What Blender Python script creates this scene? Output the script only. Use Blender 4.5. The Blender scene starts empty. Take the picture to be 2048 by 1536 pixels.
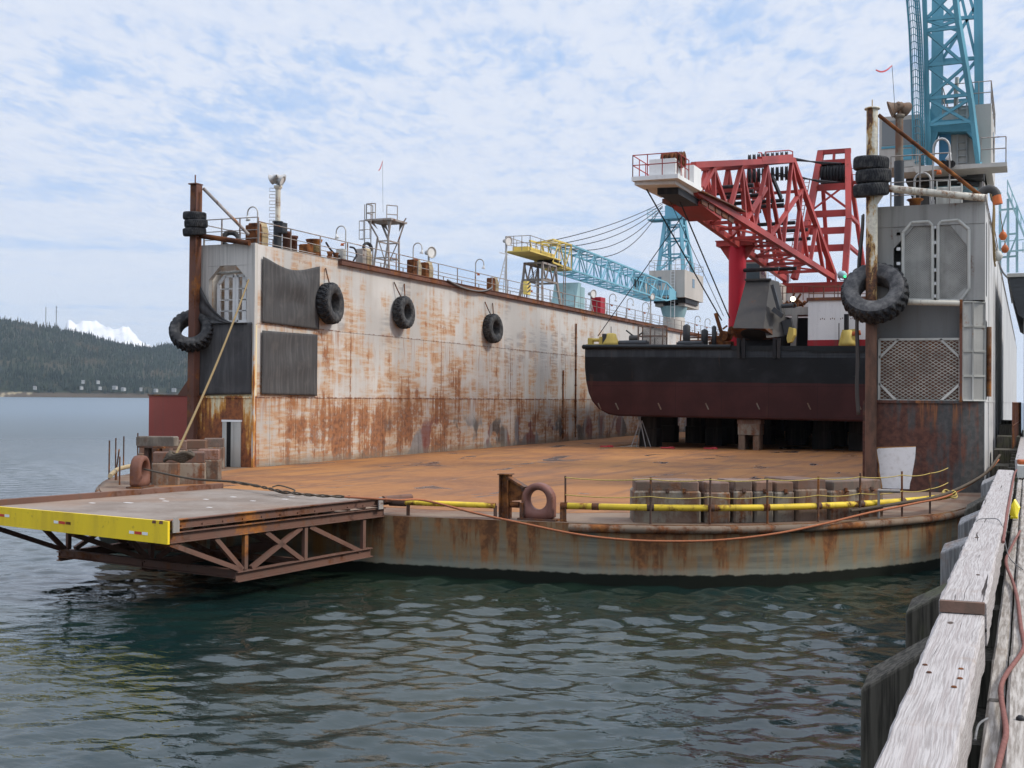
import bpy, bmesh, math, random
import numpy as np
from mathutils import Vector, Matrix
from math import radians, sin, cos, pi, tan, atan, sqrt
random.seed(7); RNG = np.random.default_rng(5)
sc = bpy.context.scene
COL = sc.collection

# ---------------------------------------------------------------- camera
F, CX, CY, CAMH = 2450.0, 1024.0, 768.0, 4.5
_p, _r, _t = atan(29/F), radians(0.45), atan(1033/F)
_f0 = np.array([-sin(_t), cos(_t), 0.0]); _r0 = np.array([cos(_t), sin(_t), 0.0]); _u0 = np.array([0, 0, 1.0])
FWD = _f0*cos(_p) + _u0*sin(_p); _up = _u0*cos(_p) - _f0*sin(_p)
RGT = _r0*cos(_r) + _up*sin(_r); UPV = _up*cos(_r) - _r0*sin(_r)
CAM = np.array([0, 0, CAMH])
cd = bpy.data.cameras.new('camera'); cam = bpy.data.objects.new('camera', cd); COL.objects.link(cam)
M3 = Matrix((RGT.tolist(), UPV.tolist(), (-FWD).tolist())).transposed()
cam.matrix_world = Matrix.Translation((0, 0, CAMH)) @ M3.to_4x4()
cd.sensor_width = 36; cd.lens = 36*F/2048; cd.clip_start = 0.1; cd.clip_end = 60000
sc.camera = cam
sc.render.resolution_x = 1024; sc.render.resolution_y = 768

# ---------------------------------------------------------------- sun, sky, exposure
SUN_EL, SUN_AZ = radians(42), radians(76)          # azimuth measured from +Y towards +X
sd = bpy.data.lights.new('sun', 'SUN'); sd.energy = 2.6; sd.angle = radians(11); sd.color = (1, .94, .85)
so = bpy.data.objects.new('sun', sd); COL.objects.link(so)
_sv = Vector((sin(SUN_AZ)*cos(SUN_EL), cos(SUN_AZ)*cos(SUN_EL), sin(SUN_EL)))
so.rotation_euler = _sv.to_track_quat('Z', 'Y').to_euler()
vs = sc.view_settings; vs.view_transform = 'Standard'; vs.look = 'None'; vs.exposure = 0.22; vs.gamma = 1
sc.cycles.max_bounces = 6; sc.cycles.diffuse_bounces = 3; sc.cycles.glossy_bounces = 3
sc.cycles.transparent_max_bounces = 8; sc.cycles.volume_bounces = 0
sc.cycles.caustics_reflective = False; sc.cycles.caustics_refractive = False

class G:                                            # small node-graph helper
    def __init__(s, tree): s.t = tree; s.t.nodes.clear()
    def n(s, ty, ins=(), **pr):
        nd = s.t.nodes.new(ty)
        for k, v in pr.items(): setattr(nd, k, v)
        for k, v in (ins.items() if isinstance(ins, dict) else enumerate(ins)):
            if v is None: continue
            if isinstance(v, bpy.types.NodeSocket): s.t.links.new(v, nd.inputs[k])
            else: nd.inputs[k].default_value = v
        return nd
    def m(s, op, a, b=None, c=None, clamp=False): return s.n('ShaderNodeMath', [a, b, c], operation=op, use_clamp=clamp).outputs[0]
    def add(s, a, b): return s.m('ADD', a, b)
    def mul(s, a, b): return s.m('MULTIPLY', a, b)
    def sub(s, a, b): return s.m('SUBTRACT', a, b)
    def mx(s, a, b): return s.m('MAXIMUM', a, b)
    def mn(s, a, b): return s.m('MINIMUM', a, b)
    def vm(s, op, a, b=None): return s.n('ShaderNodeVectorMath', [a, b], operation=op).outputs[0]
    def noise(s, v, scale=1.0, detail=4.0, rough=.55, dist=0.0):
        return s.n('ShaderNodeTexNoise', {'Vector': v, 'Scale': scale, 'Detail': detail, 'Roughness': rough, 'Distortion': dist}).outputs[0]
    def ramp(s, x, a, b, lo=0.0, hi=1.0, smooth=True):
        nd = s.n('ShaderNodeMapRange', {'Value': x, 'From Min': a, 'From Max': b, 'To Min': lo, 'To Max': hi}, interpolation_type='SMOOTHSTEP' if smooth else 'LINEAR', clamp=True)
        return nd.outputs[0]
    def mix(s, f, a, b, blend='MIX'):
        nd = s.t.nodes.new('ShaderNodeMix'); nd.data_type = 'RGBA'; nd.blend_type = blend
        for k, v in ((0, f), (6, a), (7, b)):
            if isinstance(v, bpy.types.NodeSocket): s.t.links.new(v, nd.inputs[k])
            elif k == 0: nd.inputs[0].default_value = v
            else: nd.inputs[k].default_value = tuple(v)[:3] + (1,)
        return nd.outputs[2]
    def xyz(s, v): nd = s.n('ShaderNodeSeparateXYZ', [v]); return nd.outputs[0], nd.outputs[1], nd.outputs[2]
    def cxyz(s, x, y, z): return s.n('ShaderNodeCombineXYZ', [x, y, z]).outputs[0]
    def pos(s): return s.n('ShaderNodeNewGeometry').outputs['Position']
    def scl(s, v, k): return s.vm('MULTIPLY', v, k)

W = bpy.data.worlds.new('World'); sc.world = W; W.use_nodes = True
g = G(W.node_tree)
sky = g.n('ShaderNodeTexSky', sky_type='NISHITA', sun_disc=False, sun_elevation=SUN_EL, sun_rotation=SUN_AZ, air_density=1.0, dust_density=1.0, ozone_density=1.6)
dirv = g.vm('NORMALIZE', g.n('ShaderNodeTexCoord').outputs['Generated'])
dx, dy, dz = g.xyz(dirv)
dzc = g.add(g.mx(dz, 0.0), 0.035)
px, py = g.m('DIVIDE', dx, dzc), g.m('DIVIDE', dy, dzc)
# cloud deck on a plane overhead; axes turned so the rows of puffs run across the view
ca, sa = cos(radians(20)), sin(radians(20))
qx = g.add(g.mul(px, ca), g.mul(py, sa)); qy = g.sub(g.mul(py, ca), g.mul(px, sa))
q = g.cxyz(qx, qy, 0.0)
big = g.noise(g.scl(q, (.30, .75, 1)), 1.0, 3, .5, .6)
mid = g.noise(g.scl(q, (4.2, 2.6, 1)), 1.0, 3, .55, .6)
fin = g.noise(g.scl(q, (19.0, 8.5, 1)), 1.0, 5, .58, .4)
up_f = g.ramp(dz, .11, .25)
cov = g.add(g.add(g.mul(big, 1.05), -.03), g.add(g.mul(g.sub(mid, .5), g.add(.45, g.mul(up_f, .4))), g.mul(g.mul(g.sub(fin, .5), g.add(.12, g.mul(up_f, .75))), 1.0)))
cov = g.add(cov, g.ramp(dz, 0.0, .12, .16, 0.0))
cf = g.ramp(cov, .13, .57)
skyc = g.mix(1.0, sky.outputs[0], (.10, .10, .10), 'MULTIPLY')
skyc = g.mix(.85, skyc, (.41, .57, .85))
shade = g.ramp(g.add(g.mul(fin, .5), g.mul(mid, .5)), .35, .65)
cloudc = g.mix(shade, (.60, .665, .80), (.68, .725, .82))
hor = g.ramp(dz, -.01, .20)
cloudc = g.mix(hor, (.62, .69, .80), cloudc)
colr = g.mix(g.mul(cf, .95), skyc, cloudc)
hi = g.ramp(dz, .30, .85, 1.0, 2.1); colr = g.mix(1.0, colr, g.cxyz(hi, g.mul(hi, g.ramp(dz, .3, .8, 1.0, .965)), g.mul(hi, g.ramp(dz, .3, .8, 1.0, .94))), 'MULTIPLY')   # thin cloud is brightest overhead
colr = g.mix(g.ramp(dz, -.02, 0.0), (.45, .52, .60), colr)
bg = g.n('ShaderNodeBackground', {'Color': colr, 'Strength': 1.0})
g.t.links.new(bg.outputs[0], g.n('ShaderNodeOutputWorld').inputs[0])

# ---------------------------------------------------------------- geometry helpers
def ray(x, y): return FWD + RGT*(x-CX)/F - UPV*(y-CY)/F       # direction through a photo pixel (2048 x 1536)
def onz(x, y, z): d = ray(x, y); return CAM + d*((z-CAMH)/d[2])
def onx(x, y, X): d = ray(x, y); return CAM + d*(X/d[0])
def ony(x, y, Y): d = ray(x, y); return CAM + d*(Y/d[1])
def V(*a): return np.array(a, float)
def lerp(a, b, t): return np.asarray(a, float)*(1-t) + np.asarray(b, float)*t

class MB:                                           # mesh builder, world coordinates
    def __init__(s): s.v = []; s.f = []; s.sm = []; s.mi = []; s.cur = 0
    def add(s, vs, fs, smooth=False):
        o = len(s.v); s.v += [tuple(map(float, p)) for p in vs]
        for f in fs: s.f.append(tuple(i+o for i in f)); s.sm.append(smooth); s.mi.append(s.cur)
        return s
    def box(s, a, b):
        x0, y0, z0 = (min(a[i], b[i]) for i in range(3)); x1, y1, z1 = (max(a[i], b[i]) for i in range(3))
        return s.add([(x0,y0,z0),(x1,y0,z0),(x1,y1,z0),(x0,y1,z0),(x0,y0,z1),(x1,y0,z1),(x1,y1,z1),(x0,y1,z1)],
                     [(0,3,2,1),(4,5,6,7),(0,1,5,4),(1,2,6,5),(2,3,7,6),(3,0,4,7)])
    def cbox(s, c, size, rz=0.0, bev=0.0):          # box centred in plan, standing on c.z
        hx, hy, h = size[0]/2, size[1]/2, size[2]
        if bev:
            b = bev; ring = [(-hx+b,-hy),(hx-b,-hy),(hx,-hy+b),(hx,hy-b),(hx-b,hy),(-hx+b,hy),(-hx,hy-b),(-hx,-hy+b)]
        else: ring = [(-hx,-hy),(hx,-hy),(hx,hy),(-hx,hy)]
        R = [(c[0]+x*cos(rz)-y*sin(rz), c[1]+x*sin(rz)+y*cos(rz)) for x, y in ring]
        if bev:
            cc = (c[0], c[1]); k = 1-bev/max(hx, hy)
            R2 = [(cc[0]+(x-cc[0])*k, cc[1]+(y-cc[1])*k) for x, y in R]
            n = len(R); vs = [(x, y, c[2]) for x, y in R] + [(x, y, c[2]+h-bev) for x, y in R] + [(x, y, c[2]+h) for x, y in R2]
            fs = [tuple(range(n-1, -1, -1)), tuple(range(2*n, 3*n))]
            for k2 in range(2): fs += [(k2*n+i, k2*n+(i+1) % n, (k2+1)*n+(i+1) % n, (k2+1)*n+i) for i in range(n)]
            return s.add(vs, fs)
        return s.prism(R, c[2], c[2]+h)
    def prism(s, poly, z0, z1):                     # plan polygon extruded in z
        n = len(poly); A = sum(poly[i][0]*poly[(i+1)%n][1]-poly[(i+1)%n][0]*poly[i][1] for i in range(n))
        if A < 0: poly = poly[::-1]
        vs = [(x, y, z0) for x, y in poly] + [(x, y, z1) for x, y in poly]
        return s.add(vs, [tuple(range(n-1, -1, -1)), tuple(range(n, 2*n))] + [(i, (i+1) % n, n+(i+1) % n, n+i) for i in range(n)])
    def extr(s, pts, d):                            # any planar polygon extruded along d
        n = len(pts); P = [np.asarray(p, float) for p in pts]; d = np.asarray(d, float)
        nn = sum(np.cross(P[i]-P[0], P[(i+1) % n]-P[0]) for i in range(n))
        if nn @ d < 0: P = P[::-1]
        return s.add(P+[p+d for p in P], [tuple(range(n-1, -1, -1)), tuple(range(n, 2*n))] + [(i, (i+1) % n, n+(i+1) % n, n+i) for i in range(n)])
    def beam(s, p, q, w, h=None, up=(0, 0, 1)):     # rectangular bar
        h = h or w; p = np.asarray(p, float); q = np.asarray(q, float); d = q-p; L = np.linalg.norm(d)
        if L < 1e-6: return s
        d /= L; up = np.asarray(up, float)
        if abs(d @ up) > .98: up = V(0, 1, 0)
        a = np.cross(d, up); a /= np.linalg.norm(a); b = np.cross(a, d)
        c = [a*w/2+b*h/2, -a*w/2+b*h/2, -a*w/2-b*h/2, a*w/2-b*h/2]
        return s.add([p+k for k in c]+[q+k for k in c], [(0,1,2,3),(7,6,5,4)]+[(i, 4+i, 4+(i+1) % 4, (i+1) % 4) for i in range(4)])
    def ibeam(s, p, q, w, h, t=.03, up=(0, 0, 1)):
        p = np.asarray(p, float); q = np.asarray(q, float); d = (q-p)/np.linalg.norm(q-p); up = np.asarray(up, float)
        if abs(d @ up) > .98: up = V(0, 1, 0)
        a = np.cross(d, up); a /= np.linalg.norm(a); b = np.cross(a, d)
        s.beam(p+b*(h/2-t/2), q+b*(h/2-t/2), w, t, b); s.beam(p-b*(h/2-t/2), q-b*(h/2-t/2), w, t, b)
        return s.beam(p, q, t, h-2*t-.004, b)
    def tube(s, p, q, r, n=8, r2=None, caps=True):
        p = np.asarray(p, float); q = np.asarray(q, float); r2 = r if r2 is None else r2
        d = q-p; L = np.linalg.norm(d)
        if L < 1e-6: return s
        d /= L; up = V(0, 0, 1) if abs(d[2]) < .95 else V(0, 1, 0)
        a = np.cross(d, up); a /= np.linalg.norm(a); b = np.cross(d, a)
        A = [(cos(2*pi*i/n), sin(2*pi*i/n)) for i in range(n)]
        s.add([p+(a*x+b*y)*r for x, y in A]+[q+(a*x+b*y)*r2 for x, y in A], [(i, (i+1) % n, n+(i+1) % n, n+i) for i in range(n)], True)
        if caps:
            s.add([p+(a*x+b*y)*r for x, y in A], [tuple(range(n-1, -1, -1))]); s.add([q+(a*x+b*y)*r2 for x, y in A], [tuple(range(n))])
        return s
    def path(s, pts, r, n=6, closed=False):         # tube along points
        P = [np.asarray(p, float) for p in pts]; m = len(P); vs = []; pa = None
        for i in range(m):
            d = (P[(i+1) % m]-P[i-1]) if closed else (P[min(i+1, m-1)]-P[max(i-1, 0)])
            d = d/(np.linalg.norm(d)+1e-9)
            up = V(0, 0, 1) if abs(d[2]) < .9 else V(0, 1, 0)
            if pa is None: a = np.cross(d, up)
            else: a = pa - d*(pa @ d)
            a /= np.linalg.norm(a)+1e-9; pa = a; b = np.cross(d, a)
            ri = r[i] if hasattr(r, '__len__') else r
            vs += [P[i]+(a*cos(2*pi*k/n)+b*sin(2*pi*k/n))*ri for k in range(n)]
        fs = [(i*n+k, i*n+(k+1) % n, ((i+1) % m)*n+(k+1) % n, ((i+1) % m)*n+k) for i in range(m if closed else m-1) for k in range(n)]
        s.add(vs, fs, True)
        if not closed: s.add(vs[:n], [tuple(range(n-1, -1, -1))]); s.add(vs[-n:], [tuple(range(n))])
        return s
    def lathe(s, prof, c, axis=(0, 0, 1), n=20, closed=False, mod=None):   # profile (radius, height)
        ax = np.asarray(axis, float); ax /= np.linalg.norm(ax); up = V(0, 0, 1) if abs(ax[2]) < .9 else V(1, 0, 0)
        a = np.cross(up, ax); a /= np.linalg.norm(a); b = np.cross(ax, a); c = np.asarray(c, float); m = len(prof); vs = []
        for i in range(n):
            t = 2*pi*i/n
            for j, (r, h) in enumerate(prof):
                if mod: r, h = mod(i, j, r, h)
                vs.append(c+(a*cos(t)+b*sin(t))*r+ax*h)
        jj = m if closed else m-1
        return s.add(vs, [(i*m+j, ((i+1) % n)*m+j, ((i+1) % n)*m+(j+1) % m, i*m+(j+1) % m) for i in range(n) for j in range(jj)], True)
    def grid(s, fn, nu, nv, smooth=True):
        vs = [fn(i/nu, j/nv) for i in range(nu+1) for j in range(nv+1)]
        return s.add(vs, [(i*(nv+1)+j, (i+1)*(nv+1)+j, (i+1)*(nv+1)+j+1, i*(nv+1)+j+1) for i in range(nu) for j in range(nv)], smooth)
    def build(s, name, mats, parent=None, loc=None, fix=True):
        o0 = np.array(loc if loc is not None else (wloc(parent) if parent is not None else (0, 0, 0)), float)
        me = bpy.data.meshes.new(name); me.from_pydata([tuple(np.array(p)-o0) for p in s.v], [], s.f)
        me.polygons.foreach_set('use_smooth', s.sm)
        if not isinstance(mats, (list, tuple)): mats = [mats]
        for m in mats: me.materials.append(m)
        if len(mats) > 1: me.polygons.foreach_set('material_index', s.mi)
        if fix:
            bm = bmesh.new(); bm.from_mesh(me); bmesh.ops.recalc_face_normals(bm, faces=bm.faces); bm.to_mesh(me); bm.free()
        me.update()
        o = bpy.data.objects.new(name, me); COL.objects.link(o)
        if parent is not None: o.parent = parent; o.location = tuple(o0-wloc(parent))
        else: o.location = tuple(o0)
        return o
def wloc(o):
    p = np.array(o.location, float)
    while o.parent is not None: o = o.parent; p = p+np.array(o.location, float)
    return p
def tag(o, label=None, cat=None, group=None, kind=None):
    for k, v in (('label', label), ('category', cat), ('group', group), ('kind', kind)):
        if v: o[k] = v
    return o
def thing(name, loc, label, cat, group=None):
    o = bpy.data.objects.new(name, None); COL.objects.link(o); o.location = tuple(float(c) for c in loc); o.empty_display_size = .3
    return tag(o, label, cat, group)
def copy_tree(o, parent=None):
    c = o.copy(); COL.objects.link(c); c.parent = parent
    if parent is not None: c.matrix_parent_inverse = o.matrix_parent_inverse.copy()
    for ch in [x for x in COL.objects if x.parent is o]: copy_tree(ch, c)
    return c
def dup(o, loc, label, rz=None, scale=None):
    c = copy_tree(o); c.location = tuple(float(k) for k in loc); c['label'] = label
    if rz is not None: c.rotation_euler.z = rz
    if scale: c.scale = (scale,)*3
    return c
def sag(p, q, drop, n=14):
    return [lerp(p, q, t)-V(0, 0, 4*drop*t*(1-t)) for t in np.linspace(0, 1, n)]
def smooth_path(pts, k=6):
    P = [np.asarray(p, float) for p in pts]; out = []
    for i in range(len(P)-1):
        p0, p1, p2, p3 = P[max(i-1, 0)], P[i], P[i+1], P[min(i+2, len(P)-1)]
        for t in np.linspace(0, 1, k, endpoint=False):
            out.append(.5*((2*p1)+(-p0+p2)*t+(2*p0-5*p1+4*p2-p3)*t*t+(-p0+3*p1-3*p2+p3)*t**3))
    return out+[P[-1]]

# ---------------------------------------------------------------- materials
MAT = {}
def new(name):
    m = bpy.data.materials.new(name); m.use_nodes = True; MAT[name] = m
    return m, G(m.node_tree)
def finish(g, col, rough=.6, metal=0.0, bump=None, bstr=.3, bdist=.02, spec=.2, alpha=None):
    p = g.n('ShaderNodeBsdfPrincipled')
    for k, v in (('Base Color', col), ('Roughness', rough), ('Metallic', metal), ('Specular IOR Level', spec), ('Alpha', alpha)):
        if v is None: continue
        if isinstance(v, bpy.types.NodeSocket): g.t.links.new(v, p.inputs[k])
        else: p.inputs[k].default_value = (tuple(v)+(1,))[:4] if k == 'Base Color' else v
    if bump is not None:
        b = g.n('ShaderNodeBump', {'Strength': bstr, 'Distance': bdist, 'Height': bump})
        g.t.links.new(b.outputs[0], p.inputs['Normal'])
    g.t.links.new(p.outputs[0], g.n('ShaderNodeOutputMaterial').inputs[0])
RUST_D, RUST_M, RUST_O = (.055, .022, .012), (.16, .058, .022), (.34, .135, .035)
def rustcol(g, p):
    a = g.noise(p, 2.6, 6, .65); b = g.noise(p, .7, 4, .6)
    return g.mix(g.ramp(b, .45, .68), g.mix(g.ramp(a, .35, .62), RUST_D, RUST_M), g.mix(g.ramp(a, .3, .6), RUST_M, RUST_O))
def weathered(name, col, rust=.25, streak=.5, var=.25, rough=.55, scale=1.0, bump=.25, dirt=(.10, .085, .07), dirt_amt=.35, metal=0.0, spec=.2):
    m, g = new(name); p = g.pos()
    if scale != 1: p = g.scl(p, (scale,)*3)
    n1 = g.noise(p, .9, 7, .62); n3 = g.noise(p, 9.0, 5, .6)
    ns = g.noise(g.scl(p, (3.2, 3.2, .16)), 1.0, 5, .6); nl = g.noise(p, .23, 3, .5)
    k = g.add(g.add(g.mul(n1, .55*(1-streak)+.25), g.mul(ns, .75*streak)), g.add(g.mul(n3, .18), g.mul(nl, .25)))
    tot = .55*(1-streak)+.25+.75*streak+.18+.25
    th = tot*(.5+.16*(1-2*rust))
    msk = g.ramp(k, th-.035*tot, th+.05*tot)
    c = g.mix(g.ramp(nl, .35, .65), [x*(1-var) for x in col], [min(1, x*(1+var*.6)) for x in col])
    c = g.mix(g.mul(g.ramp(ns, .48, .72), dirt_amt), c, dirt)
    c = g.mix(g.mul(g.ramp(n3, .55, .75), .25), c, [x*.55 for x in col])
    c = g.mix(msk, c, rustcol(g, p)) if rust > 0 else c
    if name in ('concrete', 'block_wood'):
        rv = g.n('ShaderNodeObjectInfo').outputs['Random']; sv = g.noise(g.scl(p, (1.5, 1.5, .6)), 1.3, 5, .65); c = g.mix(g.mul(g.ramp(sv, .42, .6), .75), c, g.mix(g.ramp(rv, .35, .65), (.15, .07, .042), (.085, .078, .065)))
        c = g.mix(g.ramp(rv, 0, 1, 0, .5), c, g.mix(g.ramp(rv, .5, .8), (.16, .155, .135), (.19, .10, .06)))
    finish(g, c, g.add(rough, g.mul(msk, .25)) if rust > 0 else rough, metal, g.add(n3, g.mul(msk, .6)) if rust > 0 else n3, bump, .01, spec)
    return m
def rope_mat(name, col):
    m, g = new(name); p = g.pos(); n = g.noise(p, 22, 3); w = g.noise(p, 3, 3)
    finish(g, g.mix(n, [x*.5 for x in col], [x*1.2 for x in col]), .85, 0, n, .6, .01, .1); return m

weathered('white_paint', (.62, .60, .56), rust=.20, streak=.6, scale=.8)
weathered('clean_white', (.74, .74, .72), rust=.05, streak=.5, var=.08, dirt_amt=.12)
weathered('rusted_steel', (.13, .065, .04), rust=.75, streak=.4, var=.3, rough=.8, bump=.5, dirt_amt=.2)
weathered('brown_steel', (.15, .07, .05), rust=.45, streak=.5, var=.25, rough=.7, bump=.3)
weathered('truss_steel', (.16, .085, .062), rust=.4, streak=.2, var=.2, rough=.75, bump=.3)
weathered('post_paint', (.62, .58, .48), rust=.36, streak=.55, scale=1.6, bump=.5)
weathered('red_plate', (.34, .085, .065), rust=.14, streak=.5, var=.18, dirt_amt=.2)
weathered('grey_steel', (.36, .352, .325), rust=.26, streak=.5, var=.3, dirt=(.08, .075, .07))
weathered('end_grey', (.13, .13, .125), rust=.2, streak=.6)
weathered('dark_steel', (.05, .055, .06), rust=.15, streak=.4)
weathered('frame_grey', (.50, .495, .45), rust=.15, streak=.6, scale=1.2)
weathered('galvanised', (.42, .41, .39), rust=.18, streak=.4, scale=2.0, metal=.3, rough=.5)
weathered('rail_steel', (.30, .27, .245), rust=.35, streak=.3, scale=2.5)
weathered('crane_red', (.36, .055, .048), rust=.22, streak=.4, var=.3, rough=.5, dirt_amt=.2)
weathered('king_red', (.42, .016, .03), rust=.10, streak=.5, var=.15, rough=.42, dirt_amt=.2)
weathered('crane_dark', (.018, .018, .02), rust=.05, streak=.3)
weathered('crane_blue', (.12, .33, .42), rust=.12, streak=.5, var=.25, rough=.5, dirt_amt=.15)
weathered('pale_blue', (.30, .47, .50), rust=.06, streak=.6, var=.15, dirt_amt=.2)
weathered('far_boom_blue', (.17, .40, .50), rust=.02, streak=.3, var=.1, dirt_amt=.05)
weathered('crane_house', (.46, .43, .385), rust=.08, streak=.6, var=.1, dirt_amt=.2)
weathered('yellow_paint', (.62, .46, .03), rust=.2, streak=.4, scale=1.5, dirt_amt=.35)
weathered('yellow_pipe', (.66, .47, .04), rust=.36, streak=.0, scale=1.3, dirt_amt=.2)
weathered('yellow_rim', (.42, .21, .07), rust=.3, streak=.2)
weathered('yellow_crane', (.60, .46, .12), rust=.12, streak=.4, dirt_amt=.2)
weathered('hull_black', (.011, .013, .014), rust=.0, streak=.4, rough=.4, dirt=(.03, .03, .03), bump=.08)
weathered('hull_grey', (.036, .042, .048), rust=.03, streak=.5, rough=.45, dirt=(.06, .06, .06), bump=.08)
weathered('hull_red', (.062, .016, .014), rust=.0, streak=.3, rough=.55, bump=.08)
weathered('cage_steel', (.20, .15, .12), rust=.4, streak=.2, scale=2)
weathered('house_red', (.32, .025, .03), rust=.05, streak=.5)
weathered('dark_box', (.058, .055, .052), rust=.08, streak=.4, rough=.6)
weathered('shaded_block', (.022, .02, .018), rust=.0, streak=.3, scale=1.5, rough=.9, bump=.5)  # shade under the barge is put into this block colour
weathered('concrete', (.25, .215, .17), rust=.44, streak=.6, var=.25, scale=1.5, rough=.85, bump=.5, dirt=(.12, .11, .10), dirt_amt=.6)
weathered('block_wood', (.20, .125, .10), rust=.30, streak=.1, var=.45, scale=2.5, rough=.9, bump=.7)
weathered('iron', (.10, .06, .045), rust=.5, streak=.2, scale=2, rough=.7)
weathered('chock_red', (.19, .085, .065), rust=.35, streak=.4, scale=2, rough=.5, bump=.3)
weathered('tan_hose', (.36, .29, .19), rust=.0, streak=.2, rough=.8)
weathered('orange_paint', (.5, .13, .04), rust=.1, streak=.2)
weathered('roof_dark', (.05, .055, .06), rust=.05, streak=.5)
weathered('ladder_alu', (.4, .4, .4), rust=.05, streak=.2)
rope_mat('rope_tan', (.25, .18, .09)); rope_mat('rope_orange', (.40, .15, .075)); rope_mat('rope_dark', (.10, .08, .06))
rope_mat('line_yellow', (.5, .38, .12)); rope_mat('wire', (.045, .045, .05)); rope_mat('hose_red', (.22, .10, .085)); rope_mat('cable_grey', (.2, .2, .2))
rope_mat('rope_pale', (.42, .33, .2))

def m_rubber():
    m, g = new('rubber'); p = g.pos(); n = g.noise(p, 5, 6, .65); f = g.noise(p, 30, 3)
    c = g.mix(g.ramp(n, .42, .7), (.014, .015, .018), (.062, .062, .060)); finish(g, c, .75, 0, f, .25, .01, .3)
m_rubber()
def m_rubber_grey():
    m, g = new('rubber_grey'); p = g.pos(); n = g.noise(p, 4, 6, .65); f = g.noise(p, 30, 3)
    c = g.mix(g.ramp(n, .35, .7), (.05, .05, .052), (.14, .135, .13)); finish(g, c, .85, 0, f, .25, .01, .2)
m_rubber_grey()

def m_rubber_mid():
    m, g = new('rubber_mid'); p = g.pos(); n = g.noise(p, 4, 6, .65); f = g.noise(p, 30, 3)
    c = g.mix(g.ramp(n, .38, .7), (.026, .027, .029), (.085, .083, .08)); finish(g, c, .8, 0, f, .25, .01, .25)
m_rubber_mid()
weathered('rusted_pipe', (.30, .16, .09), rust=.6, streak=.2, scale=1.5, rough=.8)
weathered('rub_rail_paint', (.19, .14, .10), rust=.45, streak=.3, scale=1.6, rough=.8)

def m_tarp():
    m, g = new('tarp'); p = g.pos(); x, y, z = g.xyz(p)
    n = g.noise(p, 1.4, 5, .6); s = g.noise(g.scl(p, (4, 4, .25)), 1.5, 4); w = g.noise(p, 60, 2)
    c = g.mix(g.ramp(s, .4, .7), (.060, .059, .060), (.088, .086, .085)); c = g.mix(g.mul(g.ramp(n, .5, .75), .5), c, (.115, .11, .105))
    finish(g, c, .85, 0, g.add(w, g.mul(n, 2)), .3, .01, .15)
m_tarp()

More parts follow.
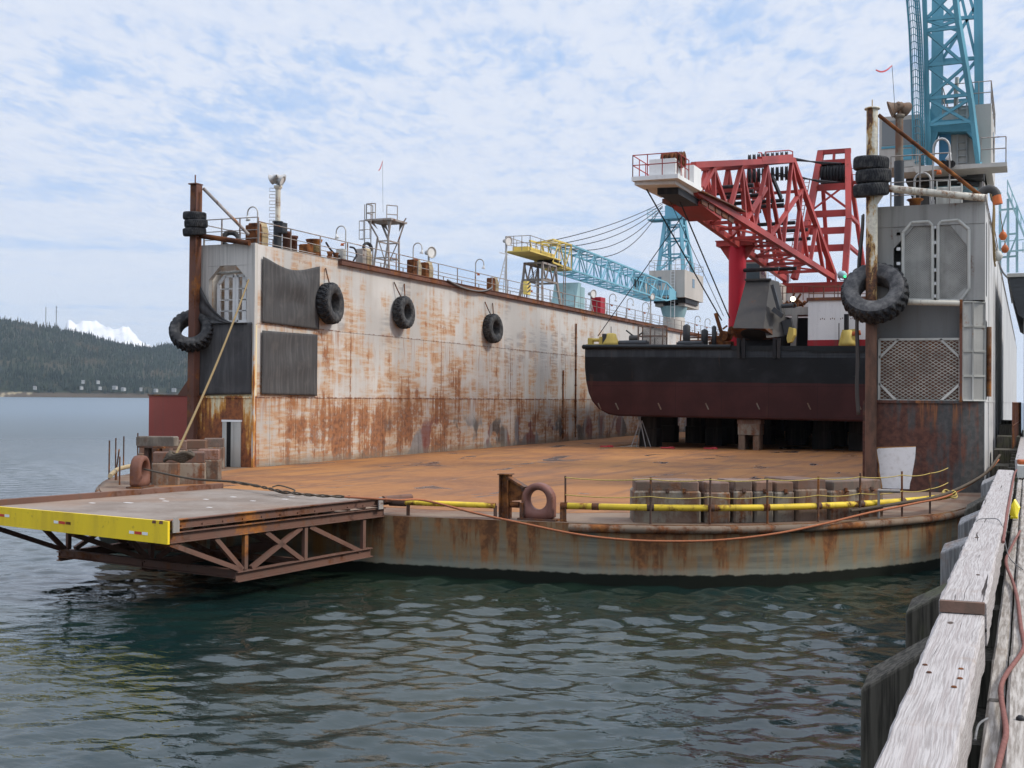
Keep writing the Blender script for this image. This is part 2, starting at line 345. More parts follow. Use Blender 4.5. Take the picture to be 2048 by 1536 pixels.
def m_wall():                                       # inner face of the left wing: pale paint, seams, rust, sprayed patches
    m, g = new('wing_wall_paint'); p = g.pos(); x, y, z = g.xyz(p); u = g.add(y, g.mul(x, 1.0))
    q = g.cxyz(u, z, 0.0)
    big = g.noise(q, .16, 4, .55); med = g.noise(q, .50, 5, .58); fine = g.noise(q, 3.5, 6, .65); tiny = g.noise(q, 14, 4, .6)
    vst = g.noise(g.scl(q, (2.4, .22, 1)), 1.0, 6, .62); vst2 = g.noise(g.scl(q, (7.0, .35, 1)), 1.0, 5, .6)
    hst = g.noise(g.scl(q, (.55, 5.0, 1)), 1.0, 5, .62)
    base = g.mix(g.ramp(big, .35, .65), (.42, .405, .38), (.57, .55, .515))
    base = g.mix(g.mul(g.ramp(vst, .45, .7), .4), base, (.38, .345, .30))
    base = g.mix(g.mul(g.ramp(tiny, .5, .8), .3), base, (.40, .37, .33))
    # frames every 2.1 m leave broad vertical bands, clean over each frame and worn between
    fr = g.m('PINGPONG', g.add(u, .3), 1.05)
    between = g.ramp(fr, .22, .42)
    cell = g.n('ShaderNodeTexWhiteNoise', [g.cxyz(g.m('FLOOR', g.m('DIVIDE', g.add(u, .3), 2.1)), g.m('FLOOR', g.m('DIVIDE', g.sub(z, 1.2), 3.25)), 0.0)], noise_dimensions='2D').outputs[0]
    low = g.ramp(z, 9.5, 2.2, -.036, .052, smooth=False)
    bottom = g.ramp(z, 5.6, 3.6, 0.0, .018)
    near = g.ramp(u, 75, 20, -.02, .05, smooth=False)
    cellk = g.mul(g.sub(cell, .5), .075)
    k1 = g.add(g.add(g.mul(med, .55), g.mul(vst, .30)), g.add(g.mul(fine, .07), g.mul(big, .16)))
    k1 = g.add(g.add(k1, low), g.add(bottom, g.add(near, cellk)))
    k1 = g.sub(k1, g.mul(g.sub(1.0, between), g.ramp(z, 3.4, 5.2, .012, .05)))
    lightrust = g.ramp(k1, .49, .615)
    heavy = g.mul(g.ramp(g.add(k1, g.add(g.mul(g.sub(fine, .5), .22), g.mul(g.sub(vst2, .5), .20))), .61, .70), .92)
    wash = g.mix(g.ramp(hst, .42, .6), (.50, .36, .23), (.43, .225, .10))
    c = g.mix(g.mul(lightrust, g.mul(g.ramp(hst, .28, .56), .85)), base, wash)
    c = g.mix(heavy, c, g.mix(g.ramp(fine, .35, .62), (.13, .048, .024), (.31, .125, .05)))
    # grey scrubbed rectangles high up
    gk = g.mul(g.mul(between, g.ramp(hst, .42, .58)), g.mul(g.ramp(g.noise(q, .20, 3, .5), .53, .60), g.ramp(z, 5.5, 7.5)))
    c = g.mix(g.mul(gk, .55), c, (.25, .25, .25))
    # weld seams and the drips below them
    def line(v, at, w): return g.ramp(g.m('ABSOLUTE', g.sub(v, at)), w, w*.4)
    wob = g.mul(g.sub(g.noise(q, 1.2, 3), .5), .06); zz = g.add(z, wob)
    seam = g.mul(line(zz, 4.46, .05), g.ramp(fine, .38, .55)); seam2 = g.mul(line(zz, 7.78, .035), g.ramp(fine, .45, .6))
    drip = g.mx(g.mul(g.mul(g.ramp(z, 3.0, 4.46), g.ramp(z, 4.5, 4.46)), g.ramp(vst2, .47, .60)), g.mul(g.mul(g.ramp(z, 5.2, 7.78), g.ramp(z, 7.82, 7.78)), g.ramp(vst2, .56, .66)))
    c = g.mix(g.mul(drip, .75), c, (.30, .12, .04))
    c = g.mix(g.mul(g.mx(seam, seam2), .85), c, (.15, .055, .03))
    ver = g.m('PINGPONG', g.add(u, -1.5), 5.2); verl = g.mul(g.mul(g.ramp(ver, .09, .03), g.ramp(fine, .36, .5)), g.ramp(z, 8.6, 6.8))
    c = g.mix(g.mul(verl, .8), c, (.20, .08, .035))
    # sprayed repair patches near the foot of the wall: grey, maroon, dark
    pn = g.noise(g.scl(q, (.40, .30, 1)), 1.0, 3, .5, .4); pc = g.noise(g.add(0, 0) if False else g.scl(q, (.33, .05, 1)), 1.0, 1, .5)
    pat = g.mul(g.ramp(pn, .505, .545), g.mul(g.ramp(g.add(z, g.mul(fine, 1.2)), 4.2, 3.4), g.ramp(u, 24, 28)))
    pcol = g.mix(g.ramp(pc, .44, .47), (.16, .045, .045), g.mix(g.ramp(pc, .52, .55), (.21, .215, .22), (.055, .06, .062)))
    c = g.mix(g.mul(pat, .8), c, pcol)
    foot = g.mul(g.ramp(g.add(z, g.mul(fine, .8)), 2.3, 1.75), .65)
    c = g.mix(foot, c, (.17, .145, .11))
    finish(g, c, g.add(.5, g.mul(heavy, .3)), 0, g.add(g.mul(tiny, .6), g.add(g.mul(seam, 1.5), g.mul(fr, .05))), .3, .015, .35)
m_wall()

def m_endplate(name, base, rustth, zline):          # wing ends: rust curtains running down from a line
    m, g = new(name); p = g.pos(); x, y, z = g.xyz(p)
    med = g.noise(p, .7, 6, .62); fine = g.noise(p, 4, 6, .65); vst = g.noise(g.scl(p, (3.4, 3.4, .3)), 1.0, 6, .62); vs2 = g.noise(g.scl(p, (8, 8, .25)), 1.0, 4, .6)
    k = g.add(g.add(g.mul(med, .35), g.mul(vst, .6)), g.mul(fine, .12))
    k = g.add(k, g.ramp(z, zline+.3, zline-2.4, 0.0, .10, smooth=False)); k = g.add(k, g.ramp(z, zline+.15, zline+.02, -.13, 0.0))
    c = g.mix(g.ramp(vs2, .4, .7), base, [b*.72 for b in base])
    c = g.mix(g.ramp(k, rustth-.06, rustth), c, (.55, .26, .06))
    c = g.mix(g.ramp(k, rustth-.01, rustth+.05), c, g.mix(g.ramp(fine, .35, .6), (.13, .052, .032), (.28, .10, .04)))
    finish(g, c, .7, 0, fine, .35, .012)
m_endplate('end_plate_left', (.72, .62, .40), .535, 4.45)
m_endplate('end_white', (.52, .50, .46), .66, 8.0)
def m_rightplate():
    m, g = new('end_plate_right'); p = g.pos(); x, y, z = g.xyz(p)
    med = g.noise(p, .5, 6, .6); fine = g.noise(p, 5, 6, .65); vst = g.noise(g.scl(p, (3.0, 3.0, .22)), 1.0, 6, .6)
    k = g.add(g.add(g.mul(med, .4), g.mul(vst, .5)), g.add(g.mul(fine, .1), g.ramp(x, -2.2, -5.2, -.06, .10, smooth=False)))
    c = g.mix(g.ramp(fine, .35, .7), (.060, .060, .058), (.098, .095, .09))
    c = g.mix(g.ramp(k, .43, .54), c, g.mix(g.ramp(fine, .35, .65), (.062, .030, .023), (.13, .055, .038)))
    c = g.mix(g.mul(g.ramp(vst, .60, .70), g.ramp(x, -3.2, -4.6)), c, (.22, .055, .035))
    c = g.mix(g.mul(g.ramp(vst, .56, .66), g.ramp(z, 3.2, 4.5)), c, (.28, .12, .05))
    finish(g, c, .6, 0, fine, .3, .012)
m_rightplate()

def m_hull():                                       # pontoon side: grey-green, rust runs from the deck edge, weed at the waterline
    m, g = new('pontoon_side'); p = g.pos(); x, y, z = g.xyz(p)
    med = g.noise(p, .45, 6, .62); fine = g.noise(p, 4, 6, .65); vst = g.noise(g.scl(p, (2.2, 2.2, .18)), 1.0, 6, .64); v2 = g.noise(g.scl(p, (.55, .55, .1)), 1.0, 3, .5)
    hst = g.noise(g.scl(p, (.35, .35, 8)), 1.0, 5, .6)
    c = g.mix(g.ramp(hst, .38, .62), (.135, .125, .10), (.215, .20, .15))
    c = g.mix(g.mul(g.ramp(g.noise(p, .3, 3), .45, .65), .5), c, (.15, .16, .125))
    k = g.add(g.add(g.mul(vst, .9), g.mul(med, .32)), g.add(g.mul(fine, .18), g.ramp(z, .0, 1.35, -.04, .12, smooth=False)))
    c = g.mix(g.mul(g.ramp(k, .60, .76), .8), c, (.25, .155, .075)); c = g.mix(g.mul(g.ramp(k, .735, .83), .9), c, g.mix(g.ramp(fine, .4, .65), (.12, .05, .025), (.27, .115, .045)))
    c = g.mix(g.mul(g.ramp(v2, .63, .665), .75), c, (.29, .13, .035))
    wl = g.add(g.add(z, .2), g.mul(g.sub(g.noise(p, 3.5, 4, .6), .5), .14))
    c = g.mix(g.mul(g.ramp(wl, .52, .36), .35), c, (.30, .32, .26)); c = g.mix(g.ramp(wl, .31, .26), c, (.012, .014, .010))
    finish(g, c, .75, 0, g.add(fine, g.mul(hst, .5)), .3, .015, .08)
m_hull()
def m_postr():
    m, g = new('post_right_paint'); p = g.pos(); x, y, z = g.xyz(p); n = g.noise(g.scl(p, (2, 2, .8)), 1.6, 6, .65); f = g.noise(p, 9, 5, .6); s = g.noise(g.scl(p, (5, 5, .2)), 1.0, 4, .6)
    k = g.add(g.add(g.mul(n, .7), g.mul(s, .3)), g.add(g.ramp(z, 10.4, 8.6, -.06, .10), g.mul(g.ramp(x, -5.28, -4.95), -.10)))
    c = g.mix(g.ramp(f, .35, .7), (.66, .62, .50), (.50, .46, .37)); c = g.mix(g.ramp(k, .40, .46), c, (.42, .26, .10)); c = g.mix(g.ramp(k, .46, .50), c, g.mix(g.ramp(f, .4, .65), (.075, .04, .028), (.17, .075, .035)))
    c = g.mix(g.ramp(z, 7.6, 7.4), c, g.mix(g.ramp(n, .4, .6), (.085, .05, .036), (.14, .075, .05))); finish(g, c, .6, 0, g.add(f, g.mul(g.ramp(k, .46, .50), -.6)), .35, .01)
m_postr()
def m_deck():
    m, g = new('rust_deck'); p = g.pos(); x, y, z = g.xyz(p)
    med = g.noise(p, .35, 6, .62); fine = g.noise(p, 3, 7, .68); big = g.noise(p, .08, 4, .55); st = g.noise(g.scl(p, (1.2, .16, 1)), 1.0, 5, .6)
    c = g.mix(g.ramp(big, .38, .62), (.33, .148, .044), (.265, .112, .036)); c = g.mix(g.ramp(med, .42, .68), c, (.20, .085, .035))
    c = g.mix(g.mul(g.ramp(fine, .45, .7), .5), c, (.36, .175, .068)); c = g.mix(g.mul(g.ramp(st, .50, .66), .6), c, (.135, .07, .042))
    w = g.noise(g.scl(p, (.42, .20, 1)), 1.0, 4, .55, .6); wm = g.ramp(w, .625, .66)
    c = g.mix(wm, c, (.075, .05, .045))
    sl = g.mn(g.m('PINGPONG', g.add(y, 0), 3.1), g.m('PINGPONG', g.add(x, .6), 2.6)); c = g.mix(g.mul(g.ramp(sl, .045, .02), .4), c, (.10, .05, .03))
    finish(g, c, g.sub(.8, g.mul(wm, .55)), 0, g.add(fine, g.mul(wm, -.5)), .3, .012, .3)
m_deck()
def m_apron():
    m, g = new('apron_deck'); p = g.pos(); med = g.noise(p, .6, 6, .62); fine = g.noise(p, 4, 6, .65)
    c = g.mix(g.ramp(med, .4, .65), (.19, .135, .095), (.145, .075, .045)); c = g.mix(g.mul(g.ramp(fine, .5, .72), .5), c, (.24, .2, .15)); finish(g, c, .8, 0, fine, .35, .012, .25)
m_apron()
def m_ramp():
    m, g = new('ramp_deck'); p = g.pos(); med = g.noise(p, .55, 6, .6); fine = g.noise(p, 5, 6, .65); d = g.noise(p, .25, 3)
    c = g.mix(g.ramp(med, .38, .66), (.225, .187, .155), (.155, .118, .09)); c = g.mix(g.mul(g.ramp(d, .5, .66), .5), c, (.24, .14, .08))
    c = g.mix(g.mul(g.ramp(fine, .5, .75), .4), c, (.32, .29, .26)); finish(g, c, .75, 0, fine, .25, .01, .3)
m_ramp()
def m_yend():
    m, g = new('yellow_board'); p = g.pos(); vst = g.noise(g.scl(p, (2.2, 2.2, .5)), 1.0, 5, .6); b = g.noise(g.scl(p, (.8, .8, .5)), 1.0, 4, .6, .5); f = g.noise(p, 7, 5, .6)
    c = g.mix(g.ramp(vst, .4, .7), (.84, .60, .03), (.70, .49, .035)); c = g.mix(g.mul(g.ramp(b, .57, .70), .85), c, (.12, .115, .09))
    c = g.mix(g.mul(g.ramp(f, .6, .75), .5), c, (.25, .14, .04)); finish(g, c, .5, 0, f, .2, .01)
m_yend()
def m_outer():
    m, g = new('wing_outer_paint'); p = g.pos(); x, y, z = g.xyz(p); vst = g.noise(g.scl(p, (3, 3, .12)), 1.0, 5, .6); f = g.noise(p, 6, 5, .6); b = g.noise(p, .4, 4, .5)
    c = g.mix(g.ramp(b, .4, .6), (.55, .54, .52), (.46, .45, .44)); c = g.mix(g.mul(g.ramp(vst, .5, .7), .45), c, (.33, .31, .30)); c = g.mix(g.mul(g.ramp(f, .62, .72), .6), c, (.30, .16, .1)); finish(g, c, .5, 0, f, .2, .01)
m_outer()
def m_mesh(name, col, per, duty, slant):            # expanded-metal sheet: real holes through alpha
    m, g = new(name); x, y, z = g.xyz(g.pos()); uu = g.add(x, y)
    a = g.m('PINGPONG', g.add(g.mul(uu, slant), z), per/2); b = g.m('PINGPONG', g.sub(g.mul(uu, slant), z), per/2)
    wire = g.mx(g.ramp(a, per*duty, per*duty*.7), g.ramp(b, per*duty, per*duty*.7)); f = g.noise(g.pos(), 2, 5, .6)
    finish(g, g.mix(g.ramp(f, .35, .65), col, [k*.6 for k in col]), .6, 0, None, alpha=wire)
m_mesh('mesh_grey', (.40, .385, .35), .07, .17, .8); m_mesh('mesh_cream', (.42, .39, .33), .125, .155, .62)
def m_water():
    m, g = new('sea_water'); p = g.pos(); f = g.noise(g.scl(p, (1.1, 1.9, 1)), 3.4, 3, .5, .3); f2 = g.noise(g.scl(p, (.5, 1.2, 1)), .8, 4, .55)
    b = g.noise(p, .12, 3); c = g.mix(g.ramp(b, .4, .6), (.006, .018, .017), (.010, .020, .013)); xx, yy, _z = g.xyz(p); c = g.mix(g.ramp(g.m('SQRT', g.add(g.mul(xx, xx), g.mul(yy, yy))), 40, 400), c, (.058, .095, .125))  # distant water tinted pale blue, standing in for reflected sky
    x, y, z = g.xyz(p); far = g.ramp(g.m('SQRT', g.add(g.mul(x, x), g.mul(y, y))), 25, 160)
    finish(g, c, g.add(.03, g.mul(far, .26)), 0, g.add(g.mul(f, .36), g.mul(f2, g.add(.35, g.mul(far, 2.2)))), .40, .08, .5)
    pr = [n for n in g.t.nodes if n.type == 'BSDF_PRINCIPLED'][0]; pr.inputs['IOR'].default_value = 1.33
m_water()
def m_timber():
    m, g = new('weathered_timber'); p = g.pos()
    warp = g.noise(g.scl(p, (1.6, .9, 1.6)), 1.0, 3, .5); w2 = g.mul(g.sub(warp, .5), .22)
    x, y, z = g.xyz(p); xr = g.add(x, g.mul(w2, .35))
    q = g.cxyz(xr, g.mul(y, .022), z)
    gr = g.noise(q, 105, 4, .62); gr2 = g.noise(g.cxyz(xr, g.mul(y, .02), z), 22, 3, .6); st = g.noise(p, 2.2, 5, .6); fine = g.noise(p, 40, 3)
    ring = g.m('SINE', g.mul(g.add(xr, g.mul(z, .6)), 420))
    c = g.mix(g.ramp(gr, .36, .62), (.26, .235, .222), (.42, .392, .375)); c = g.mix(g.mul(g.ramp(gr2, .48, .66), .5), c, (.30, .26, .245)); c = g.mix(g.mul(g.ramp(ring, -.2, 1.0), .06), c, (.22, .18, .17))
    crack = g.ramp(g.noise(g.cxyz(xr, g.mul(y, .014), g.mul(z, .3)), 20, 4, .6), .655, .69); c = g.mix(crack, c, (.035, .028, .025))
    c = g.mix(g.mul(g.ramp(st, .58, .74), .5), c, (.26, .20, .16))
    knot = g.n('ShaderNodeTexVoronoi', {'Vector': g.scl(p, (2.6, .9, .5)), 'Scale': 1.0}).outputs['Distance']; c = g.mix(g.ramp(knot, .075, .045), c, (.07, .05, .04))
    finish(g, c, .85, 0, g.sub(g.add(gr, g.mul(ring, .05)), g.mul(crack, 2.5)), .5, .008, .15)
m_timber()
def m_darkwood():
    m, g = new('wet_pile_wood'); p = g.pos(); gr = g.noise(g.scl(p, (9, 9, .5)), 3, 4, .6); st = g.noise(p, 1.6, 5, .6); x, y, z = g.xyz(p)
    c = g.mix(g.ramp(gr, .35, .65), (.035, .032, .026), (.10, .09, .072)); c = g.mix(g.mul(g.ramp(st, .5, .7), .6), c, (.09, .095, .045)); c = g.mix(g.ramp(z, .9, .3), c, (.015, .017, .012)); finish(g, c, .9, 0, gr, .6, .01, .2)
m_darkwood()
def m_greywood():
    m, g = new('grey_pile_wood'); p = g.pos(); gr = g.noise(g.scl(p, (9, 9, .5)), 3, 4, .6); st = g.noise(p, 2.5, 5, .6)
    c = g.mix(g.ramp(gr, .35, .65), (.16, .155, .15), (.30, .29, .28)); c = g.mix(g.mul(g.ramp(st, .52, .7), .6), c, (.22, .13, .08)); finish(g, c, .9, 0, gr, .6, .01, .2)
m_greywood()
def m_plank():
    m, g = new('pier_planks'); p = g.pos(); x, y, z = g.xyz(p); q = g.cxyz(x, g.mul(y, .06), z); gr = g.noise(q, 45, 4, .6); st = g.noise(p, 1.6, 5, .6)
    c = g.mix(g.ramp(gr, .35, .65), (.20, .175, .15), (.40, .37, .335)); c = g.mix(g.mul(g.ramp(st, .52, .7), .55), c, (.19, .14, .10)); finish(g, c, .85, 0, gr, .6, .008, .2)
m_plank()
def m_forest():
    m, g = new('conifer_forest'); p = g.pos(); a = g.noise(p, .035, 4, .7); b = g.noise(p, .006, 4, .6); x, y, z = g.xyz(p)
    c = g.mix(g.ramp(a, .35, .68), (.016, .030, .030), (.044, .062, .050)); c = g.mix(g.mul(g.ramp(b, .56, .68), .6), c, (.13, .105, .075)); finish(g, c, .9, 0, None, spec=.1)
m_forest()
def m_hill():
    m, g = new('hill_ground'); p = g.pos(); x, y, z = g.xyz(p); a = g.noise(p, .012, 5, .65)
    c = g.mix(g.ramp(a, .35, .65), (.024, .036, .027), (.06, .055, .04)); lo = g.ramp(g.add(z, g.mul(a, 8)), 15, 10)
    c = g.mix(lo, c, g.mix(g.ramp(g.noise(p, .016, 4), .58, .64), (.085, .07, .055), (.34, .29, .20))); finish(g, c, .95, 0, None, spec=.05)
m_hill()
def m_snow():
    m, g = new('snow_mountain'); p = g.pos(); a = g.noise(p, .004, 5, .6); c = g.mix(g.ramp(a, .45, .7), (.66, .66, .66), (.44, .46, .49)); finish(g, c, .8, 0, None, spec=.1)
m_snow()
def m_flat(name, col, rough=.5, metal=0, spec=.4):
    m, g = new(name); n = g.noise(g.pos(), 4, 4); finish(g, g.mix(n, [k*.85 for k in col], [min(1, k*1.1) for k in col]), rough, metal, None, spec=spec)
for nm, col, r in (('glass_dark', (.03, .045, .05), .12), ('window_blue', (.10, .17, .22), .15), ('black_void', (.006, .006, .006), .9), ('reflector', (.62, .62, .6), .35), ('lamp_glass', (.75, .75, .72), .2), ('red_flag', (.5, .05, .06), .8), ('tape_white', (.8, .8, .78), .5), ('tape_red', (.55, .05, .03), .5), ('black_stripe', (.02, .02, .02), .5), ('door_blue', (.06, .23, .38), .5), ('green_sign', (.1, .3, .18), .5), ('letter_black', (.03, .03, .03), .5), ('house_white', (.34, .34, .33), .8), ('house_roof', (.2, .2, .2), .8), ('yellow_plastic', (.75, .62, .02), .45), ('patch_white', (.78, .77, .75), .6), ('mark_white', (.6, .58, .56), .6)):
    m_flat(nm, col, r)
def m_white_patch():
    m, g = new('scoured_patch'); p = g.pos(); f = g.noise(p, 6, 5); finish(g, g.mix(g.ramp(f, .45, .75), (.78, .77, .75), (.66, .64, .61)), .6)
m_white_patch()
def m_lamp():
    m, g = new('lit_lamp'); e = g.n('ShaderNodeEmission', {'Color': (1, .95, .75, 1), 'Strength': 6}); g.t.links.new(e.outputs[0], g.n('ShaderNodeOutputMaterial').inputs[0])
m_lamp()
def m_green():
    m, g = new('green_light'); e = g.n('ShaderNodeEmission', {'Color': (.05, 1, .3, 1), 'Strength': 2}); g.t.links.new(e.outputs[0], g.n('ShaderNodeOutputMaterial').inputs[0])
m_green()
mt = MAT
def m_barge():
    m, g = new('barge_hull'); p = g.pos(); x, y, z = g.xyz(p); zz = g.add(g.add(z, g.mul(x, .008)), g.mul(g.sub(g.noise(p, .9, 4, .6), .5), .10)); n = g.noise(p, .6, 6, .6); s = g.noise(g.scl(p, (2.5, 2.5, .3)), 1.0, 5, .6)
    gr = g.mix(g.ramp(s, .4, .7), (.028, .034, .040), (.050, .058, .066)); bk = g.mix(g.ramp(n, .45, .7), (.006, .007, .008), (.016, .018, .02)); rd = g.mix(g.ramp(n, .35, .7), (.038, .010, .009), (.056, .016, .014))
    sc_ = g.noise(g.scl(p, (.5, .5, 3)), 1.3, 6, .7); bk = g.mix(g.mul(g.ramp(sc_, .60, .72), .6), bk, (.045, .047, .05)); pls = g.mn(g.m('PINGPONG', x, 1.5), g.m('PINGPONG', g.add(z, .3), .95)); c = g.mix(g.ramp(zz, 5.46, 5.50), rd, bk); c = g.mix(g.ramp(zz, 7.06, 7.10), c, gr); c = g.mix(g.mul(g.ramp(pls, .03, .012), .35), c, (.004, .004, .004)); c = g.mix(g.mul(g.ramp(s, .66, .74), .35), c, (.09, .045, .025)); finish(g, c, .45, 0, g.add(n, g.mul(g.ramp(pls, .05, .0), .8)), .25, .012)
m_barge()

# ---------------------------------------------------------------- water
WATER_Z = -0.2
def wave_field():
    comps = []
    for i in range(80):
        lam = .15*(1.031**i); lam *= RNG.uniform(.85, 1.15)
        th = radians(112)+RNG.normal(0, .62)          # travel direction: crests lie roughly across the view
        comps.append((2*pi/lam*cos(th), 2*pi/lam*sin(th), RNG.uniform(0, 2*pi), .0050*lam**.92))
    return comps
def make_water():
    ys = [3.0]
    while ys[-1] < 150: ys.append(ys[-1]+max(.04, ys[-1]*.0052))
    ys = np.array(ys); 
    xs = [14.0]
    while xs[-1] > -120: xs.append(xs[-1]-max(.06, abs(xs[-1])*.0060))
    xs = np.array(xs[::-1]); X, Y = np.meshgrid(xs, ys); Z = np.zeros_like(X)
    patch = .75+.35*np.sin(X*.11+Y*.07)+.25*np.sin(X*.05-Y*.16+1.3)
    dist = np.sqrt(X**2+Y**2)
    for kx, ky, ph, a in wave_field():
        lam = 2*pi/sqrt(kx*kx+ky*ky); fade = np.clip(1.6-dist*.0058*2.4/lam, 0, 1)
        Z += a*np.sin(kx*X+ky*Y+ph)*fade
    Z *= patch
    ex = np.clip((X-xs[0])/6, 0, 1)*np.clip((xs[-1]-X)/3, 0, 1)*np.clip((ys[-1]-Y)/30, 0, 1)*np.clip((Y-ys[0])/.5, 0, 1)
    Z *= ex
    n, m = X.shape; co = np.stack([X, Y, Z+WATER_Z], -1).reshape(-1, 3)
    ii = np.arange(n*m).reshape(n, m)
    quads = np.stack([ii[:-1, :-1], ii[:-1, 1:], ii[1:, 1:], ii[1:, :-1]], -1).reshape(-1, 4)
    far = 14000.; b = co.shape[0]; x0, x1, y0, y1 = xs[0], xs[-1], ys[0], ys[-1]
    extra = []
    def q(a0, b0, a1, b1): extra.append([(a0, b0, WATER_Z), (a1, b0, WATER_Z), (a1, b1, WATER_Z), (a0, b1, WATER_Z)])
    q(-far, -200, x0, far); q(x1, -200, far, far); q(x0, -200, x1, y0); q(x0, y1, x1, far)
    co = np.vstack([co, np.array(extra).reshape(-1, 3)]); quads = np.vstack([quads, np.arange(b, b+16).reshape(4, 4)])
    me = bpy.data.meshes.new('water'); me.vertices.add(len(co)); me.vertices.foreach_set('co', co.ravel())
    me.loops.add(quads.size); me.loops.foreach_set('vertex_index', quads.ravel().astype(np.int32))
    me.polygons.add(len(quads)); me.polygons.foreach_set('loop_start', np.arange(0, quads.size, 4, dtype=np.int32))
    me.polygons.foreach_set('use_smooth', np.ones(len(quads), bool)); me.update(calc_edges=True)
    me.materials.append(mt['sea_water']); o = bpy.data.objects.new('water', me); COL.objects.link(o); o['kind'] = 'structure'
make_water()

# ---------------------------------------------------------------- far shore: hills, forest, houses, masts, snow peak
PX = [-900, -500, -250, -100, 0, 60, 110, 170, 210, 250, 300, 350, 400, 470, 560, 700, 900]
PY = [600, 592, 612, 632, 652, 658, 664, 675, 686, 695, 697, 690, 684, 690, 705, 720, 735]
S_NEAR, S_RIDGE, S_BACK = 2600., 3500., 4300.
def hill_h(px, d):
    top = np.interp(px, PX, PY); el = (797-top)/2450.0*S_RIDGE*.985-12+4.5
    t = np.clip((d-S_NEAR)/(S_RIDGE-S_NEAR), 0, 1)
    bump = 9*np.sin(px*.031+d*.004)+6*np.sin(px*.083-d*.011)+4*np.sin(px*.19+d*.02)
    h = el*(t**.85)+bump*np.minimum(1, 3*t*(1-t)+.1)*t
    h = h + np.minimum(14, (d-S_NEAR)*.55)*(1-t)
    if d > S_RIDGE: h -= (d-S_RIDGE)*.12
    return h
def hill_pt(px, d):
    v = FWD*1+RGT*(px-CX)/F; v = v/np.linalg.norm(v[:2]); return V(v[0]*d, v[1]*d, 0)
def make_hills():
    b = MB(); nu, nv = 190, 46
    def fn(u, v):
        px = -900+1800*u; d = S_NEAR+(S_BACK-S_NEAR)*v**1.3; p = hill_pt(px, d); p[2] = hill_h(px, d)-(1.5 if v == 0 else 0)
        return p
    b.grid(fn, nu, nv); tag(b.build('hills', mt['hill_ground'], fix=False), kind='structure')
    # conifers: one stand of many trees
    b = MB(); cnt = 0
    def tree(px, d, hgt, wd):
        p = hill_pt(px, d); p[2] = hill_h(px, d)-1
        n = 5; a0 = random.random()*6
        for z0, z1, r in ((.08, .55, 1.0), (.36, .80, .72), (.62, 1.0, .45)):
            ring = [p+V(cos(a0+2*pi*i/n)*r*wd*random.uniform(.8, 1.2), sin(a0+2*pi*i/n)*r*wd*random.uniform(.8, 1.2), z0*hgt) for i in range(n)]
            b.add(ring+[p+V(random.uniform(-.2, .2)*wd, 0, z1*hgt)], [(i, (i+1) % n, n) for i in range(n)])
    for i in range(15000):
        px = random.uniform(-420, 640) if i > 1800 else random.uniform(-850, -420)
        d = S_NEAR+22+(S_RIDGE+40-S_NEAR-22)*random.random()**.8
        if i % 6 == 0: d = S_NEAR+random.uniform(9, 130)
        h = random.uniform(7, 15); tree(px, d, h, h*random.uniform(.17, .26))
    for i in range(700):                              # ridge line stands taller and ragged
        px = random.uniform(-420, 640); h = random.uniform(7, 15) if random.random() < .85 else random.uniform(15, 22)
        tree(px, S_RIDGE+random.uniform(-30, 15), h, h*random.uniform(.13, .2))
    o = b.build('conifer_forest', mt['conifer_forest'], fix=False); o['kind'] = 'stuff'
make_hills()
def far_at(px, d, z): p = hill_pt(px, d); p[2] = z; return p
def far_house(px, py, w, lab, hh=5.0):
    d = S_NEAR+6; w *= .62; hh *= .72; py = 797-(797-py)*.93; p = far_at(px, d, (797-py)/2450*d+CAMH-1)
    t = thing('shore_house', p, lab, 'house', 'white houses along the far shore'); r = random.uniform(-.5, .8)
    def L(x, y, z): return p+V(x*cos(r)-y*sin(r), x*sin(r)+y*cos(r), z)
    b = MB(); b.prism([tuple(L(x, y, 0)[:2]) for x, y in ((-w/2, -3), (w/2, -3), (w/2, 3), (-w/2, 3))], p[2]-4, p[2]+hh*.6); b.build('wall', mt['house_white'], t)
    b = MB(); b.extr([L(-w/2-.4, -3.5, hh*.6), L(-w/2-.4, 3.5, hh*.6), L(-w/2-.4, 0, hh)], L(w+.8, 0, 0)-L(0, 0, 0)); b.build('roof', mt['house_roof'], t)
for a in ((166, 769, 9, 'white house among trees on the far shore, left of the shore cluster'), (196, 769, 7, 'white house up the far hillside straight above the tan bluff'), (163, 781, 7, 'low white house at the left end of the tan bluff'),
          (200, 781, 6, 'small pale house at the foot of the far trees beside the bluff'), (230, 780, 15, 'long white house on the far shore, widest of the row'), (247, 783, 13, 'long low white building beside the widest far house'),
          (282, 783, 8, 'bright gabled white house at the far waterline left of the red steel box'), (312, 785, 11, 'white house just above the left end of the red steel box'), (348, 784, 13, 'pale house above the middle of the red steel box'), (70, 782, 9, 'small white house alone on the far left shore')):
    far_house(*a)
def mast(px, y0, y1, lab, lattice):
    d = S_RIDGE-10; p0 = far_at(px, d, (797-y0)/2450*d+CAMH); p1 = far_at(px, d, (797-y1)/2450*d+CAMH)
    t = thing('radio_mast', p0, lab, 'mast', 'radio masts on the far ridge'); b = MB()
    if lattice:
        for dx in (-1.2, 1.2): b.beam(p0+V(dx, 0, 0), p1+V(dx*.4, 0, 0), .6)
        for k in range(9): b.beam(lerp(p0, p1, k/9)+V(-1.1, 0, 0), lerp(p0, p1, (k+1)/9)+V(1.1, 0, 0), .45)
        for k in (.7, .93): b.beam(lerp(p0, p1, k)-V(4, 0, 0), lerp(p0, p1, k)+V(4, 0, 0), .8)
    else: b.beam(p0, p1, 1.3)
    b.build('mast_pole', mt['cable_grey'], t)
mast(90, 668, 633, 'plain radio mast on the far ridge, left one of two', False); mast(111, 668, 630, 'lattice radio mast with cross arms on the far ridge', True)
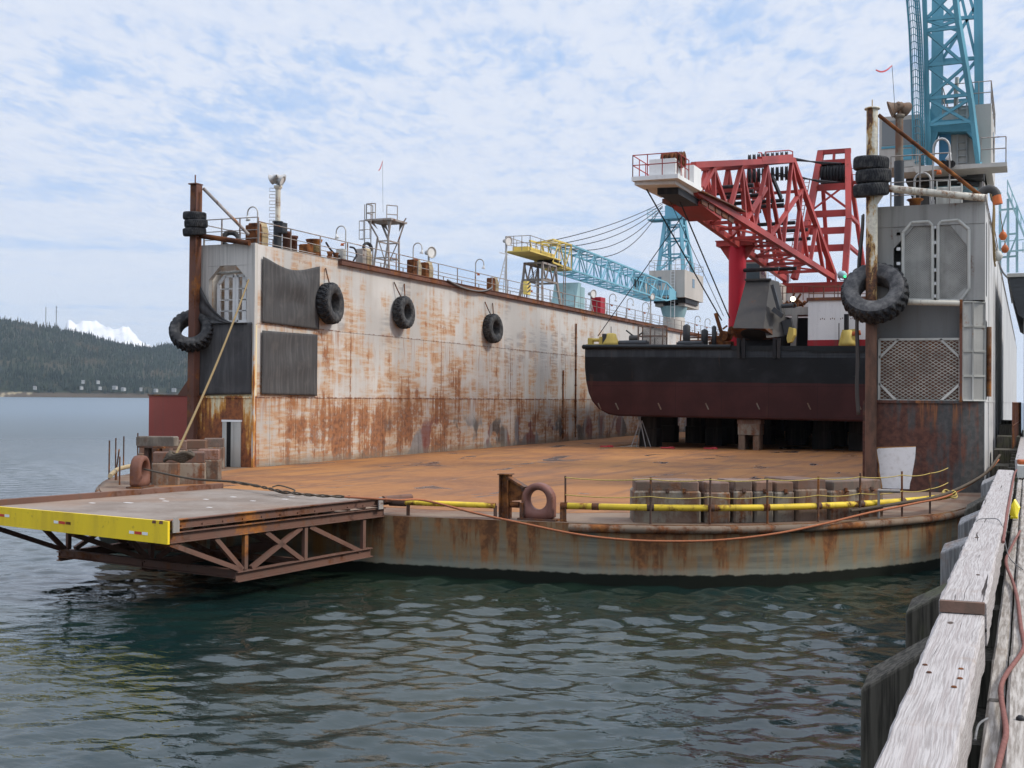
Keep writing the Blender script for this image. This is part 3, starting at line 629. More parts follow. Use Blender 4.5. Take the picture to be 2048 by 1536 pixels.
def snow():
    d = 8800.; prof = [(95, 712), (112, 690), (128, 668), (134, 656), (143, 654), (150, 660), (158, 657), (170, 654), (185, 656), (196, 657), (202, 660), (214, 664), (226, 668), (240, 667), (256, 664), (263, 671), (275, 685), (292, 696), (320, 712)]
    b = MB(); n = len(prof)
    def fn(u, v):
        px = 95+225*u; top = np.interp(px, *zip(*prof)); z = (797-top)/2450*d*(1-abs(v-.5)*2)**.8+(5*sin(px*.10+v*4)+4*sin(px*.23-v*9)+3*sin(px*.47+v*13))*(1-abs(v-.5)*2)-3
        p = hill_pt(px, d+(v-.5)*1500); p[2] = max(z, -3); return p
    b.grid(fn, 90, 16); tag(b.build('snow_mountain', mt['snow_mountain'], fix=False), kind='structure')
snow()

# ---------------------------------------------------------------- floating dry dock
XL_O, XL_I, XR_I, XR_O = -35.0, -31.6, -5.2, -1.4
YE, YF, ZD, ZT = 45.5, 170.0, 1.35, 11.3
def pontoon_outline(inset=0.0):
    L = [(XL_O-.05, 47.0), (-34.7, 43.6), (-33.6, 40.2), (-32.25, 37.2), (-30.7, 35.0), (-28.9, 32.75), (-26.8, 30.75), (-24.4, 29.35), (-21.8, 28.75), (-18.2, 28.75), (-14.5, 28.95), (-11.3, 29.25), (-9.5, 29.6), (-7.6, 30.3), (-5.65, 31.65), (-3.8, 33.85), (-2.35, 36.5), (-1.7, 39.2), (-1.4, 42.5), (XR_O+.05, 47.0)]
    P = [p[:2] for p in smooth_path([V(x, y, 0) for x, y in L], 4)]; out = []
    for i, p in enumerate(P):
        d = P[min(i+1, len(P)-1)]-P[max(i-1, 0)]; d = d/np.linalg.norm(d); q = p+V(-d[1], d[0])*inset; out.append((float(q[0]), float(q[1])))
    return out, None, None
OUT, _, _ = pontoon_outline(); INN, _, _ = pontoon_outline(.004)
def at_edge(px_, inset=0.0, z=ZD):                    # point of the rounded end under a photo column
    poly = pontoon_outline(inset)[0]; best = None
    for i in range(len(poly)-1):
        for t in np.linspace(0, 1, 12, endpoint=False):
            p = V(poly[i][0]*(1-t)+poly[i+1][0]*t, poly[i][1]*(1-t)+poly[i+1][1]*t, z); v = p-CAM; q = CX+F*(v@RGT)/(v@FWD)
            if best is None or abs(q-px_) < best[0]: best = (abs(q-px_), p)
    return best[1]
dock = thing('floating_dry_dock', (-18.2, YE, 0), 'rusty floating dry dock with two tall white wing walls and a rounded deck end', 'dry dock')
b = MB(); b.prism(OUT+[(XR_O+.05, YF), (XL_O-.05, YF)], -2.5, ZD); b.build('pontoon', mt['pontoon_side'], dock)
def sheet(poly, z, m, name, par):
    bm = MB(); bm.add([(x, y, z) for x, y in poly], [tuple(range(len(poly)))]); return bm.build(name, m, par)
apr = [(x, y) for x, y in INN]
cutY = 33.6
b = MB(); b.prism([(x, y) for x, y in INN], ZD-.02, ZD+.004); b.build('apron', mt['apron_deck'], dock)
deckpoly = [(-27.9, 34.5), (-25, 31.9), (-22, 30.9), (-15, 30.9), (-12, 31.6), (-9, 33.4), (-6, 37), (-5.2, 41), (XR_I, YF-1), (XL_I, YF-1), (XL_I, 44.5), (-30.2, 39)]
b = MB(); b.prism(deckpoly, ZD-.01, ZD+.010); b.build('deck_plating', mt['rust_deck'], dock)
b = MB(); b.path([V(x, y, ZD-.12)+V(0, 0, 0) for x, y in pontoon_outline(-.04)[0] if x > -10.9], .105, 8); b.build('rub_rail', mt['rub_rail_paint'], dock); b = MB(); b.path([V(x, y, ZD-.12) for x, y in pontoon_outline(-.04)[0] if x < -24.2], .105, 8); b.build('rub_rail', mt['rub_rail_paint'], dock)

def wing(x0, x1, inner_m, outer_m, left):
    nm = 'wing_wall'; w = thing(nm, ((x0+x1)/2, YE, ZD), None, None); w.parent = dock; w.location = ((x0+x1)/2+18.2, 0, ZD)
    yb = 47.6; top = ZT if left else 11.45
    b = MB(); b.box((x0, yb, ZD+.012), (x1, YF, top-.02)); b.box((x0, YE+.25, ZD+.012), (x0+.05, yb-.002, top-.02)); b.box((x1-.05, YE+.25, ZD+.012), (x1, yb-.002, top-.02))
    b.box((x0+.052, YE+.25, 7.7), (x1-.052, yb-.002, 7.8))
    b.build('wing_plating', inner_m if left else outer_m, w)
    b = MB(); b.box((x0-.02, yb if left else YE+.2, top-.018), (x1+.02, YF, top+.01)); b.build('top_deck', mt['grey_steel'], w)
    return w, top
WL, ZTL = wing(XL_O, XL_I, mt['wing_wall_paint'], None, True)
WR, ZTR = wing(XR_I, XR_O, None, mt['wing_outer_paint'], False)

# left wing end: frame with an eight-sided opening, closed plate below, door
def quad_extr(b, pts, y0, y1): b.extr([(x, y0, z) for x, z in pts], (0, y1-y0, 0))
b = MB(); y0, y1 = YE, YE+.248
quad_extr(b, [(XL_O, 10.35), (XL_I, 10.35), (XL_I, ZTL+.01), (XL_O, ZTL+.01)], y0, y1)
quad_extr(b, [(XL_O, 7.72), (-34.05, 7.72), (-34.05, 10.348), (XL_O, 10.348)], y0, y1); quad_extr(b, [(-32.0, 7.72), (XL_I, 7.72), (XL_I, 10.348), (-32.0, 10.348)], y0, y1)
quad_extr(b, [(-34.048, 9.75), (-33.45, 10.346), (-34.048, 10.346)], y0+.01, y1); quad_extr(b, [(-32.002, 9.75), (-32.002, 10.346), (-32.6, 10.346)], y0+.01, y1)
b.beam((XL_I+.02, YE-.02, ZD+.02), (XL_I+.02, YE-.02, ZTL), .10, .10)
b.build('end_frame', mt['end_white'], WL)
b = MB(); quad_extr(b, [(XL_O, 4.46), (XL_I, 4.46), (XL_I, 7.70), (XL_O, 7.70)], y0+.03, y1); quad_extr(b, [(XL_O, ZD), (XL_I, ZD), (XL_I, 4.44), (XL_O, 4.44)], y0, y1); b.beam((XL_O, y0-.02, 4.46), (XL_I, y0-.02, 4.46), .07, .07)
b.build('end_plate', mt['end_plate_left'], WL)
d = MB(); d.box((-33.18, y0-.06, ZD+.012), (-32.72, y0-.002, 3.40)); d.box((-32.30, y0-.06, ZD+.012), (-32.16, y0-.002, 3.40)) if False else None
d = MB(); d.box((-33.20, y0-.05, ZD+.012), (-32.98, y0-.002, 3.36)); d.box((-32.74, y0-.05, ZD+.012), (-32.22, y0-.002, 3.36)); do = d.build('door', mt['frame_grey'], WL)
d = MB(); d.box((-33.24, y0-.065, 3.362), (-32.18, y0-.002, 3.45)); d.build('lintel', mt['clean_white'], do)
d = MB(); d.box((-32.978, y0-.02, ZD+.012), (-32.742, y0-.002, 3.36)); d.build('door_gap', mt['black_void'], do)
# screens inside the left opening (open frames)
def oct_panel(b, x0, x1, z0, z1, cut_l, cut_r, y, r=.05, c=.4):
    P = [(x0, z0), (x0, z1-(c if cut_l else 0))]+([(x0+c, z1)] if cut_l else [])+([(x1-c, z1)] if cut_r else [])+[(x1, z1-(c if cut_r else 0)), (x1, z0)]
    P3 = [(x, y, z) for x, z in P]
    for i in range(len(P3)): b.beam(P3[i], P3[(i+1) % len(P3)], r*1.6, r, (0, 1, 0))
    return P3
for (x0, x1, cl, cr) in ((-33.85, -33.0, True, False), (-32.85, -32.1, False, True)):
    b = MB(); oct_panel(b, x0, x1, 7.85, 9.95, cl, cr, YE+.5, .10, .35)
    for k in range(1, 4): b.beam((x0, YE+.5, 7.85+k*.5), (x1, YE+.5, 7.85+k*.5), .05, .04)
    b.beam(((x0+x1)/2, YE+.5, 7.9), ((x0+x1)/2, YE+.5, 9.9), .22, .05); b.build('vent_frame', mt['clean_white'], WL)
b = MB(); b.tube((-34.0, YE+.35, 10.05), (-32.05, YE+.35, 10.12), .06); b.build('vent_bar', mt['frame_grey'], WL)
# coaming strip and pad-eyes along the inner top edge
b = MB(); b.box((XL_I+.002, 52.6, ZTL-.22), (XL_I+.22, YF, ZTL-.02)); b.box((XL_I-.15, 52.6, ZTL+.012), (XL_I+.24, YF, ZTL+.06)); b.build('coaming', mt['brown_steel'], WL)
b = MB()
for zz in (4.46, 7.78): b.box((XL_I+.001, YE+.3, zz-.018), (XL_I+.018, YF, zz+.018))
for k in range(60): 
    yy = 46.8+2.1*k
    if yy < YF: b.box((XL_I+.001, yy-.012, ZD+.02), (XL_I+.011, yy+.012, 4.43))
b.build('weld_seam', mt['wing_wall_paint'], WL)
for yy, z0, z1 in ((84.5, 1.6, 6.6), (87.2, 1.6, 10.2)):
    b = MB(); b.tube((XL_I+.07, yy, z0), (XL_I+.07, yy, z1), .06, 8)
    for k in range(int((z1-z0)/1.2)): b.box((XL_I+.001, yy-.1, z0+.3+k*1.2), (XL_I+.14, yy+.1, z0+.38+k*1.2))
    b.build('drain_pipe', mt['rusted_pipe'], WL)

# right wing end
y0 = YE-.05; y1 = YE+.248
b = MB(); quad_extr(b, [(XR_I, 10.72), (XR_O, 10.72), (XR_O, ZTR+.01), (XR_I, ZTR+.01)], y0, y1); quad_extr(b, [(XR_I, 8.05), (-4.45, 8.05), (-4.45, 10.718), (XR_I, 10.718)], y0+.02, y1)
quad_extr(b, [(-1.98, 8.05), (XR_O, 8.05), (XR_O, 10.718), (-1.98, 10.718)], y0+.02, y1)
quad_extr(b, [(-4.448, 9.95), (-3.75, 10.716), (-4.448, 10.716)], y0+.03, y1); quad_extr(b, [(-1.982, 9.95), (-1.982, 10.716), (-2.55, 10.716)], y0+.03, y1)
quad_extr(b, [(-1.982, 8.052), (-1.982, 8.55), (-2.5, 8.052)], y0+.03, y1)
b.build('end_frame', mt['grey_steel'], WR)
b = MB(); quad_extr(b, [(XR_I, 4.55), (XR_O-.4, 4.55), (XR_O-.4, 8.04), (XR_I, 8.04)], y0+.02, y1); b.build('upper_end_plate', mt['end_grey'], WR)
b = MB(); quad_extr(b, [(-5.45, ZD), (-2.15, ZD), (-2.15, 4.52), (-5.45, 4.52)], y0-.25, y1); b.extr([(-2.148, y0-.2, ZD), (-1.42, y0+.25, ZD), (-1.42, y1, ZD), (-2.148, y1, ZD)], (0, 0, 4.52-ZD)); b.beam((-5.4, y0-.27, 4.5), (-2.1, y0-.27, 4.5), .10, .10)
b.build('end_plate', mt['end_plate_right'], WR)
# painted-out patch with torn edges
pp = [(-4.96, 2.79), (-4.9, 2.83), (-4.2, 2.88), (-3.64, 2.91), (-3.66, 2.55), (-3.70, 2.3), (-3.74, 2.05), (-3.78, 1.8), (-3.83, 1.62), (-3.85, 1.42), (-4.76, 1.42), (-4.80, 1.7), (-4.86, 2.0), (-4.87, 2.25), (-4.92, 2.5)]
b = MB(); quad_extr(b, [(x-.05+.02*sin(9*z), z+(.05+.02*sin(7*x) if z > 2.7 else 0)) if x < -4.3 else (x+.012*sin(14*z), z+(.03 if z > 2.7 else 0)) for x, z in pp], y0-.254, y0-.252); b.build('rust_rim', mt['yellow_rim'], WR)
b = MB(); quad_extr(b, pp, y0-.258, y0-.2545); b.build('paint_patch', mt['scoured_patch'], WR)
for P in ([(1806, 600), (1806, 466), (1823, 445), (1857, 443), (1865, 451), (1865, 601)], [(1876, 601), (1876, 451), (1882, 443), (1916, 440), (1938, 459), (1938, 578), (1921, 602)]):
    P3 = [ony(x, y, YE-.02) for x, y in P]; b = MB()
    for i in range(len(P3)): b.tube(P3[i], P3[(i+1) % len(P3)], .06, 8)
    fr = b.build('vent_screen', mt['frame_grey'], WR)
    b = MB(); b.add([p+V(0, .02, 0) for p in P3], [tuple(range(len(P3)))]); b.build('mesh_sheet', mt['mesh_grey'], fr)
    b = MB(); b.add([p+V(0, .30, 0) for p in P3], [tuple(range(len(P3)))]); b.build('backing', mt['frame_grey'], fr)
for xx, yy in [(1871, k) for k in (454, 485, 512, 540, 567, 592)]+[(1797, k) for k in (468, 498, 527)]:
    p = ony(xx, yy, YE-.0); b = MB(); b.box(p-V(.065, .02, .055), p+V(.065, .02, .055)); b.build('fixing_tab', mt['clean_white'], WR)
A, B_, Cc, D_ = [ony(x, y, YE-.32) for x, y in ((1759, 679), (1920, 678), (1920, 803), (1758, 801))]
b = MB()
for p, q in ((A, B_), (B_, Cc), (Cc, D_), (D_, A), (lerp(A, B_, .24), lerp(A, D_, .30)), (lerp(B_, A, .24), lerp(B_, Cc, .30)), (lerp(Cc, D_, .24), lerp(Cc, B_, .28)), (lerp(D_, Cc, .22), lerp(D_, A, .28))): b.beam(p, q, .08, .06, (0, 1, 0))
gate = b.build('mesh_gate', mt['frame_grey'], WR)
b = MB(); b.add([p+V(0, .04, 0) for p in (A, B_, Cc, D_)], [(0, 1, 2, 3)]); b.build('mesh_sheet', mt['mesh_cream'], gate)
b = MB(); b.box((-4.9, YE-.10, 4.6), (-2.2, YE-.06, 6.65)); b.build('gate_backing', mt['brown_steel'], gate)
# corner cage of framed panels
for (xa, ya, xb, yb) in ((-2.1, YE-.34, -1.78, YE-.16), (-1.775, YE-.155, -1.40, YE+.22)):
    for k in range(4):
        z0, z1 = 4.56+k*.86, 4.56+(k+1)*.86-.02; b = MB()
        for p, q in (((xa, ya, z0), (xb, yb, z0)), ((xb, yb, z0), (xb, yb, z1)), ((xb, yb, z1), (xa, ya, z1)), ((xa, ya, z1), (xa, ya, z0))): b.beam(p, q, .045, .045)
        pn = b.build('cage_panel', mt['frame_grey'], WR); b = MB(); b.add([(xa, ya+.02, z0), (xb, yb+.02, z0), (xb, yb+.02, z1), (xa, ya+.02, z1)], [(0, 1, 2, 3)]); b.build('panel_sheet', mt['grey_steel'], pn)
b = MB(); b.beam((-2.16, YE-.36, 4.5), (-2.16, YE-.36, 8.05), .09, .09); b.build('cage_post', mt['brown_steel'], WR)
b = MB(); b.tube((-5.0, YE-.35, 8.05), (-2.2, YE-.35, 7.92), .10, 10); b.build('spreader_pipe', mt['post_paint'], WR)
# outer side: dark raised panels stand in for shade inside the slots; pipe
b = MB(); b.box((XR_O+.002, 46.6, 8.3), (XR_O+.012, 47.3, 10.9)); b.box((XR_O+.002, 46.5, 4.6), (XR_O+.012, 47.6, 7.4)); b.build('slot_shade', mt['dark_steel'], WR)
b = MB(); b.tube((XR_O+.09, 47.1, 4.7), (XR_O+.09, 47.1, 7.2), .09, 10); b.build('side_pipe', mt['rusted_pipe'], WR)
b = MB()
for yy in (49.5, 57, 64, 72): b.box((XR_O+.001, yy-.03, ZD+.1), (XR_O+.03, yy+.03, ZTR-.05))
b.box((XR_O+.001, 46.2, 4.50), (XR_O+.02, YF, 4.56)); b.build('side_rib', mt['wing_outer_paint'], WR)

# red steel box outboard of the left wing
t = thing('steel_box', (-37, 49, 0), 'dark red steel box jutting out from the outer side of the left wing', 'steel box')
b = MB(); b.box((-39.7, 48.4, -1), (XL_O-.06, 56, 4.5)); b.build('box_body', mt['red_plate'], t)
b = MB(); b.box((-39.75, 48.35, 4.502), (XL_O-.06, 56, 4.56)); b.build('box_lid', mt['brown_steel'], t)

# ---------------------------------------------------------------- railings on the wings
def railing(name, pts, h, lab, step=2.1, m='rail_steel', mids=(.5,), r=.026, cat='railing', grp=None):
    t = thing(name, pts[0], lab, cat, grp); P = [np.asarray(p, float) for p in pts]
    b = MB(); b.path([p+V(0, 0, h) for p in P], r, 6); b.build('top_rail', mt[m], t)
    for k in mids: b = MB(); b.path([p+V(0, 0, h*k) for p in P], r*.8, 5); b.build('mid_rail', mt[m], t)
    for i in range(len(P)-1):
        L = np.linalg.norm(P[i+1]-P[i]); n = max(1, int(round(L/step)))
        for k in range(n+(i == len(P)-2)):
            q = lerp(P[i], P[i+1], k/n); b = MB(); b.beam(q, q+V(0, 0, h), .05, .05); b.build('stanchion', mt[m], t)
    return t
railing('guard_rail', [(-34.8, 46.1, ZTL), (-31.85, 46.1, ZTL)], 1.25, 'grey pipe railing across the near end of the left wing top', 1.0, mids=(.55, .25))
railing('guard_rail', [(XL_I-.22, 46.1, ZTL), (XL_I-.22, 168, ZTL)], 1.05, 'long grey pipe railing along the inner top edge of the left wing', 2.6, mids=(.55, .12))
railing('guard_rail', [(-34.85, 46.2, ZTL), (-34.85, 168, ZTL)], 1.05, 'grey pipe railing along the outer top edge of the left wing', 2.8)
railing('guard_rail', [(-4.6, 46.0, ZTR), (-2.6, 46.0, ZTR)], 1.9, 'tall pipe railing on the near end of the right wing top', 1.0, mids=(.5, .25))
railing('guard_rail', [(XR_O-.15, 47.5, ZTR), (XR_O-.15, 168, ZTR)], 1.05, 'pipe railing along the outer top edge of the right wing', 2.6)

# ---------------------------------------------------------------- tyres
def tyre_mesh(R, w, lugs=30, lug_d=.05, chev=True, rin=.5):
    r0 = R*rin; prof = [(r0, -w*.36), (r0*1.04, -w*.44), (R*.72, -w*.50), (R*.88, -w*.485), (R*.955, -w*.42)]
    tread = [(R*.985, -w*.34), (R, -w*.17), (R, 0), (R, w*.17), (R*.985, w*.34)]
    P = prof+tread+[(r, -h) for r, h in prof[::-1]]+[(r0*.98, 0)]
    n = lugs*4; npf = len(prof); n = lugs*6
    def mod(i, j, r, h):
        if npf-1 <= j <= npf+5:
            k = (i+(3 if h > 0 else 0)+int(abs(h)/w*5)) % 6
            if k in (0, 1, 2): r -= lug_d*(1.0 if npf <= j < npf+5 else .6)
        return r, h
    b = MB(); b.lathe(P, (0, 0, 0), (0, 0, 1), n, closed=True, mod=mod); m = len(P)
    for f in range(len(b.f)):
        j = f % m
        if npf-2 <= j <= npf+5: b.sm[f] = False; b.mi[f] = 1
    return b
def tyre_proto(name, R, w, m, **k):
    b = tyre_mesh(R, w, **k); return b.build(name, [mt[m], mt['rubber']])
def set_axis(o, ax, roll=0):
    o.rotation_mode = 'QUATERNION'; q = Vector(ax).normalized().to_track_quat('Z', 'Y'); o.rotation_quaternion = q
big = tyre_proto('tractor_tyre', .98, .62, 'rubber_mid', lugs=22, lug_d=.055, rin=.47)
wall_tyres = ((661, 607, .98, 'large black tyre on the left wing wall beside the upper tarp'), (808, 625, .86, 'large black tyre in the middle of three on the left wing wall'), (986, 657, .90, 'large black tyre farthest along the left wing wall, nearest the barge'))
for i, (x, y, R, lab) in enumerate(wall_tyres):
    c = onx(x, y, XL_I+.34); o = big if i == 0 else big.copy()
    if i: COL.objects.link(o)
    o.location = tuple(c); s = R/.98*1.04; o.scale = (s, s, s); set_axis(o, (1, .10-.1*i, .06)); tag(o, lab, 'tyre', 'tyre fenders hung on the left wing wall')
    for sg in ((0,) if i == 0 else (-.45, .4)):
        top = V(XL_I+.05, c[1]+sg*1.4, c[2]+R+.75); lab2 = 'rusty hanger chain holding the %s tyre on the left wing wall' % (('tarp-side', 'middle', 'farthest')[i])
        ch = MB(); ch.path([top, lerp(top, c+V(-.05, sg*.5, R*.93), .5)-V(0, 0, .03), c+V(-.05, sg*.5, R*.93)], .035, 5); k = ch.build('chain', mt['iron'])
        k.parent = o; k.matrix_parent_inverse = (Matrix.Translation(o.location) @ o.rotation_quaternion.to_matrix().to_4x4() @ Matrix.Diagonal((s, s, s, 1))).inverted()
ct = tyre_proto('truck_tyre', .50, .34, 'rubber_mid', lugs=40, lug_d=.012, rin=.56)
# fender posts
PL = V(-34.62, 45.15, 0); PR = V(-5.13, 44.85, 0)
t = thing('fender_post', PL+V(0, 0, ZD), 'tall brown steel post at the outer corner of the left wing end', 'post', 'fender posts on the wing ends')
b = MB(); b.beam(PL+V(0, 0, ZD), PL+V(.06, 0, 14.0), .36, .30); b.beam(PL+V(.19, 0, 4.5), PL+V(.24, 0, 13.98), .05, .42); b.box(PL+V(-.17, -.25, 14.0), PL+V(.28, .25, 14.05)); b.tube(PL+V(.03, 0, 14.05), PL+V(.03, 0, 14.45), .03); b.extr([PL+V(-.20, 0, 4.5), PL+V(-.85, 0, 4.5), PL+V(-.20, 0, 5.3)], (0, .04, 0)); b.build('post_column', mt['brown_steel'], t)
b = MB(); b.tube(ony(407, 377, 45.2), V(-32.0, 45.6, 11.7), .075, 8); b.build('diagonal_brace', mt['rail_steel'], t)
b = MB(); b.tube(PL+V(.2, .1, 11.72), V(-31.75, 45.3, 11.28), .12, 10); b.build('cross_pipe', mt['rusted_steel'], t)
t = thing('fender_post', PR+V(0, 0, ZD), 'tall rust-streaked white pipe post at the inner corner of the right wing end', 'post', 'fender posts on the wing ends')
b = MB(); b.tube(PR+V(0, 0, ZD), PR+V(0, 0, 14.85), .20, 18); b.lathe([(0, 14.9), (.27, 14.9), (.27, 14.85), (.2, 14.85)], PR, n=18); b.tube(PR+V(0, 0, 14.9), PR+V(0, 0, 15.2), .02); b.build('post_column', mt['post_right_paint'], t)
b = MB(); b.tube(ony(1757, 230, 44.9), ony(1962, 392, 45.3), .07, 8); b.build('diagonal_brace', mt['rusted_steel'], t)
b = MB(); b.tube(ony(1766, 376, 44.9), ony(1970, 396, 45.3), .13, 12); b.tube(PR+V(.1, 0, 11.55), ony(1766, 376, 44.9), .13, 12, .17); b.build('cross_pipe', mt['post_paint'], t)
# stacked tyres on the post tops
for P, zs, R, side in ((PL+V(.05, 0, 0), (11.86, 12.21, 12.56), .52, 'left'), (PR, (11.95, 12.42, 12.88), .62, 'right')):
    for k, z in enumerate(zs):
        o = ct if (side == 'left' and k == 0) else ct.copy()
        if o is not ct: COL.objects.link(o)
        s = R/.5; o.location = (P[0]+(.05 if k == 1 else -.03), P[1], z+.17*s*.2); o.scale = (s, s, s*(1.05 if side == 'left' else 1.12)); o.rotation_mode = 'QUATERNION'; set_axis(o, (.05*(k-1), -.12+.04*k, 1))
        tag(o, '%s of three black tyres threaded on the top of the %s' % (('lowest', 'middle', 'topmost')[k], 'brown left post' if side == 'left' else 'white right post'), 'tyre', 'tyres stacked on the fender posts')
# big tyres slung round the posts
lt = tyre_proto('tractor_tyre', 1.0, .72, 'rubber_mid', lugs=24, lug_d=.09, rin=.50)
lt.location = tuple(PL+V(-.05, -.02, 7.42)); set_axis(lt, (.40, -.80, .50)); tag(lt, 'lugged black tyre slung at a slant round the brown left post', 'tyre')
rt = tyre_proto('tractor_tyre', 1.16, .78, 'rubber_grey', lugs=26, lug_d=.07, rin=.46)
rt.location = tuple(PR+V(.12, -.05, 8.32)); set_axis(rt, (-.02, -.86, .50)); tag(rt, 'big grey lugged tyre slung round the rusty white right post', 'tyre')
# smaller tyre lying on the left wing top
o = ct.copy(); COL.objects.link(o); o.location = (-33.9, 46.9, ZTL+.42); o.scale = (.9,)*3; set_axis(o, (.5, -.8, .2)); tag(o, 'black tyre standing behind the railing on the left wing top', 'tyre')
for i, (x, y) in enumerate(((735, 495),)):
    o = ct.copy(); COL.objects.link(o); o.location = tuple(onx(x, y, -32.6)); o.scale = (.6,)*3; set_axis(o, (.8, -.5, .2)); tag(o, 'small black tyre behind the tan hose coil on the left wing top', 'tyre')

# ---------------------------------------------------------------- tarps
def tarp(lab, p00, p10, p11, p01, nrm, seed, sagk=.0, grp='dark mesh tarps on the left wing'):
    r = random.Random(seed); ph = [r.uniform(0, 6) for _ in range(6)]; nrm = np.asarray(nrm, float)
    def fn(u, v):
        p = lerp(lerp(p00, p10, u), lerp(p01, p11, u), v)
        w = .045*sin(7*u+ph[0]+2*v)+.03*sin(11*v+ph[1]+3*u)+.02*sin(19*u-5*v+ph[2])+.05*sagk*sin(26*(u-.55)+9*v)*(1-v)
        dr = sagk*sin(pi*u)**1.2*(1-v)**2
        fold = sagk*.45*np.exp(-((u-.52-.2*v)/.16)**2)*sin(pi*min(1, v*1.6))
        return p+nrm*(.05+w*sin(pi*u)**.4*sin(pi*min(max(v, .02), .98))**.4+fold)-V(0, 0, dr)
    b = MB(); b.grid(fn, 26, 26); o = b.build('tarp', mt['tarp'], loc=p00, fix=False)
    s = o.modifiers.new('thick', 'SOLIDIFY'); s.thickness = .015; return tag(o, lab, 'tarp', grp)
X = XL_I+.04
tarp('dark tarp sagging at its top edge, upper one on the inner left wing wall', V(X, 46.0, 10.75), V(X, 50.75, 10.80), V(X, 50.75, 7.74), V(X, 46.0, 7.80), (1, 0, 0), 3, .38)
tarp('flat dark tarp, lower one on the inner left wing wall', V(X, 46.0, 7.45), V(X, 50.6, 7.50), V(X, 50.6, 4.55), V(X, 46.0, 4.6), (1, 0, 0), 4, .0)
tarp('dark tarp covering the left wing end face above the door', V(-34.5, YE-.02, 7.75), V(-31.66, YE-.02, 7.78), V(-31.66, YE-.02, 4.6), V(-34.5, YE-.02, 4.55), (0, -1, 0), 5, .0)
def flap():
    a, bb, c = V(-34.35, YE-.1, 9.45), V(-31.9, YE-.05, 7.75), V(-34.4, YE-.05, 7.75)
    def fn(u, v):
        top = lerp(a, bb, u)-V(0, 0, .75*sin(pi*u)*(1-u*.3)); bot = lerp(c, bb, u); return lerp(top, bot, v)+V(0, -.09-.05*sin(9*u+4*v)-.04*sin(14*v), 0)
    b = MB(); b.grid(fn, 22, 12); o = b.build('tarp', mt['tarp'], loc=a, fix=False); o.modifiers.new('t', 'SOLIDIFY').thickness = .015
    tag(o, 'torn dark tarp corner hanging slack across the left wing end opening', 'tarp', 'dark mesh tarps on the left wing')
flap()
def cloth():
    def fn(u, v): return V(PR[0]-.30-.16*v-.10*sin(3*v)+.02*sin(20*v), PR[1]+.30+.30*u, 11.2-7.2*v)+V(-.05*sin(u*7+v*5)-.10*u, 0, 0)
    b = MB(); b.grid(fn, 6, 40); o = b.build('tarp', mt['dark_box'], loc=PR+V(-.3, .3, 11), fix=False); o.modifiers.new('t', 'SOLIDIFY').thickness = .015
    tag(o, 'long grey cloth strip hanging down behind the right fender post', 'tarp')
cloth()

# ---------------------------------------------------------------- ramp off the dock end
RD = V(.166, .986, 0); RN = V(.986, -.166, 0); R0 = V(-17.1, 21.45, 0); RL, RW, RZ = 7.75, 6.5, 1.8
def rp(u, v, z): return R0+RD*u-RN*v+V(0, 0, z)      # u from the outer end to the dock, v from the right side to the left
t = thing('loading_ramp', rp(RL/2, RW/2, 0), 'rusty steel truss ramp with a yellow end board jutting out from the dock', 'ramp')
def slab(b, u0, u1, v0, v1, z0, z1): b.extr([rp(u0, v0, z0), rp(u1, v0, z0), rp(u1, v1, z0), rp(u0, v1, z0)], (0, 0, z1-z0))
b = MB(); slab(b, .07, RL, .10, RW-.10, RZ-.10, RZ-.02); b.build('ramp_deck', mt['ramp_deck'], t)
b = MB(); b.extr([rp(.06, RW-.28, RZ-.12), rp(RL, RW-.28, RZ-.12), rp(RL, RW-.1, RZ-.12), rp(.06, RW-.1, RZ-.12)], (0, 0, .24)); b.build('side_kerb', mt['truss_steel'], t)
b = MB(); b.ibeam(rp(.08, .06, RZ-.09), rp(RL+.2, .06, RZ-.07), .16, .20, .02); b.build('side_kerb', mt['truss_steel'], t)
b = MB(); b.extr([rp(0, -.05, 1.30), rp(0, RW, 1.36), rp(0, RW, RZ+.0), rp(0, -.05, RZ+.0)], RD*.06); yb = b.build('end_board', mt['yellow_board'], t)
for v, w, z in ((.42, .75, 1.49), (3.0, .75, 1.56), (5.3, .7, 1.60)):
    for k, (o, ww, m) in enumerate(((0, .18, 'tape_white'), (.18, .24, 'tape_red'), (.42, .20, 'tape_white'))):
        b = MB(); a0 = v+w-o; b.extr([rp(-.003, a0, z-.03), rp(-.003, a0-ww+.02, z-.033), rp(-.003, a0-ww+.02, z+.03), rp(-.003, a0, z+.033)], -RD*.002)
        b.build('reflective_tape', mt[m if not (v == 3.0 and k == 2) else 'brown_steel'], yb)
for v, m in ((.1, 'brown_steel'), (.32, 'brown_steel')):
    b = MB(); b.extr([rp(-.003, v, RZ-.07), rp(-.003, v+.12, RZ-.07), rp(-.003, v+.10, RZ-.0), rp(-.003, v, RZ-.0)], -RD*.003); b.build('rust_notch', mt[m], yb)
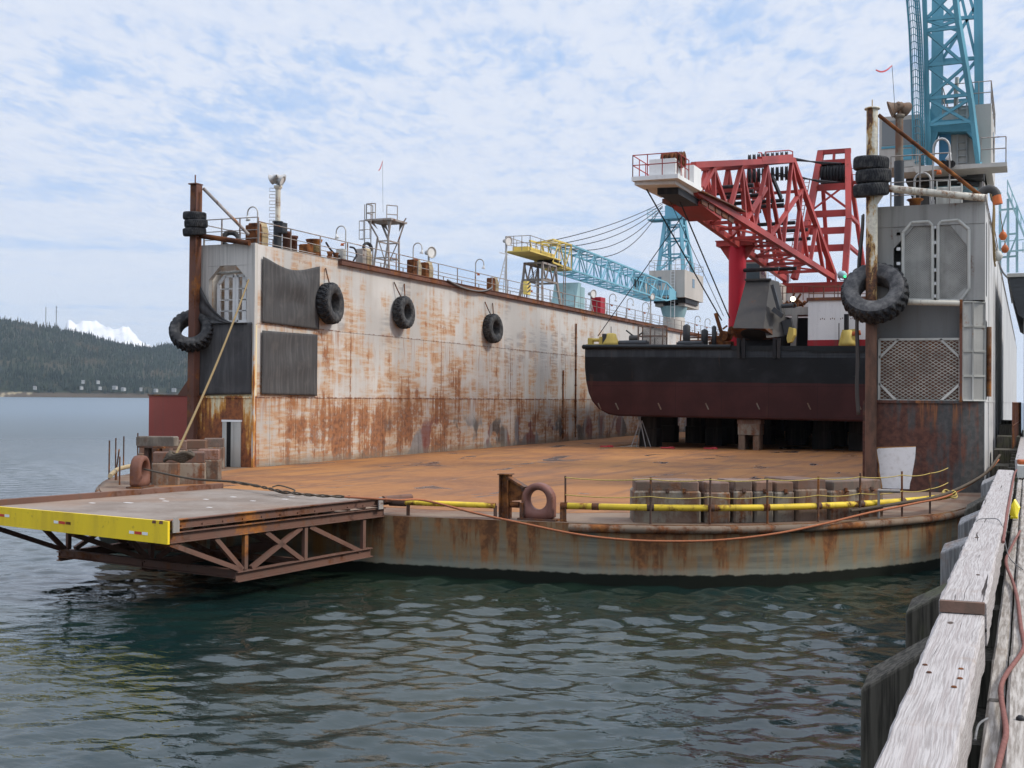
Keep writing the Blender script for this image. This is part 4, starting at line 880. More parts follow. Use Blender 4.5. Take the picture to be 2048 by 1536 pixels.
# floor joists, lower longitudinal, trusses
b = MB()
for u in np.linspace(.5, RL-.4, 12): b.beam(rp(u, .02, RZ-.17), rp(u, RW-.05, RZ-.17), .10, .10)
b.build('floor_joist', mt['truss_steel'], t)
for j, v in enumerate((.08, RW/2, RW-.12)):
    tr = MB(); zb, zt = .42, 1.42; ub0, ub1 = 2.25, 6.95
    tr.ibeam(rp(.07, v, zt), rp(RL-.15 if j == 0 else 6.9, v, zt+.02), .18, .24, .025); tr.ibeam(rp(ub0-.1, v, zb-.08), rp(ub1+.1, v, zb), .18, .24, .025)
    f = tr.build('truss_chord', mt['truss_steel'], t); z0, z1 = zb+.07, zt-.13
    for (ua, za, ub, zb2) in ((.15, z1, ub0+.05, z0), (2.45, z0, 2.45, z1), (2.65, z0, 4.35, z1), (1.5, z1, 2.35, z0), (4.5, z0, 4.5, z1), (4.65, z1, 6.6, z0), (2.6, z1, 4.3, z0) if j else (3.1, z1, 4.4, z0), (6.75, z0, 6.75, z1)):
        b = MB(); b.beam(rp(ua, v, za), rp(ub, v, zb2), .11, .10, tuple(RN)); b.build('truss_brace', mt['truss_steel'], f)
b = MB(); b.ibeam(rp(2.2, .1, .40), rp(2.2, RW-.1, .42), .16, .2, .025); b.ibeam(rp(4.4, .1, .44), rp(4.4, RW-.1, .44), .12, .16, .025); b.build('cross_beam', mt['truss_steel'], t)
for v in (.0,):
    for u in (.12, RL-.55):
        b = MB(); b.extr([rp(u, v-.05, RZ-.26), rp(u+.18, v-.05, RZ-.26), rp(u+.18, v-.05, RZ-.02), rp(u+.13, v-.05, RZ+.06), rp(u+.05, v-.05, RZ+.06), rp(u, v-.05, RZ-.02)], -RN*-.04); b.build('lifting_lug', mt['rail_steel'], t)
b = MB(); b.tube(rp(RL-.35, -.06, RZ-.02), rp(RL+.75, -.14, RZ-.02), .10, 10); b.build('hinge_pipe', mt['truss_steel'], t)
for u, v, l in ((4.6, 3.6, .26), (4.0, 4.6, .26), (3.6, 4.0, .3), (2.7, 4.3, .5), (2.1, 5.0, .3), (5.0, 2.3, .25), (5.9, 2.0, .3), (6.6, 2.4, .35), (5.6, 3.6, .3), (3.0, 1.8, .25)):
    b = MB(); slab(b, u, u+.09, v, v+l*.6, RZ-.02, RZ-.016); b.build('paint_spot', mt['mark_white'], t)

# ---------------------------------------------------------------- yellow pipe rail, stanchions and life lines along the deck edge
def rail_run(px0, px1, inset, z, n=30): return [at_edge(x, inset, z) for x in np.linspace(px0, px1, n)]
t = thing('pipe_rail', at_edge(1400, .25), 'yellow pipe rail along the right part of the rounded deck edge', 'pipe rail')
run = rail_run(1126, 1898, .22, 1.76, 36); b = MB(); b.path(run, .085, 10); b.build('rail_pipe', mt['yellow_pipe'], t)
for x in (1130, 1190, 1300, 1421, 1533, 1635, 1721, 1803):
    b = MB(); i = int((x-1126)/(1898-1126)*35); d = run[min(i+1, 35)]-run[max(i-1, 0)]; d /= np.linalg.norm(d); p = at_edge(x, .22, 1.76); b.tube(p-d*.09, p+d*.09, .092, 10); b.build('clamp', mt['iron'], t)
t2 = thing('pipe_rail', at_edge(900, .25), 'brownish yellow pipe rail between the ramp and the central mooring ring', 'pipe rail')
b = MB(); b.path(rail_run(800, 992, .22, 1.70, 12), .075, 10); b.build('rail_pipe', mt['yellow_pipe'], t2); b = MB(); b.path(rail_run(780, 812, .22, 1.70, 4), .11, 10); b.build('clamp', mt['iron'], t2)
for x in (815, 990): b = MB(); p = at_edge(x, .22, ZD); b.tube(p, p+V(0, 0, .35), .05, 8); b.build('support', mt['iron'], t2)
for x in (1046, 1124): b = MB(); p = at_edge(x, .22, ZD); b.box(p-V(.05, .05, 0), p+V(.05, .05, .45)); b.build('support', mt['iron'], t)
SP = [1132, 1300, 1421, 1533, 1635, 1721, 1803, 1860]; tops = []
for i, x in enumerate(SP):
    p = at_edge(x, .13 if i else .18, ZD-.1); o = thing('line_post', p, '%s thin rusty line post from the central mooring ring along the yellow pipe' % ('nearest', 'second', 'third', 'fourth', 'fifth', 'sixth', 'seventh', 'last')[i], 'post', 'thin line posts along the deck edge')
    b = MB(); b.tube(p, p+V(.01*(i % 3-1), 0, 1.28+(.06 if i in (5, 6) else 0)), .028, 6); b.box(p+V(-.035, -.035, 0), p+V(.035, .035, .12)); b.build('post_bar', mt['iron'], o); tops.append(p)
for nm, zz, lab in (('life_line', 1.24, 'upper thin yellow rope strung between the rusty line posts'), ('life_line', .80, 'lower thin yellow rope strung between the rusty line posts')):
    b = MB(); pts = []
    for i in range(len(tops)-1): pts += sag(tops[i]+V(0, -.03, zz), tops[i+1]+V(0, -.03, zz), .05, 7)[:-1]
    pts += sag(tops[-1]+V(0, -.03, zz), tops[-1]+V(.35, 2.2, zz+.05), .03, 5); b.path(pts, .013, 5); tag(b.build(nm, mt['line_yellow'], loc=tops[0]), lab, 'rope')

# ---------------------------------------------------------------- keel blocks
def keel_block(c, sx, sy, h, rz, lab, cap=.22, grp='concrete keel blocks on the deck end', shift=0.0, brackets=0):
    t = thing('keel_block', c, lab, 'keel block', grp); b = MB(); b.cbox(c, (sx, sy, h-cap), rz, .05); b.build('concrete_body', mt['concrete'], t)
    b = MB(); q = np.asarray(c, float)+V(shift, 0, h-cap+.003); b.cbox(q, (sx*.93, sy*.95, cap), rz, .03); cp = b.build('timber_cap', mt['block_wood'], t)
    for k in range(brackets):
        x = (k+1)/(brackets+1)*sx-sx/2; b = MB(); ax = V(cos(rz), sin(rz), 0); nn = V(sin(rz), -cos(rz), 0); p = np.asarray(c, float)+ax*x+nn*(sy/2+.01)+V(0, 0, h-cap-.06)
        b.beam(p, p+V(0, 0, .12), .09, .04, tuple(nn)); b.tube(p+V(0, 0, .03), p+nn*.10+V(0, 0, .03), .025, 6); b.build('bracket', mt['iron'], cp)
    return t
rows = [(1265, 1403, 'widest weathered keel block at the left end of the right row', 3), (1409, 1462, 'brown stained narrow keel block beside the widest block', 0), (1467, 1505, 'narrow keel block with a rust panel, third from the left of the right row', 1), (1509, 1548, 'pale narrow keel block in the middle of the right row', 1),
        (1552, 1591, 'grey narrow keel block right of the middle of the right row', 1), (1595, 1658, 'dark brown keel block near the right end of the right row', 0), (1664, 1768, 'broad rusty keel block at the right end of the right row', 3)]
for i, (x0, x1, lab, br) in enumerate(rows):
    p0 = at_edge(x0, .42, ZD); p1 = at_edge(x1, .42, ZD); d = p1-p0; L = np.linalg.norm(d); rz = math.atan2(d[1], d[0]); nn = V(-sin(rz), cos(rz), 0); sy = (1.25, 1.5, 1.3, 1.45, 1.25, 1.5, 1.3)[i]
    c = (p0+p1)/2+nn*(sy/2); keel_block(c+V(0, 0, .012), L*.985, sy, (1.05, 1.03, 1.06, 1.04, 1.02, 1.07, 1.0)[i], rz, lab, .24, brackets=br)
left = [((333, 968), .95, 1.1, 1.15, .25, 'yellowish white keel block at the front left of the left cluster'), ((383, 966), 1.0, 1.1, 1.12, .3, 'front middle keel block with a red top in the left cluster'), ((418, 960), .85, 1.2, 1.15, .22, 'front right keel block of the left cluster nearest the open deck'),
        ((352, 944), .9, 1.0, 1.3, .3, 'keel block behind the front pair in the left cluster, next to the tank'), ((392, 938), .95, 1.0, 1.25, .2, 'rear middle keel block of the left cluster'), ((428, 936), .9, 1.0, 1.3, .25, 'rear right keel block of the left cluster nearest the door'), ((312, 947), 1.3, 1.0, 1.22, .2, 'long grey timber topped keel block at the left end of the left cluster')]
for (px_, sx, sy, h, rz, lab) in left:
    c = onz(px_[0], px_[1], ZD+.012); keel_block(c, sx, sy, h, rz+.35, lab, .36)

# ---------------------------------------------------------------- mooring rings (fairleads)
def fairlead(c, yaw, s, lab, bracket=True, mcast='chock_red'):
    t = thing('mooring_ring', c, lab, 'fairlead', 'ringed fairleads on the deck edge'); ax = V(cos(yaw), sin(yaw), 0); nn = V(-sin(yaw), cos(yaw), 0); c = np.asarray(c, float)
    def P(a, n_, z): return c+ax*a*s+nn*n_*s+V(0, 0, z*s)
    b = MB(); R, r = .50, .285; n = 32; zc = .60; vs = []
    outline = []
    for i in range(n):
        th = 2*pi*i/n; ox, oz = R*cos(th), R*sin(th)
        if oz < 0: ox = R*(1 if ox > 0 else -1) if abs(ox) > .25 else ox*2; oz = max(oz*1.2, -.60) if abs(ox) < R*.99 else oz*1.2
        outline.append((ox, max(oz, -.60)))
    prof = ((0, 1), (.10, .9), (.17, .5), (.19, 0))
    for i in range(n):
        th = 2*pi*i/n; ix, iz = r*cos(th), r*sin(th); ox, oz = outline[i]
        ring = [(ox, oz, -.10), (ox*.97, oz*.97 if oz > -.55 else oz, -.17), ((ox+ix)/2, (oz+iz)/2 if oz > -.5 else (oz+iz)/2, -.20), (ix*1.12, iz*1.12, -.17), (ix, iz, -.06), (ix, iz, .06), (ix*1.12, iz*1.12, .17), ((ox+ix)/2, (oz+iz)/2, .20), (ox*.97, oz*.97 if oz > -.55 else oz, .17), (ox, oz, .10)]
        vs += [P(x, y, zc+z) for x, z, y in ring]
    m = 10; b.add(vs, [(i*m+j, ((i+1) % n)*m+j, ((i+1) % n)*m+(j+1) % m, i*m+(j+1) % m) for i in range(n) for j in range(m)], True); b.build('ring_casting', mt[mcast], t)
    b = MB(); b.extr([P(-.58, -.26, 0), P(.62, -.26, 0), P(.62, .26, 0), P(-.58, .26, 0)], (0, 0, .055*s)); b.build('base_plate', mt['iron'], t)
    if bracket:
        b = MB(); b.ibeam(P(-1.08, 0, 0), P(-1.08, 0, 1.30), .30*s, .30*s, .03, tuple(ax)); b.extr([P(-.95, -.03, .52), P(-.45, -.03, .58), P(-.42, -.03, .90), P(-.95, -.03, 1.22)], nn*.06*s); b.extr([P(-1.02, -.16, 1.22), P(-.45, -.16, .92), P(-.40, -.16, .97), P(-1.02, -.16, 1.28)], nn*.32*s)
        b.extr([P(-1.26, -.2, 1.30), P(-.88, -.2, 1.30), P(-.88, .2, 1.30), P(-1.26, .2, 1.30)], (0, 0, .03)); b.tube(P(-.9, 0, .42), P(-.62, 0, .42), .09*s, 8); b.build('bracket', mt['iron'], t)
    return t
cc = at_edge(1077, .36, ZD+.006); fairlead(cc, radians(-1), .88, 'pinkish brown mooring ring with bracket at the middle of the deck edge')
cl = onz(280, 975, ZD+.006); fairlead(cl, radians(108), 1.0, 'rusty mooring ring seen side on at the left deck corner', False, 'brown_steel')
t = thing('steel_tank', onz(310, 968, ZD), 'rusty open steel frame box beside the left mooring ring', 'steel frame'); p = onz(318, 966, ZD+.012)
b = MB(); b.beam(p+V(-.5, .0, 0), p+V(-.5, .0, 1.25), .2, .2); b.beam(p+V(.1, -.25, 0), p+V(.1, -.25, 1.25), .3, .2); b.extr([p+V(-.8, -.25, 1.26), p+V(.45, -.3, 1.26), p+V(.6, .6, 1.26), p+V(-.6, .6, 1.26)], (0, 0, .06)); b.build('frame', mt['iron'], t)
b = MB(); b.cbox(p+V(-.25, .2, 1.33), (1.45, .45, .34), .3, .04); b.build('timber', mt['greywood' if 'greywood' in MAT else 'concrete'], t)
# left corner pipe rail with thin posts
t = thing('pipe_rail', (-32, 38, ZD), 'dull ochre pipe rail round the left deck corner', 'pipe rail'); b = MB()
pl = [V(x, y, 1.72) for x, y in pontoon_outline(.35)[0] if 33.2 < y < 44.5 and x < -20]; b.path(pl, .085, 8); b.build('rail_pipe', mt['rope_pale'], t)
for k in (2, 6, 10): 
    if k < len(pl): b = MB(); b.tube(pl[k]-V(0, 0, .38), pl[k], .05, 6); b.build('support', mt['iron'], t)
for i, (x, y, h) in enumerate(((218, 958, 1.45), (232, 945, .95), (231, 940, 1.35), (239, 970, 1.0), (247, 938, 1.40), (275, 930, 1.45))):
    p = onz(x, y, ZD); o = thing('line_post', p, ('leftmost thin post on the left deck corner', 'leaning thin post on the left deck corner', 'thin post just behind the leaning one on the left corner', 'short thin post nearest the left mooring ring', 'tall thin post in the middle of the left corner', 'rearmost tall thin post beside the red steel box')[i], 'post', 'thin posts on the left deck corner')
    b = MB(); b.tube(p, p+V(.15 if i == 1 else 0, 0, h), .03, 6); b.build('post_bar', mt['iron'], o)

# ---------------------------------------------------------------- mooring ropes
b = MB(); p0 = ony(497, 560, 45.0); p1 = onz(352, 908, 2.85); b.path(sag(p0, p1, .25, 16), .04, 7); o = b.build('mooring_rope', mt['rope_tan'], loc=p1); tag(o, 'thick tan rope slanting down from the left wing end to the keel blocks', 'rope')
b = MB()
for k in range(5): b.path([p1+V(.36*cos(a)+.05*k, .24*sin(a), -.15+.04*k+.05*sin(3*a+k)) for a in np.linspace(0, 2*pi, 18, endpoint=False)], .05, 6, True)
tag(b.build('rope_coil', mt['rope_dark'], loc=p1), 'dark coiled rope on top of the left keel blocks', 'rope coil')
A0 = cl+V(.1, .1, .62); mid1 = rp(7.0, 4.1, RZ+.55); mid2 = rp(7.4, 2.6, RZ+.28); endr = rp(RL+.35, -.05, RZ+.10)
b = MB(); pp_ = smooth_path([A0, onz(380, 957, 1.95), onz(470, 964, 1.98), onz(520, 973, 1.95)], 8); b.path(pp_, .034, 7)
for s0 in (0, pi): 
    q = smooth_path([pp_[-10], pp_[-1], onz(560, 982, 1.93), onz(620, 990, 1.90), onz(700, 994, 1.86)], 10); b.path([p+V(0, .016*cos(s0+i*.9), .026*sin(s0+i*.9)) for i, p in enumerate(q)], .020 if s0 else .022, 6)
b.path(smooth_path([onz(545, 974, 1.98), onz(560, 971, 2.02), onz(590, 981, 1.95), onz(570, 987, 1.88), onz(545, 980, 1.90)], 6), .020, 6)
tag(b.build('mooring_rope', mt['rope_dark'], loc=A0), 'spliced dark rope running from the left mooring ring across the ramp', 'rope')
b = MB(); pts = smooth_path([onz(690, 994, 1.88), onz(790, 1000, 1.88), at_edge(850, -.08, 1.80), at_edge(950, -.12, 1.52), at_edge(1050, -.16, 1.30), at_edge(1150, -.18, 1.09), at_edge(1250, -.18, .98), at_edge(1350, -.18, .96), at_edge(1450, -.18, 1.0), at_edge(1550, -.18, 1.13), at_edge(1640, -.18, 1.32), at_edge(1740, -.15, 1.56), at_edge(1830, -.1, 1.72), at_edge(1900, -.05, 1.84), V(-1.35, 43.0, 2.1), V(-.95, 46.0, 2.5)], 6)
b.path(pts, .030, 7); tag(b.build('mooring_rope', mt['rope_orange'], loc=pts[0]), 'long orange rope sagging along the whole front of the dock', 'rope')
b = MB(); pts = smooth_path([at_edge(1700, .1, 1.60), at_edge(1800, .0, 1.74), at_edge(1890, -.05, 1.88), V(-1.3, 42.0, 2.2), V(-.9, 45.0, 2.7)], 6); b.path(pts, .045, 7); tag(b.build('mooring_rope', mt['rope_dark'], loc=pts[0]), 'dark rope crossing the right end of the yellow pipe towards the pier', 'rope')
b = MB(); q = at_edge(1898, .1, 1.78)
for k in range(4): b.path([q+V(.22*cos(a)*(1-.1*k), .22*sin(a), .04*k+.05*sin(2*a+k)) for a in np.linspace(0, 2*pi, 14, endpoint=False)], .022, 5, True)
tag(b.build('rope_coil', mt['line_yellow'], loc=q), 'small knot of yellow rope on the right end of the yellow pipe', 'rope coil')
for i, (x, y) in enumerate(((1142, 1013), (1153, 1012))):
    p = onz(x, y+5, ZD+.012); b = MB(); b.lathe([(0, 0), (.07, 0), (.08, .06), (.07, .12), (.03, .15), (0, .15)], p, n=10); tag(b.build('deck_fitting', mt['frame_grey'], loc=p), ('left one of two small grey fittings on the deck behind the yellow pipe', 'right one of two small grey fittings on the deck behind the yellow pipe')[i], 'fitting', 'small grey deck fittings')
for i, (x, y, z) in enumerate(((1778, 982, 2.1), (1783, 1004, 1.65))):
    p = onz(x, y, z); t = MB(); t.tube(p-V(.28, .05, 0), p+V(.28, .05, .0), (.05, .10)[i], 10); t.tube(p-V(.26, .05, z-ZD-.012), p-V(.26, .05, 0), .035, 8); tag(t.build('pipe_stub', mt['rail_steel'], loc=p-V(0, 0, z-ZD)), ('upper slim pipe stub beside the rusty right keel block', 'lower thick pipe stub beside the rusty right keel block')[i], 'pipe')

# ---------------------------------------------------------------- gear on the wing tops
def hook_lamp_proto(h):
    t = thing('hook_lamp', (0, 0, 0), 'x', 'lamp', 'hook necked lamps on the wing tops')
    b = MB(); b.tube((0, 0, 0), (0, 0, .25), .07, 8); pts = [V(0, 0, .2), V(0, 0, h-.3)]+[V(.28*(1-cos(a)), 0, h-.3+.30*sin(a)) for a in np.linspace(.1, pi*.95, 12)]+[V(.57, 0, h-.42)]
    b.path(pts, .036, 6); b.build('lamp_pole', mt['galvanised'], t)
    b = MB(); b.lathe([(.0, .02), (.05, .0), (.06, -.08), (.12, -.20), (.11, -.21), (.0, -.20)], (.57, 0, h-.42), (.25, 0, 1), 12); b.build('lamp_shade', mt['reflector'], t)
    b = MB(); b.tube((0, 0, h*.55), (.16, 0, h*.55), .02, 6); b.lathe([(0, .0), (.07, 0), (.10, -.12), (0, -.12)], (.2, 0, h*.55), n=10); b.build('small_lamp', mt['orange_paint'], t)
    return t
HL = hook_lamp_proto(2.0)
lamps = [(515, 462, 'hook lamp beside the tall light mast on the left wing', -32.9, pi), (691, 520, 'hook lamp between the light mast and the lattice lookout platform', -32.3, pi), (826, 548, 'hook lamp just past the lookout platform, near the hose racks', -32.3, 0), (951, 572, 'hook lamp alone on the wing between hose racks and the pole with one floodlight', -32.3, 0), (1219, 622, 'hook lamp nearest the red locker on the left wing', -32.3, 0),
         (1254, 632, 'second hook lamp after the red locker on the left wing', -32.3, 0), (1285, 642, 'third hook lamp after the red locker on the left wing', -32.3, 0), (1058, 586, 'hook lamp under the yellow crane boom head', -33.6, 0), (1390, 658, 'hook lamp just past the blue crane pedestal', -32.3, 0), (1410, 662, 'hook lamp farthest along the left wing', -32.3, 0)]
for i, (x, y, lab, X, rz) in enumerate(lamps):
    p = onx(x, y, X); p[2] = ZTL
    o = HL if i == 0 else copy_tree(HL); o.location = tuple(p); o.rotation_euler.z = rz; o['label'] = lab
p = ony(1866, 400, 46.4); dup(HL, (p[0], p[1], ZTR), 'tall hook lamp on the right wing in front of the blue crane', 0).scale = (1, 1, 1.25)
def flood(b1, b2, c, aim, s=1.0):
    aim = np.asarray(aim, float)/np.linalg.norm(aim); b1.lathe([(.04*s, -.34*s), (.10*s, -.30*s), (.13*s, -.14*s), (.20*s, .0), (.27*s, .10*s), (.28*s, .12*s), (.25*s, .11*s), (.0, .02*s)], c, tuple(aim), 16); b2.lathe([(0, .085*s), (.24*s, .09*s)], c, tuple(aim), 16)
# tall light mast, left wing
p = onx(555, 497, -32.4); p[2] = ZTL; t = thing('light_mast', p, 'tall rust spotted light mast with a cluster of floodlights on the left wing', 'light mast')
b = MB(); b.tube(p, p+V(0, 0, 1.4), .20, 14); b.box(p+V(.1, -.2, .85), p+V(.40, .2, 1.32)); b.lathe([(.0, 1.4), (.25, 1.4), (.25, 1.35), (.2, 1.35)], p); b.build('base_column', mt['dark_steel'], t)
b = MB(); b.tube(p+V(0, 0, 1.41), p+V(0, 0, 2.95), .12, 12); b.lathe([(.13, 2.9), (.2, 3.0), (.2, 3.08), (0, 3.08)], p); b.build('mast_tube', mt['post_paint'], t)
b = MB()
for k in range(9): 
    z = .4+k*.3; b.path([p+V(-.12, -.05, z), p+V(-.36, -.16, z), p+V(-.36, -.16, z+.16), p+V(-.12, -.05, z+.16)], .014, 4)
b.build('rungs', mt['rail_steel'], t)
fl1, fl2 = MB(), MB()
for dx, dy, dz, aim in ((-.22, -.1, 3.40, (-1, -.1, -.35)), (.20, -.1, 3.30, (1, .25, -.45)), (.05, .2, 3.45, (.5, .9, -.2)), (-.05, -.1, 3.42, (-.6, .8, -.2))): flood(fl1, fl2, p+V(dx, dy, dz), aim, .9)
fl1.tube(p+V(0, 0, 3.0), p+V(0, 0, 3.5), .08, 8); h = fl1.build('floodlight_cluster', mt['galvanised'], t); fl2.build('lamp_glass', mt['lamp_glass'], h)
# single floodlights and poles on the left wing
for (x, y, hh, lab, sc_) in ((857, 556, 1.55, 'floodlight on a short stand behind the paired hose racks, left wing', 1.1), (1182, 612, 1.5, 'floodlight on a short stand beside the pale blue deckhouse', 1.1)):
    p = onx(x, y, -32.5); p[2] = ZTL; t = thing('floodlight', p, lab, 'floodlight', 'single floodlights on the left wing'); b = MB(); b.tube(p, p+V(0, 0, hh), .06, 8); b.beam(p+V(-.25, 0, 0), p+V(0, 0, hh*.7), .05); b.beam(p+V(.25, .1, 0), p+V(0, 0, hh*.7), .05); b.build('stand', mt['galvanised'], t)
    a, c = MB(), MB(); flood(a, c, p+V(.12, -.05, hh+.18), (1, -.45, -.05), sc_*1.15); h = a.build('lamp_head', mt['galvanised'], t); c.build('lamp_glass', mt['lamp_glass'], h)
for (x, y, yt, lab) in ((1012, 583, 488, 'slender ladder pole topped by one floodlight beside the yellow boom head'), (1301, 645, 598, 'slender floodlight pole between hook lamps near the blue crane pedestal')):
    p = onx(x, y, -32.6); p[2] = ZTL; top = onx(x+5, yt, -32.6); t = thing('light_pole', p, lab, 'light pole'); b = MB(); b.tube(p, V(p[0], p[1], top[2]), .07, 8); q = V(p[0], p[1], top[2])
    b.beam(p+V(-.2, -1.3, 0), lerp(p, q, .82), .05); b.beam(p+V(.2, -1.0, 0), lerp(p, q, .82), .05)
    for k in range(12): b.beam(lerp(p+V(-.2, -1.3, 0), lerp(p, q, .82), k/12), lerp(p+V(.2, -1.0, 0), lerp(p, q, .82), k/12), .03)
    b.beam(lerp(p, q, .8)-V(0, 1.1, 0), lerp(p, q, .8)+V(0, .3, 0), .04); b.build('pole', mt['galvanised'], t); a, c = MB(), MB(); flood(a, c, q+V(.1, -.05, .15), (1, -.5, -.1), 1.2); h = a.build('lamp_head', mt['galvanised'], t); c.build('lamp_glass', mt['lamp_glass'], h)
# lookout platform
p = onx(772, 535, -33.0); p[2] = ZTL; cx, cy = p[0], p[1]; t = thing('lookout_platform', p, 'grey lattice lookout platform with caged ladder on the left wing', 'platform'); H = 2.95
legs = []
for sx in (-1, 1):
    for sy in (-1, 1):
        b = MB(); ft = V(cx+sx*.52, cy+sy*.58, ZTL); tp = V(cx+sx*.46, cy+sy*.62, ZTL+H-.9) if sx > 0 else V(cx+sx*.20, cy+sy*.62, ZTL+H-.9); b.beam(ft, tp, .085); b.beam(tp, V(cx+sx*.70, cy+sy*.78, ZTL+H), .085); b.extr([tp+V(0, 0, .45), V(cx+sx*.66, cy+sy*.74, ZTL+H-.02), V(cx+sx*.42, cy+sy*.74, ZTL+H-.02)], (0, .03, 0)); b.build('leg', mt['rail_steel'], t); legs.append((ft, tp))
b = MB()
for zf in (.1, .45, .9):
    q = [lerp(a, c, zf) for a, c in legs]
    for i, j in ((0, 1), (1, 3), (3, 2), (2, 0)): b.beam(q[i], q[j], .07)
b.beam(legs[1][0], legs[3][1], .05); b.beam(legs[0][1], legs[2][0], .05); b.build('brace', mt['rail_steel'], t)
b = MB(); b.box((cx-.8, cy-.95, ZTL+H), (cx+.8, cy+.95, ZTL+H+.10)); b.build('platform_deck', mt['rail_steel'], t)
b = MB()
for (xa, ya, xb, yb) in ((-.76, -.9, -.2, -.9), (-.76, -.9, -.76, -.2), (.1, -.15, .5, .35)):
    for z in (.45, .95): b.tube((cx+xa, cy+ya, ZTL+H+z), (cx+xb, cy+yb, ZTL+H+z), .03, 6)
    for q in ((xa, ya), (xb, yb)): b.tube((cx+q[0], cy+q[1], ZTL+H+.12), (cx+q[0], cy+q[1], ZTL+H+.95), .03, 6)
b.tube((cx+.6, cy+.88, ZTL+H+.10), (cx+.75, cy+.92, ZTL+H+.34), .04); b.build('railing', mt['rail_steel'], t)
b = MB(); 
for dx in (-.2, .2): b.beam((cx-.6+dx, cy-1.02, ZTL), (cx-.6+dx, cy-1.02, ZTL+H+.9), .04)
for k in range(13): b.beam((cx-.4, cy-1.02, ZTL+.25+k*.28), (cx-.4, cy-1.02, ZTL+.25+k*.28), .03)
for z in (1.9, 2.4, 2.9): b.path([V(cx-.8, cy-1.02, ZTL+z), V(cx-.95, cy-1.35, ZTL+z), V(cx-.6, cy-1.5, ZTL+z), V(cx-.28, cy-1.35, ZTL+z), V(cx-.4, cy-1.02, ZTL+z)], .018, 5)
for q in ((-.95, -1.35), (-.6, -1.5), (-.28, -1.35)): b.beam((cx+q[0], cy+q[1], ZTL+1.9), (cx+q[0], cy+q[1], ZTL+2.9), .026)
b.build('caged_ladder', mt['rail_steel'], t)
# pale blue deckhouse, red locker
t = thing('deckhouse', (-33.2, 85, ZTL), 'pale blue deckhouse with a slanted front on the left wing under the boom', 'deckhouse'); b = MB()
ya, yc = onx(1102, 610, -34.4)[1], onx(1162, 615, -32.4)[1]; yb = ya*.45+yc*.55; hz = onx(1150, 563, -32.4)[2]; b.extr([(-34.4, ya, ZTL+.01), (-34.4, ya, ZTL+.5), (-34.4, yb, hz), (-34.4, yc, hz), (-34.4, yc, ZTL+.01)], (2.0, 0, 0)); b.build('house_shell', mt['pale_blue'], t); b = MB(); b.box((-32.397, yb+.5, ZTL+.3), (-32.37, yb+1.4, ZTL+2.0)); b.build('door', mt['pale_blue'], t)
p = onx(1197, 620, -32.6); p[2] = ZTL; t = thing('locker', p, 'small red steel locker with a white edge on the left wing', 'locker'); b = MB(); b.cbox(p, (.8, 1.3, 1.55), 0, .03); b.build('locker_body', mt['king_red'], t); b = MB(); b.cbox(p+V(.43, .5, .1), (.05, .16, 1.4)); b.build('locker_trim', mt['clean_white'], t)
# barrels, bitts, winch, hose racks along the left wing
def barrel(x, y, h, lab):
    p = onx(x, y, -32.3); p[2] = ZTL+.012; t = thing('bollard', p, lab, 'bollard', 'rusty bollards on the left wing'); b = MB(); b.lathe([(0, 0), (.20, 0), (.20, h*.86), (.24, h*.88), (.24, h), (0, h)], p, n=16); b.build('bollard_body', mt['brown_steel'], t)
barrel(573, 500, .98, 'left one of the paired brown bollards beside the light mast'); barrel(586, 505, .85, 'right one of the paired brown bollards beside the light mast')
def hose_rack(x, y, lab, X=-32.2, w=1.0, m='tan_hose', h=1.0, box=True):
    p = onx(x, y, X); p[2] = ZTL+.012; t = thing('hose_rack', p, lab, 'hose rack', 'hose racks along the left wing')
    b = MB(); b.cbox(p+V(0, -.26, 0), (.45, .42, h), 0, .03); b.build('rack', mt['rusted_steel' if box else 'rail_steel'], t)
    b = MB()
    for k in range(6): 
        o = k*.08; b.path([p+V(.18, .05+o, .05), p+V(.20, .05+o, h*.7), p+V(.10, .05+o, h+.05), p+V(-.12, .05+o, h+.05), p+V(-.2, .05+o, h*.6), p+V(-.2, .05+o, .1)], .055, 6)
    b.build('hose', mt[m], t)
hose_rack(516, 490, 'hose rack nearest the left wing end, behind the brown cabinet', -32.2, m='rope_pale'); hose_rack(727, 527, 'hose rack with the fattest tan hose at the foot of the lookout platform', h=.95, box=False); hose_rack(828, 550, 'first of two hose racks together past the lookout platform'); hose_rack(852, 556, 'second of two hose racks together past the lookout platform'); hose_rack(985, 582, 'lone hose rack next to the pole with one floodlight')
p = onx(511, 487, -32.6); p[2] = ZTL+.012; t = thing('cabinet', p, 'brown rusted cabinet at the near end of the left wing top', 'cabinet'); b = MB(); b.cbox(p, (.75, .6, 1.0), .2, .03); b.build('cabinet_body', mt['rusted_steel'], t)
p = onx(628, 512, -32.3); p[2] = ZTL+.012; t = thing('winch', p, 'rusty capstan winch wound with rope on the left wing', 'winch'); b = MB(); b.lathe([(0, 0), (.42, 0), (.36, .1), (.27, .35), (.27, .6), (.38, .8), (.42, .9), (0, .95)], p, n=18); b.cbox(p+V(-.1, -.55, 0), (.5, .6, .6), 0, .04); b.build('winch_drum', mt['rusted_steel'], t)
b = MB()
for k in range(5): b.path([p+V(.31*cos(a), .31*sin(a), .3+.07*k) for a in np.linspace(0, 2*pi, 14, endpoint=False)], .04, 5, True)
b.build('rope_turns', mt['rope_tan'], t)
p = onx(665, 518, -32.2); p[2] = ZTL+.012; t = thing('roller_fairlead', p, 'low brown roller fairlead at the start of the dark wall coaming', 'fairlead'); b = MB(); b.cbox(p, (.6, 1.1, .14), 0, .02); b.lathe([(0, .14), (.17, .14), (.12, .3), (.17, .46), (0, .46)], p+V(0, -.25, 0), n=12); b.lathe([(0, .14), (.17, .14), (.12, .3), (.17, .46), (0, .46)], p+V(0, .3, 0), n=12); b.build('roller', mt['rusted_steel'], t)
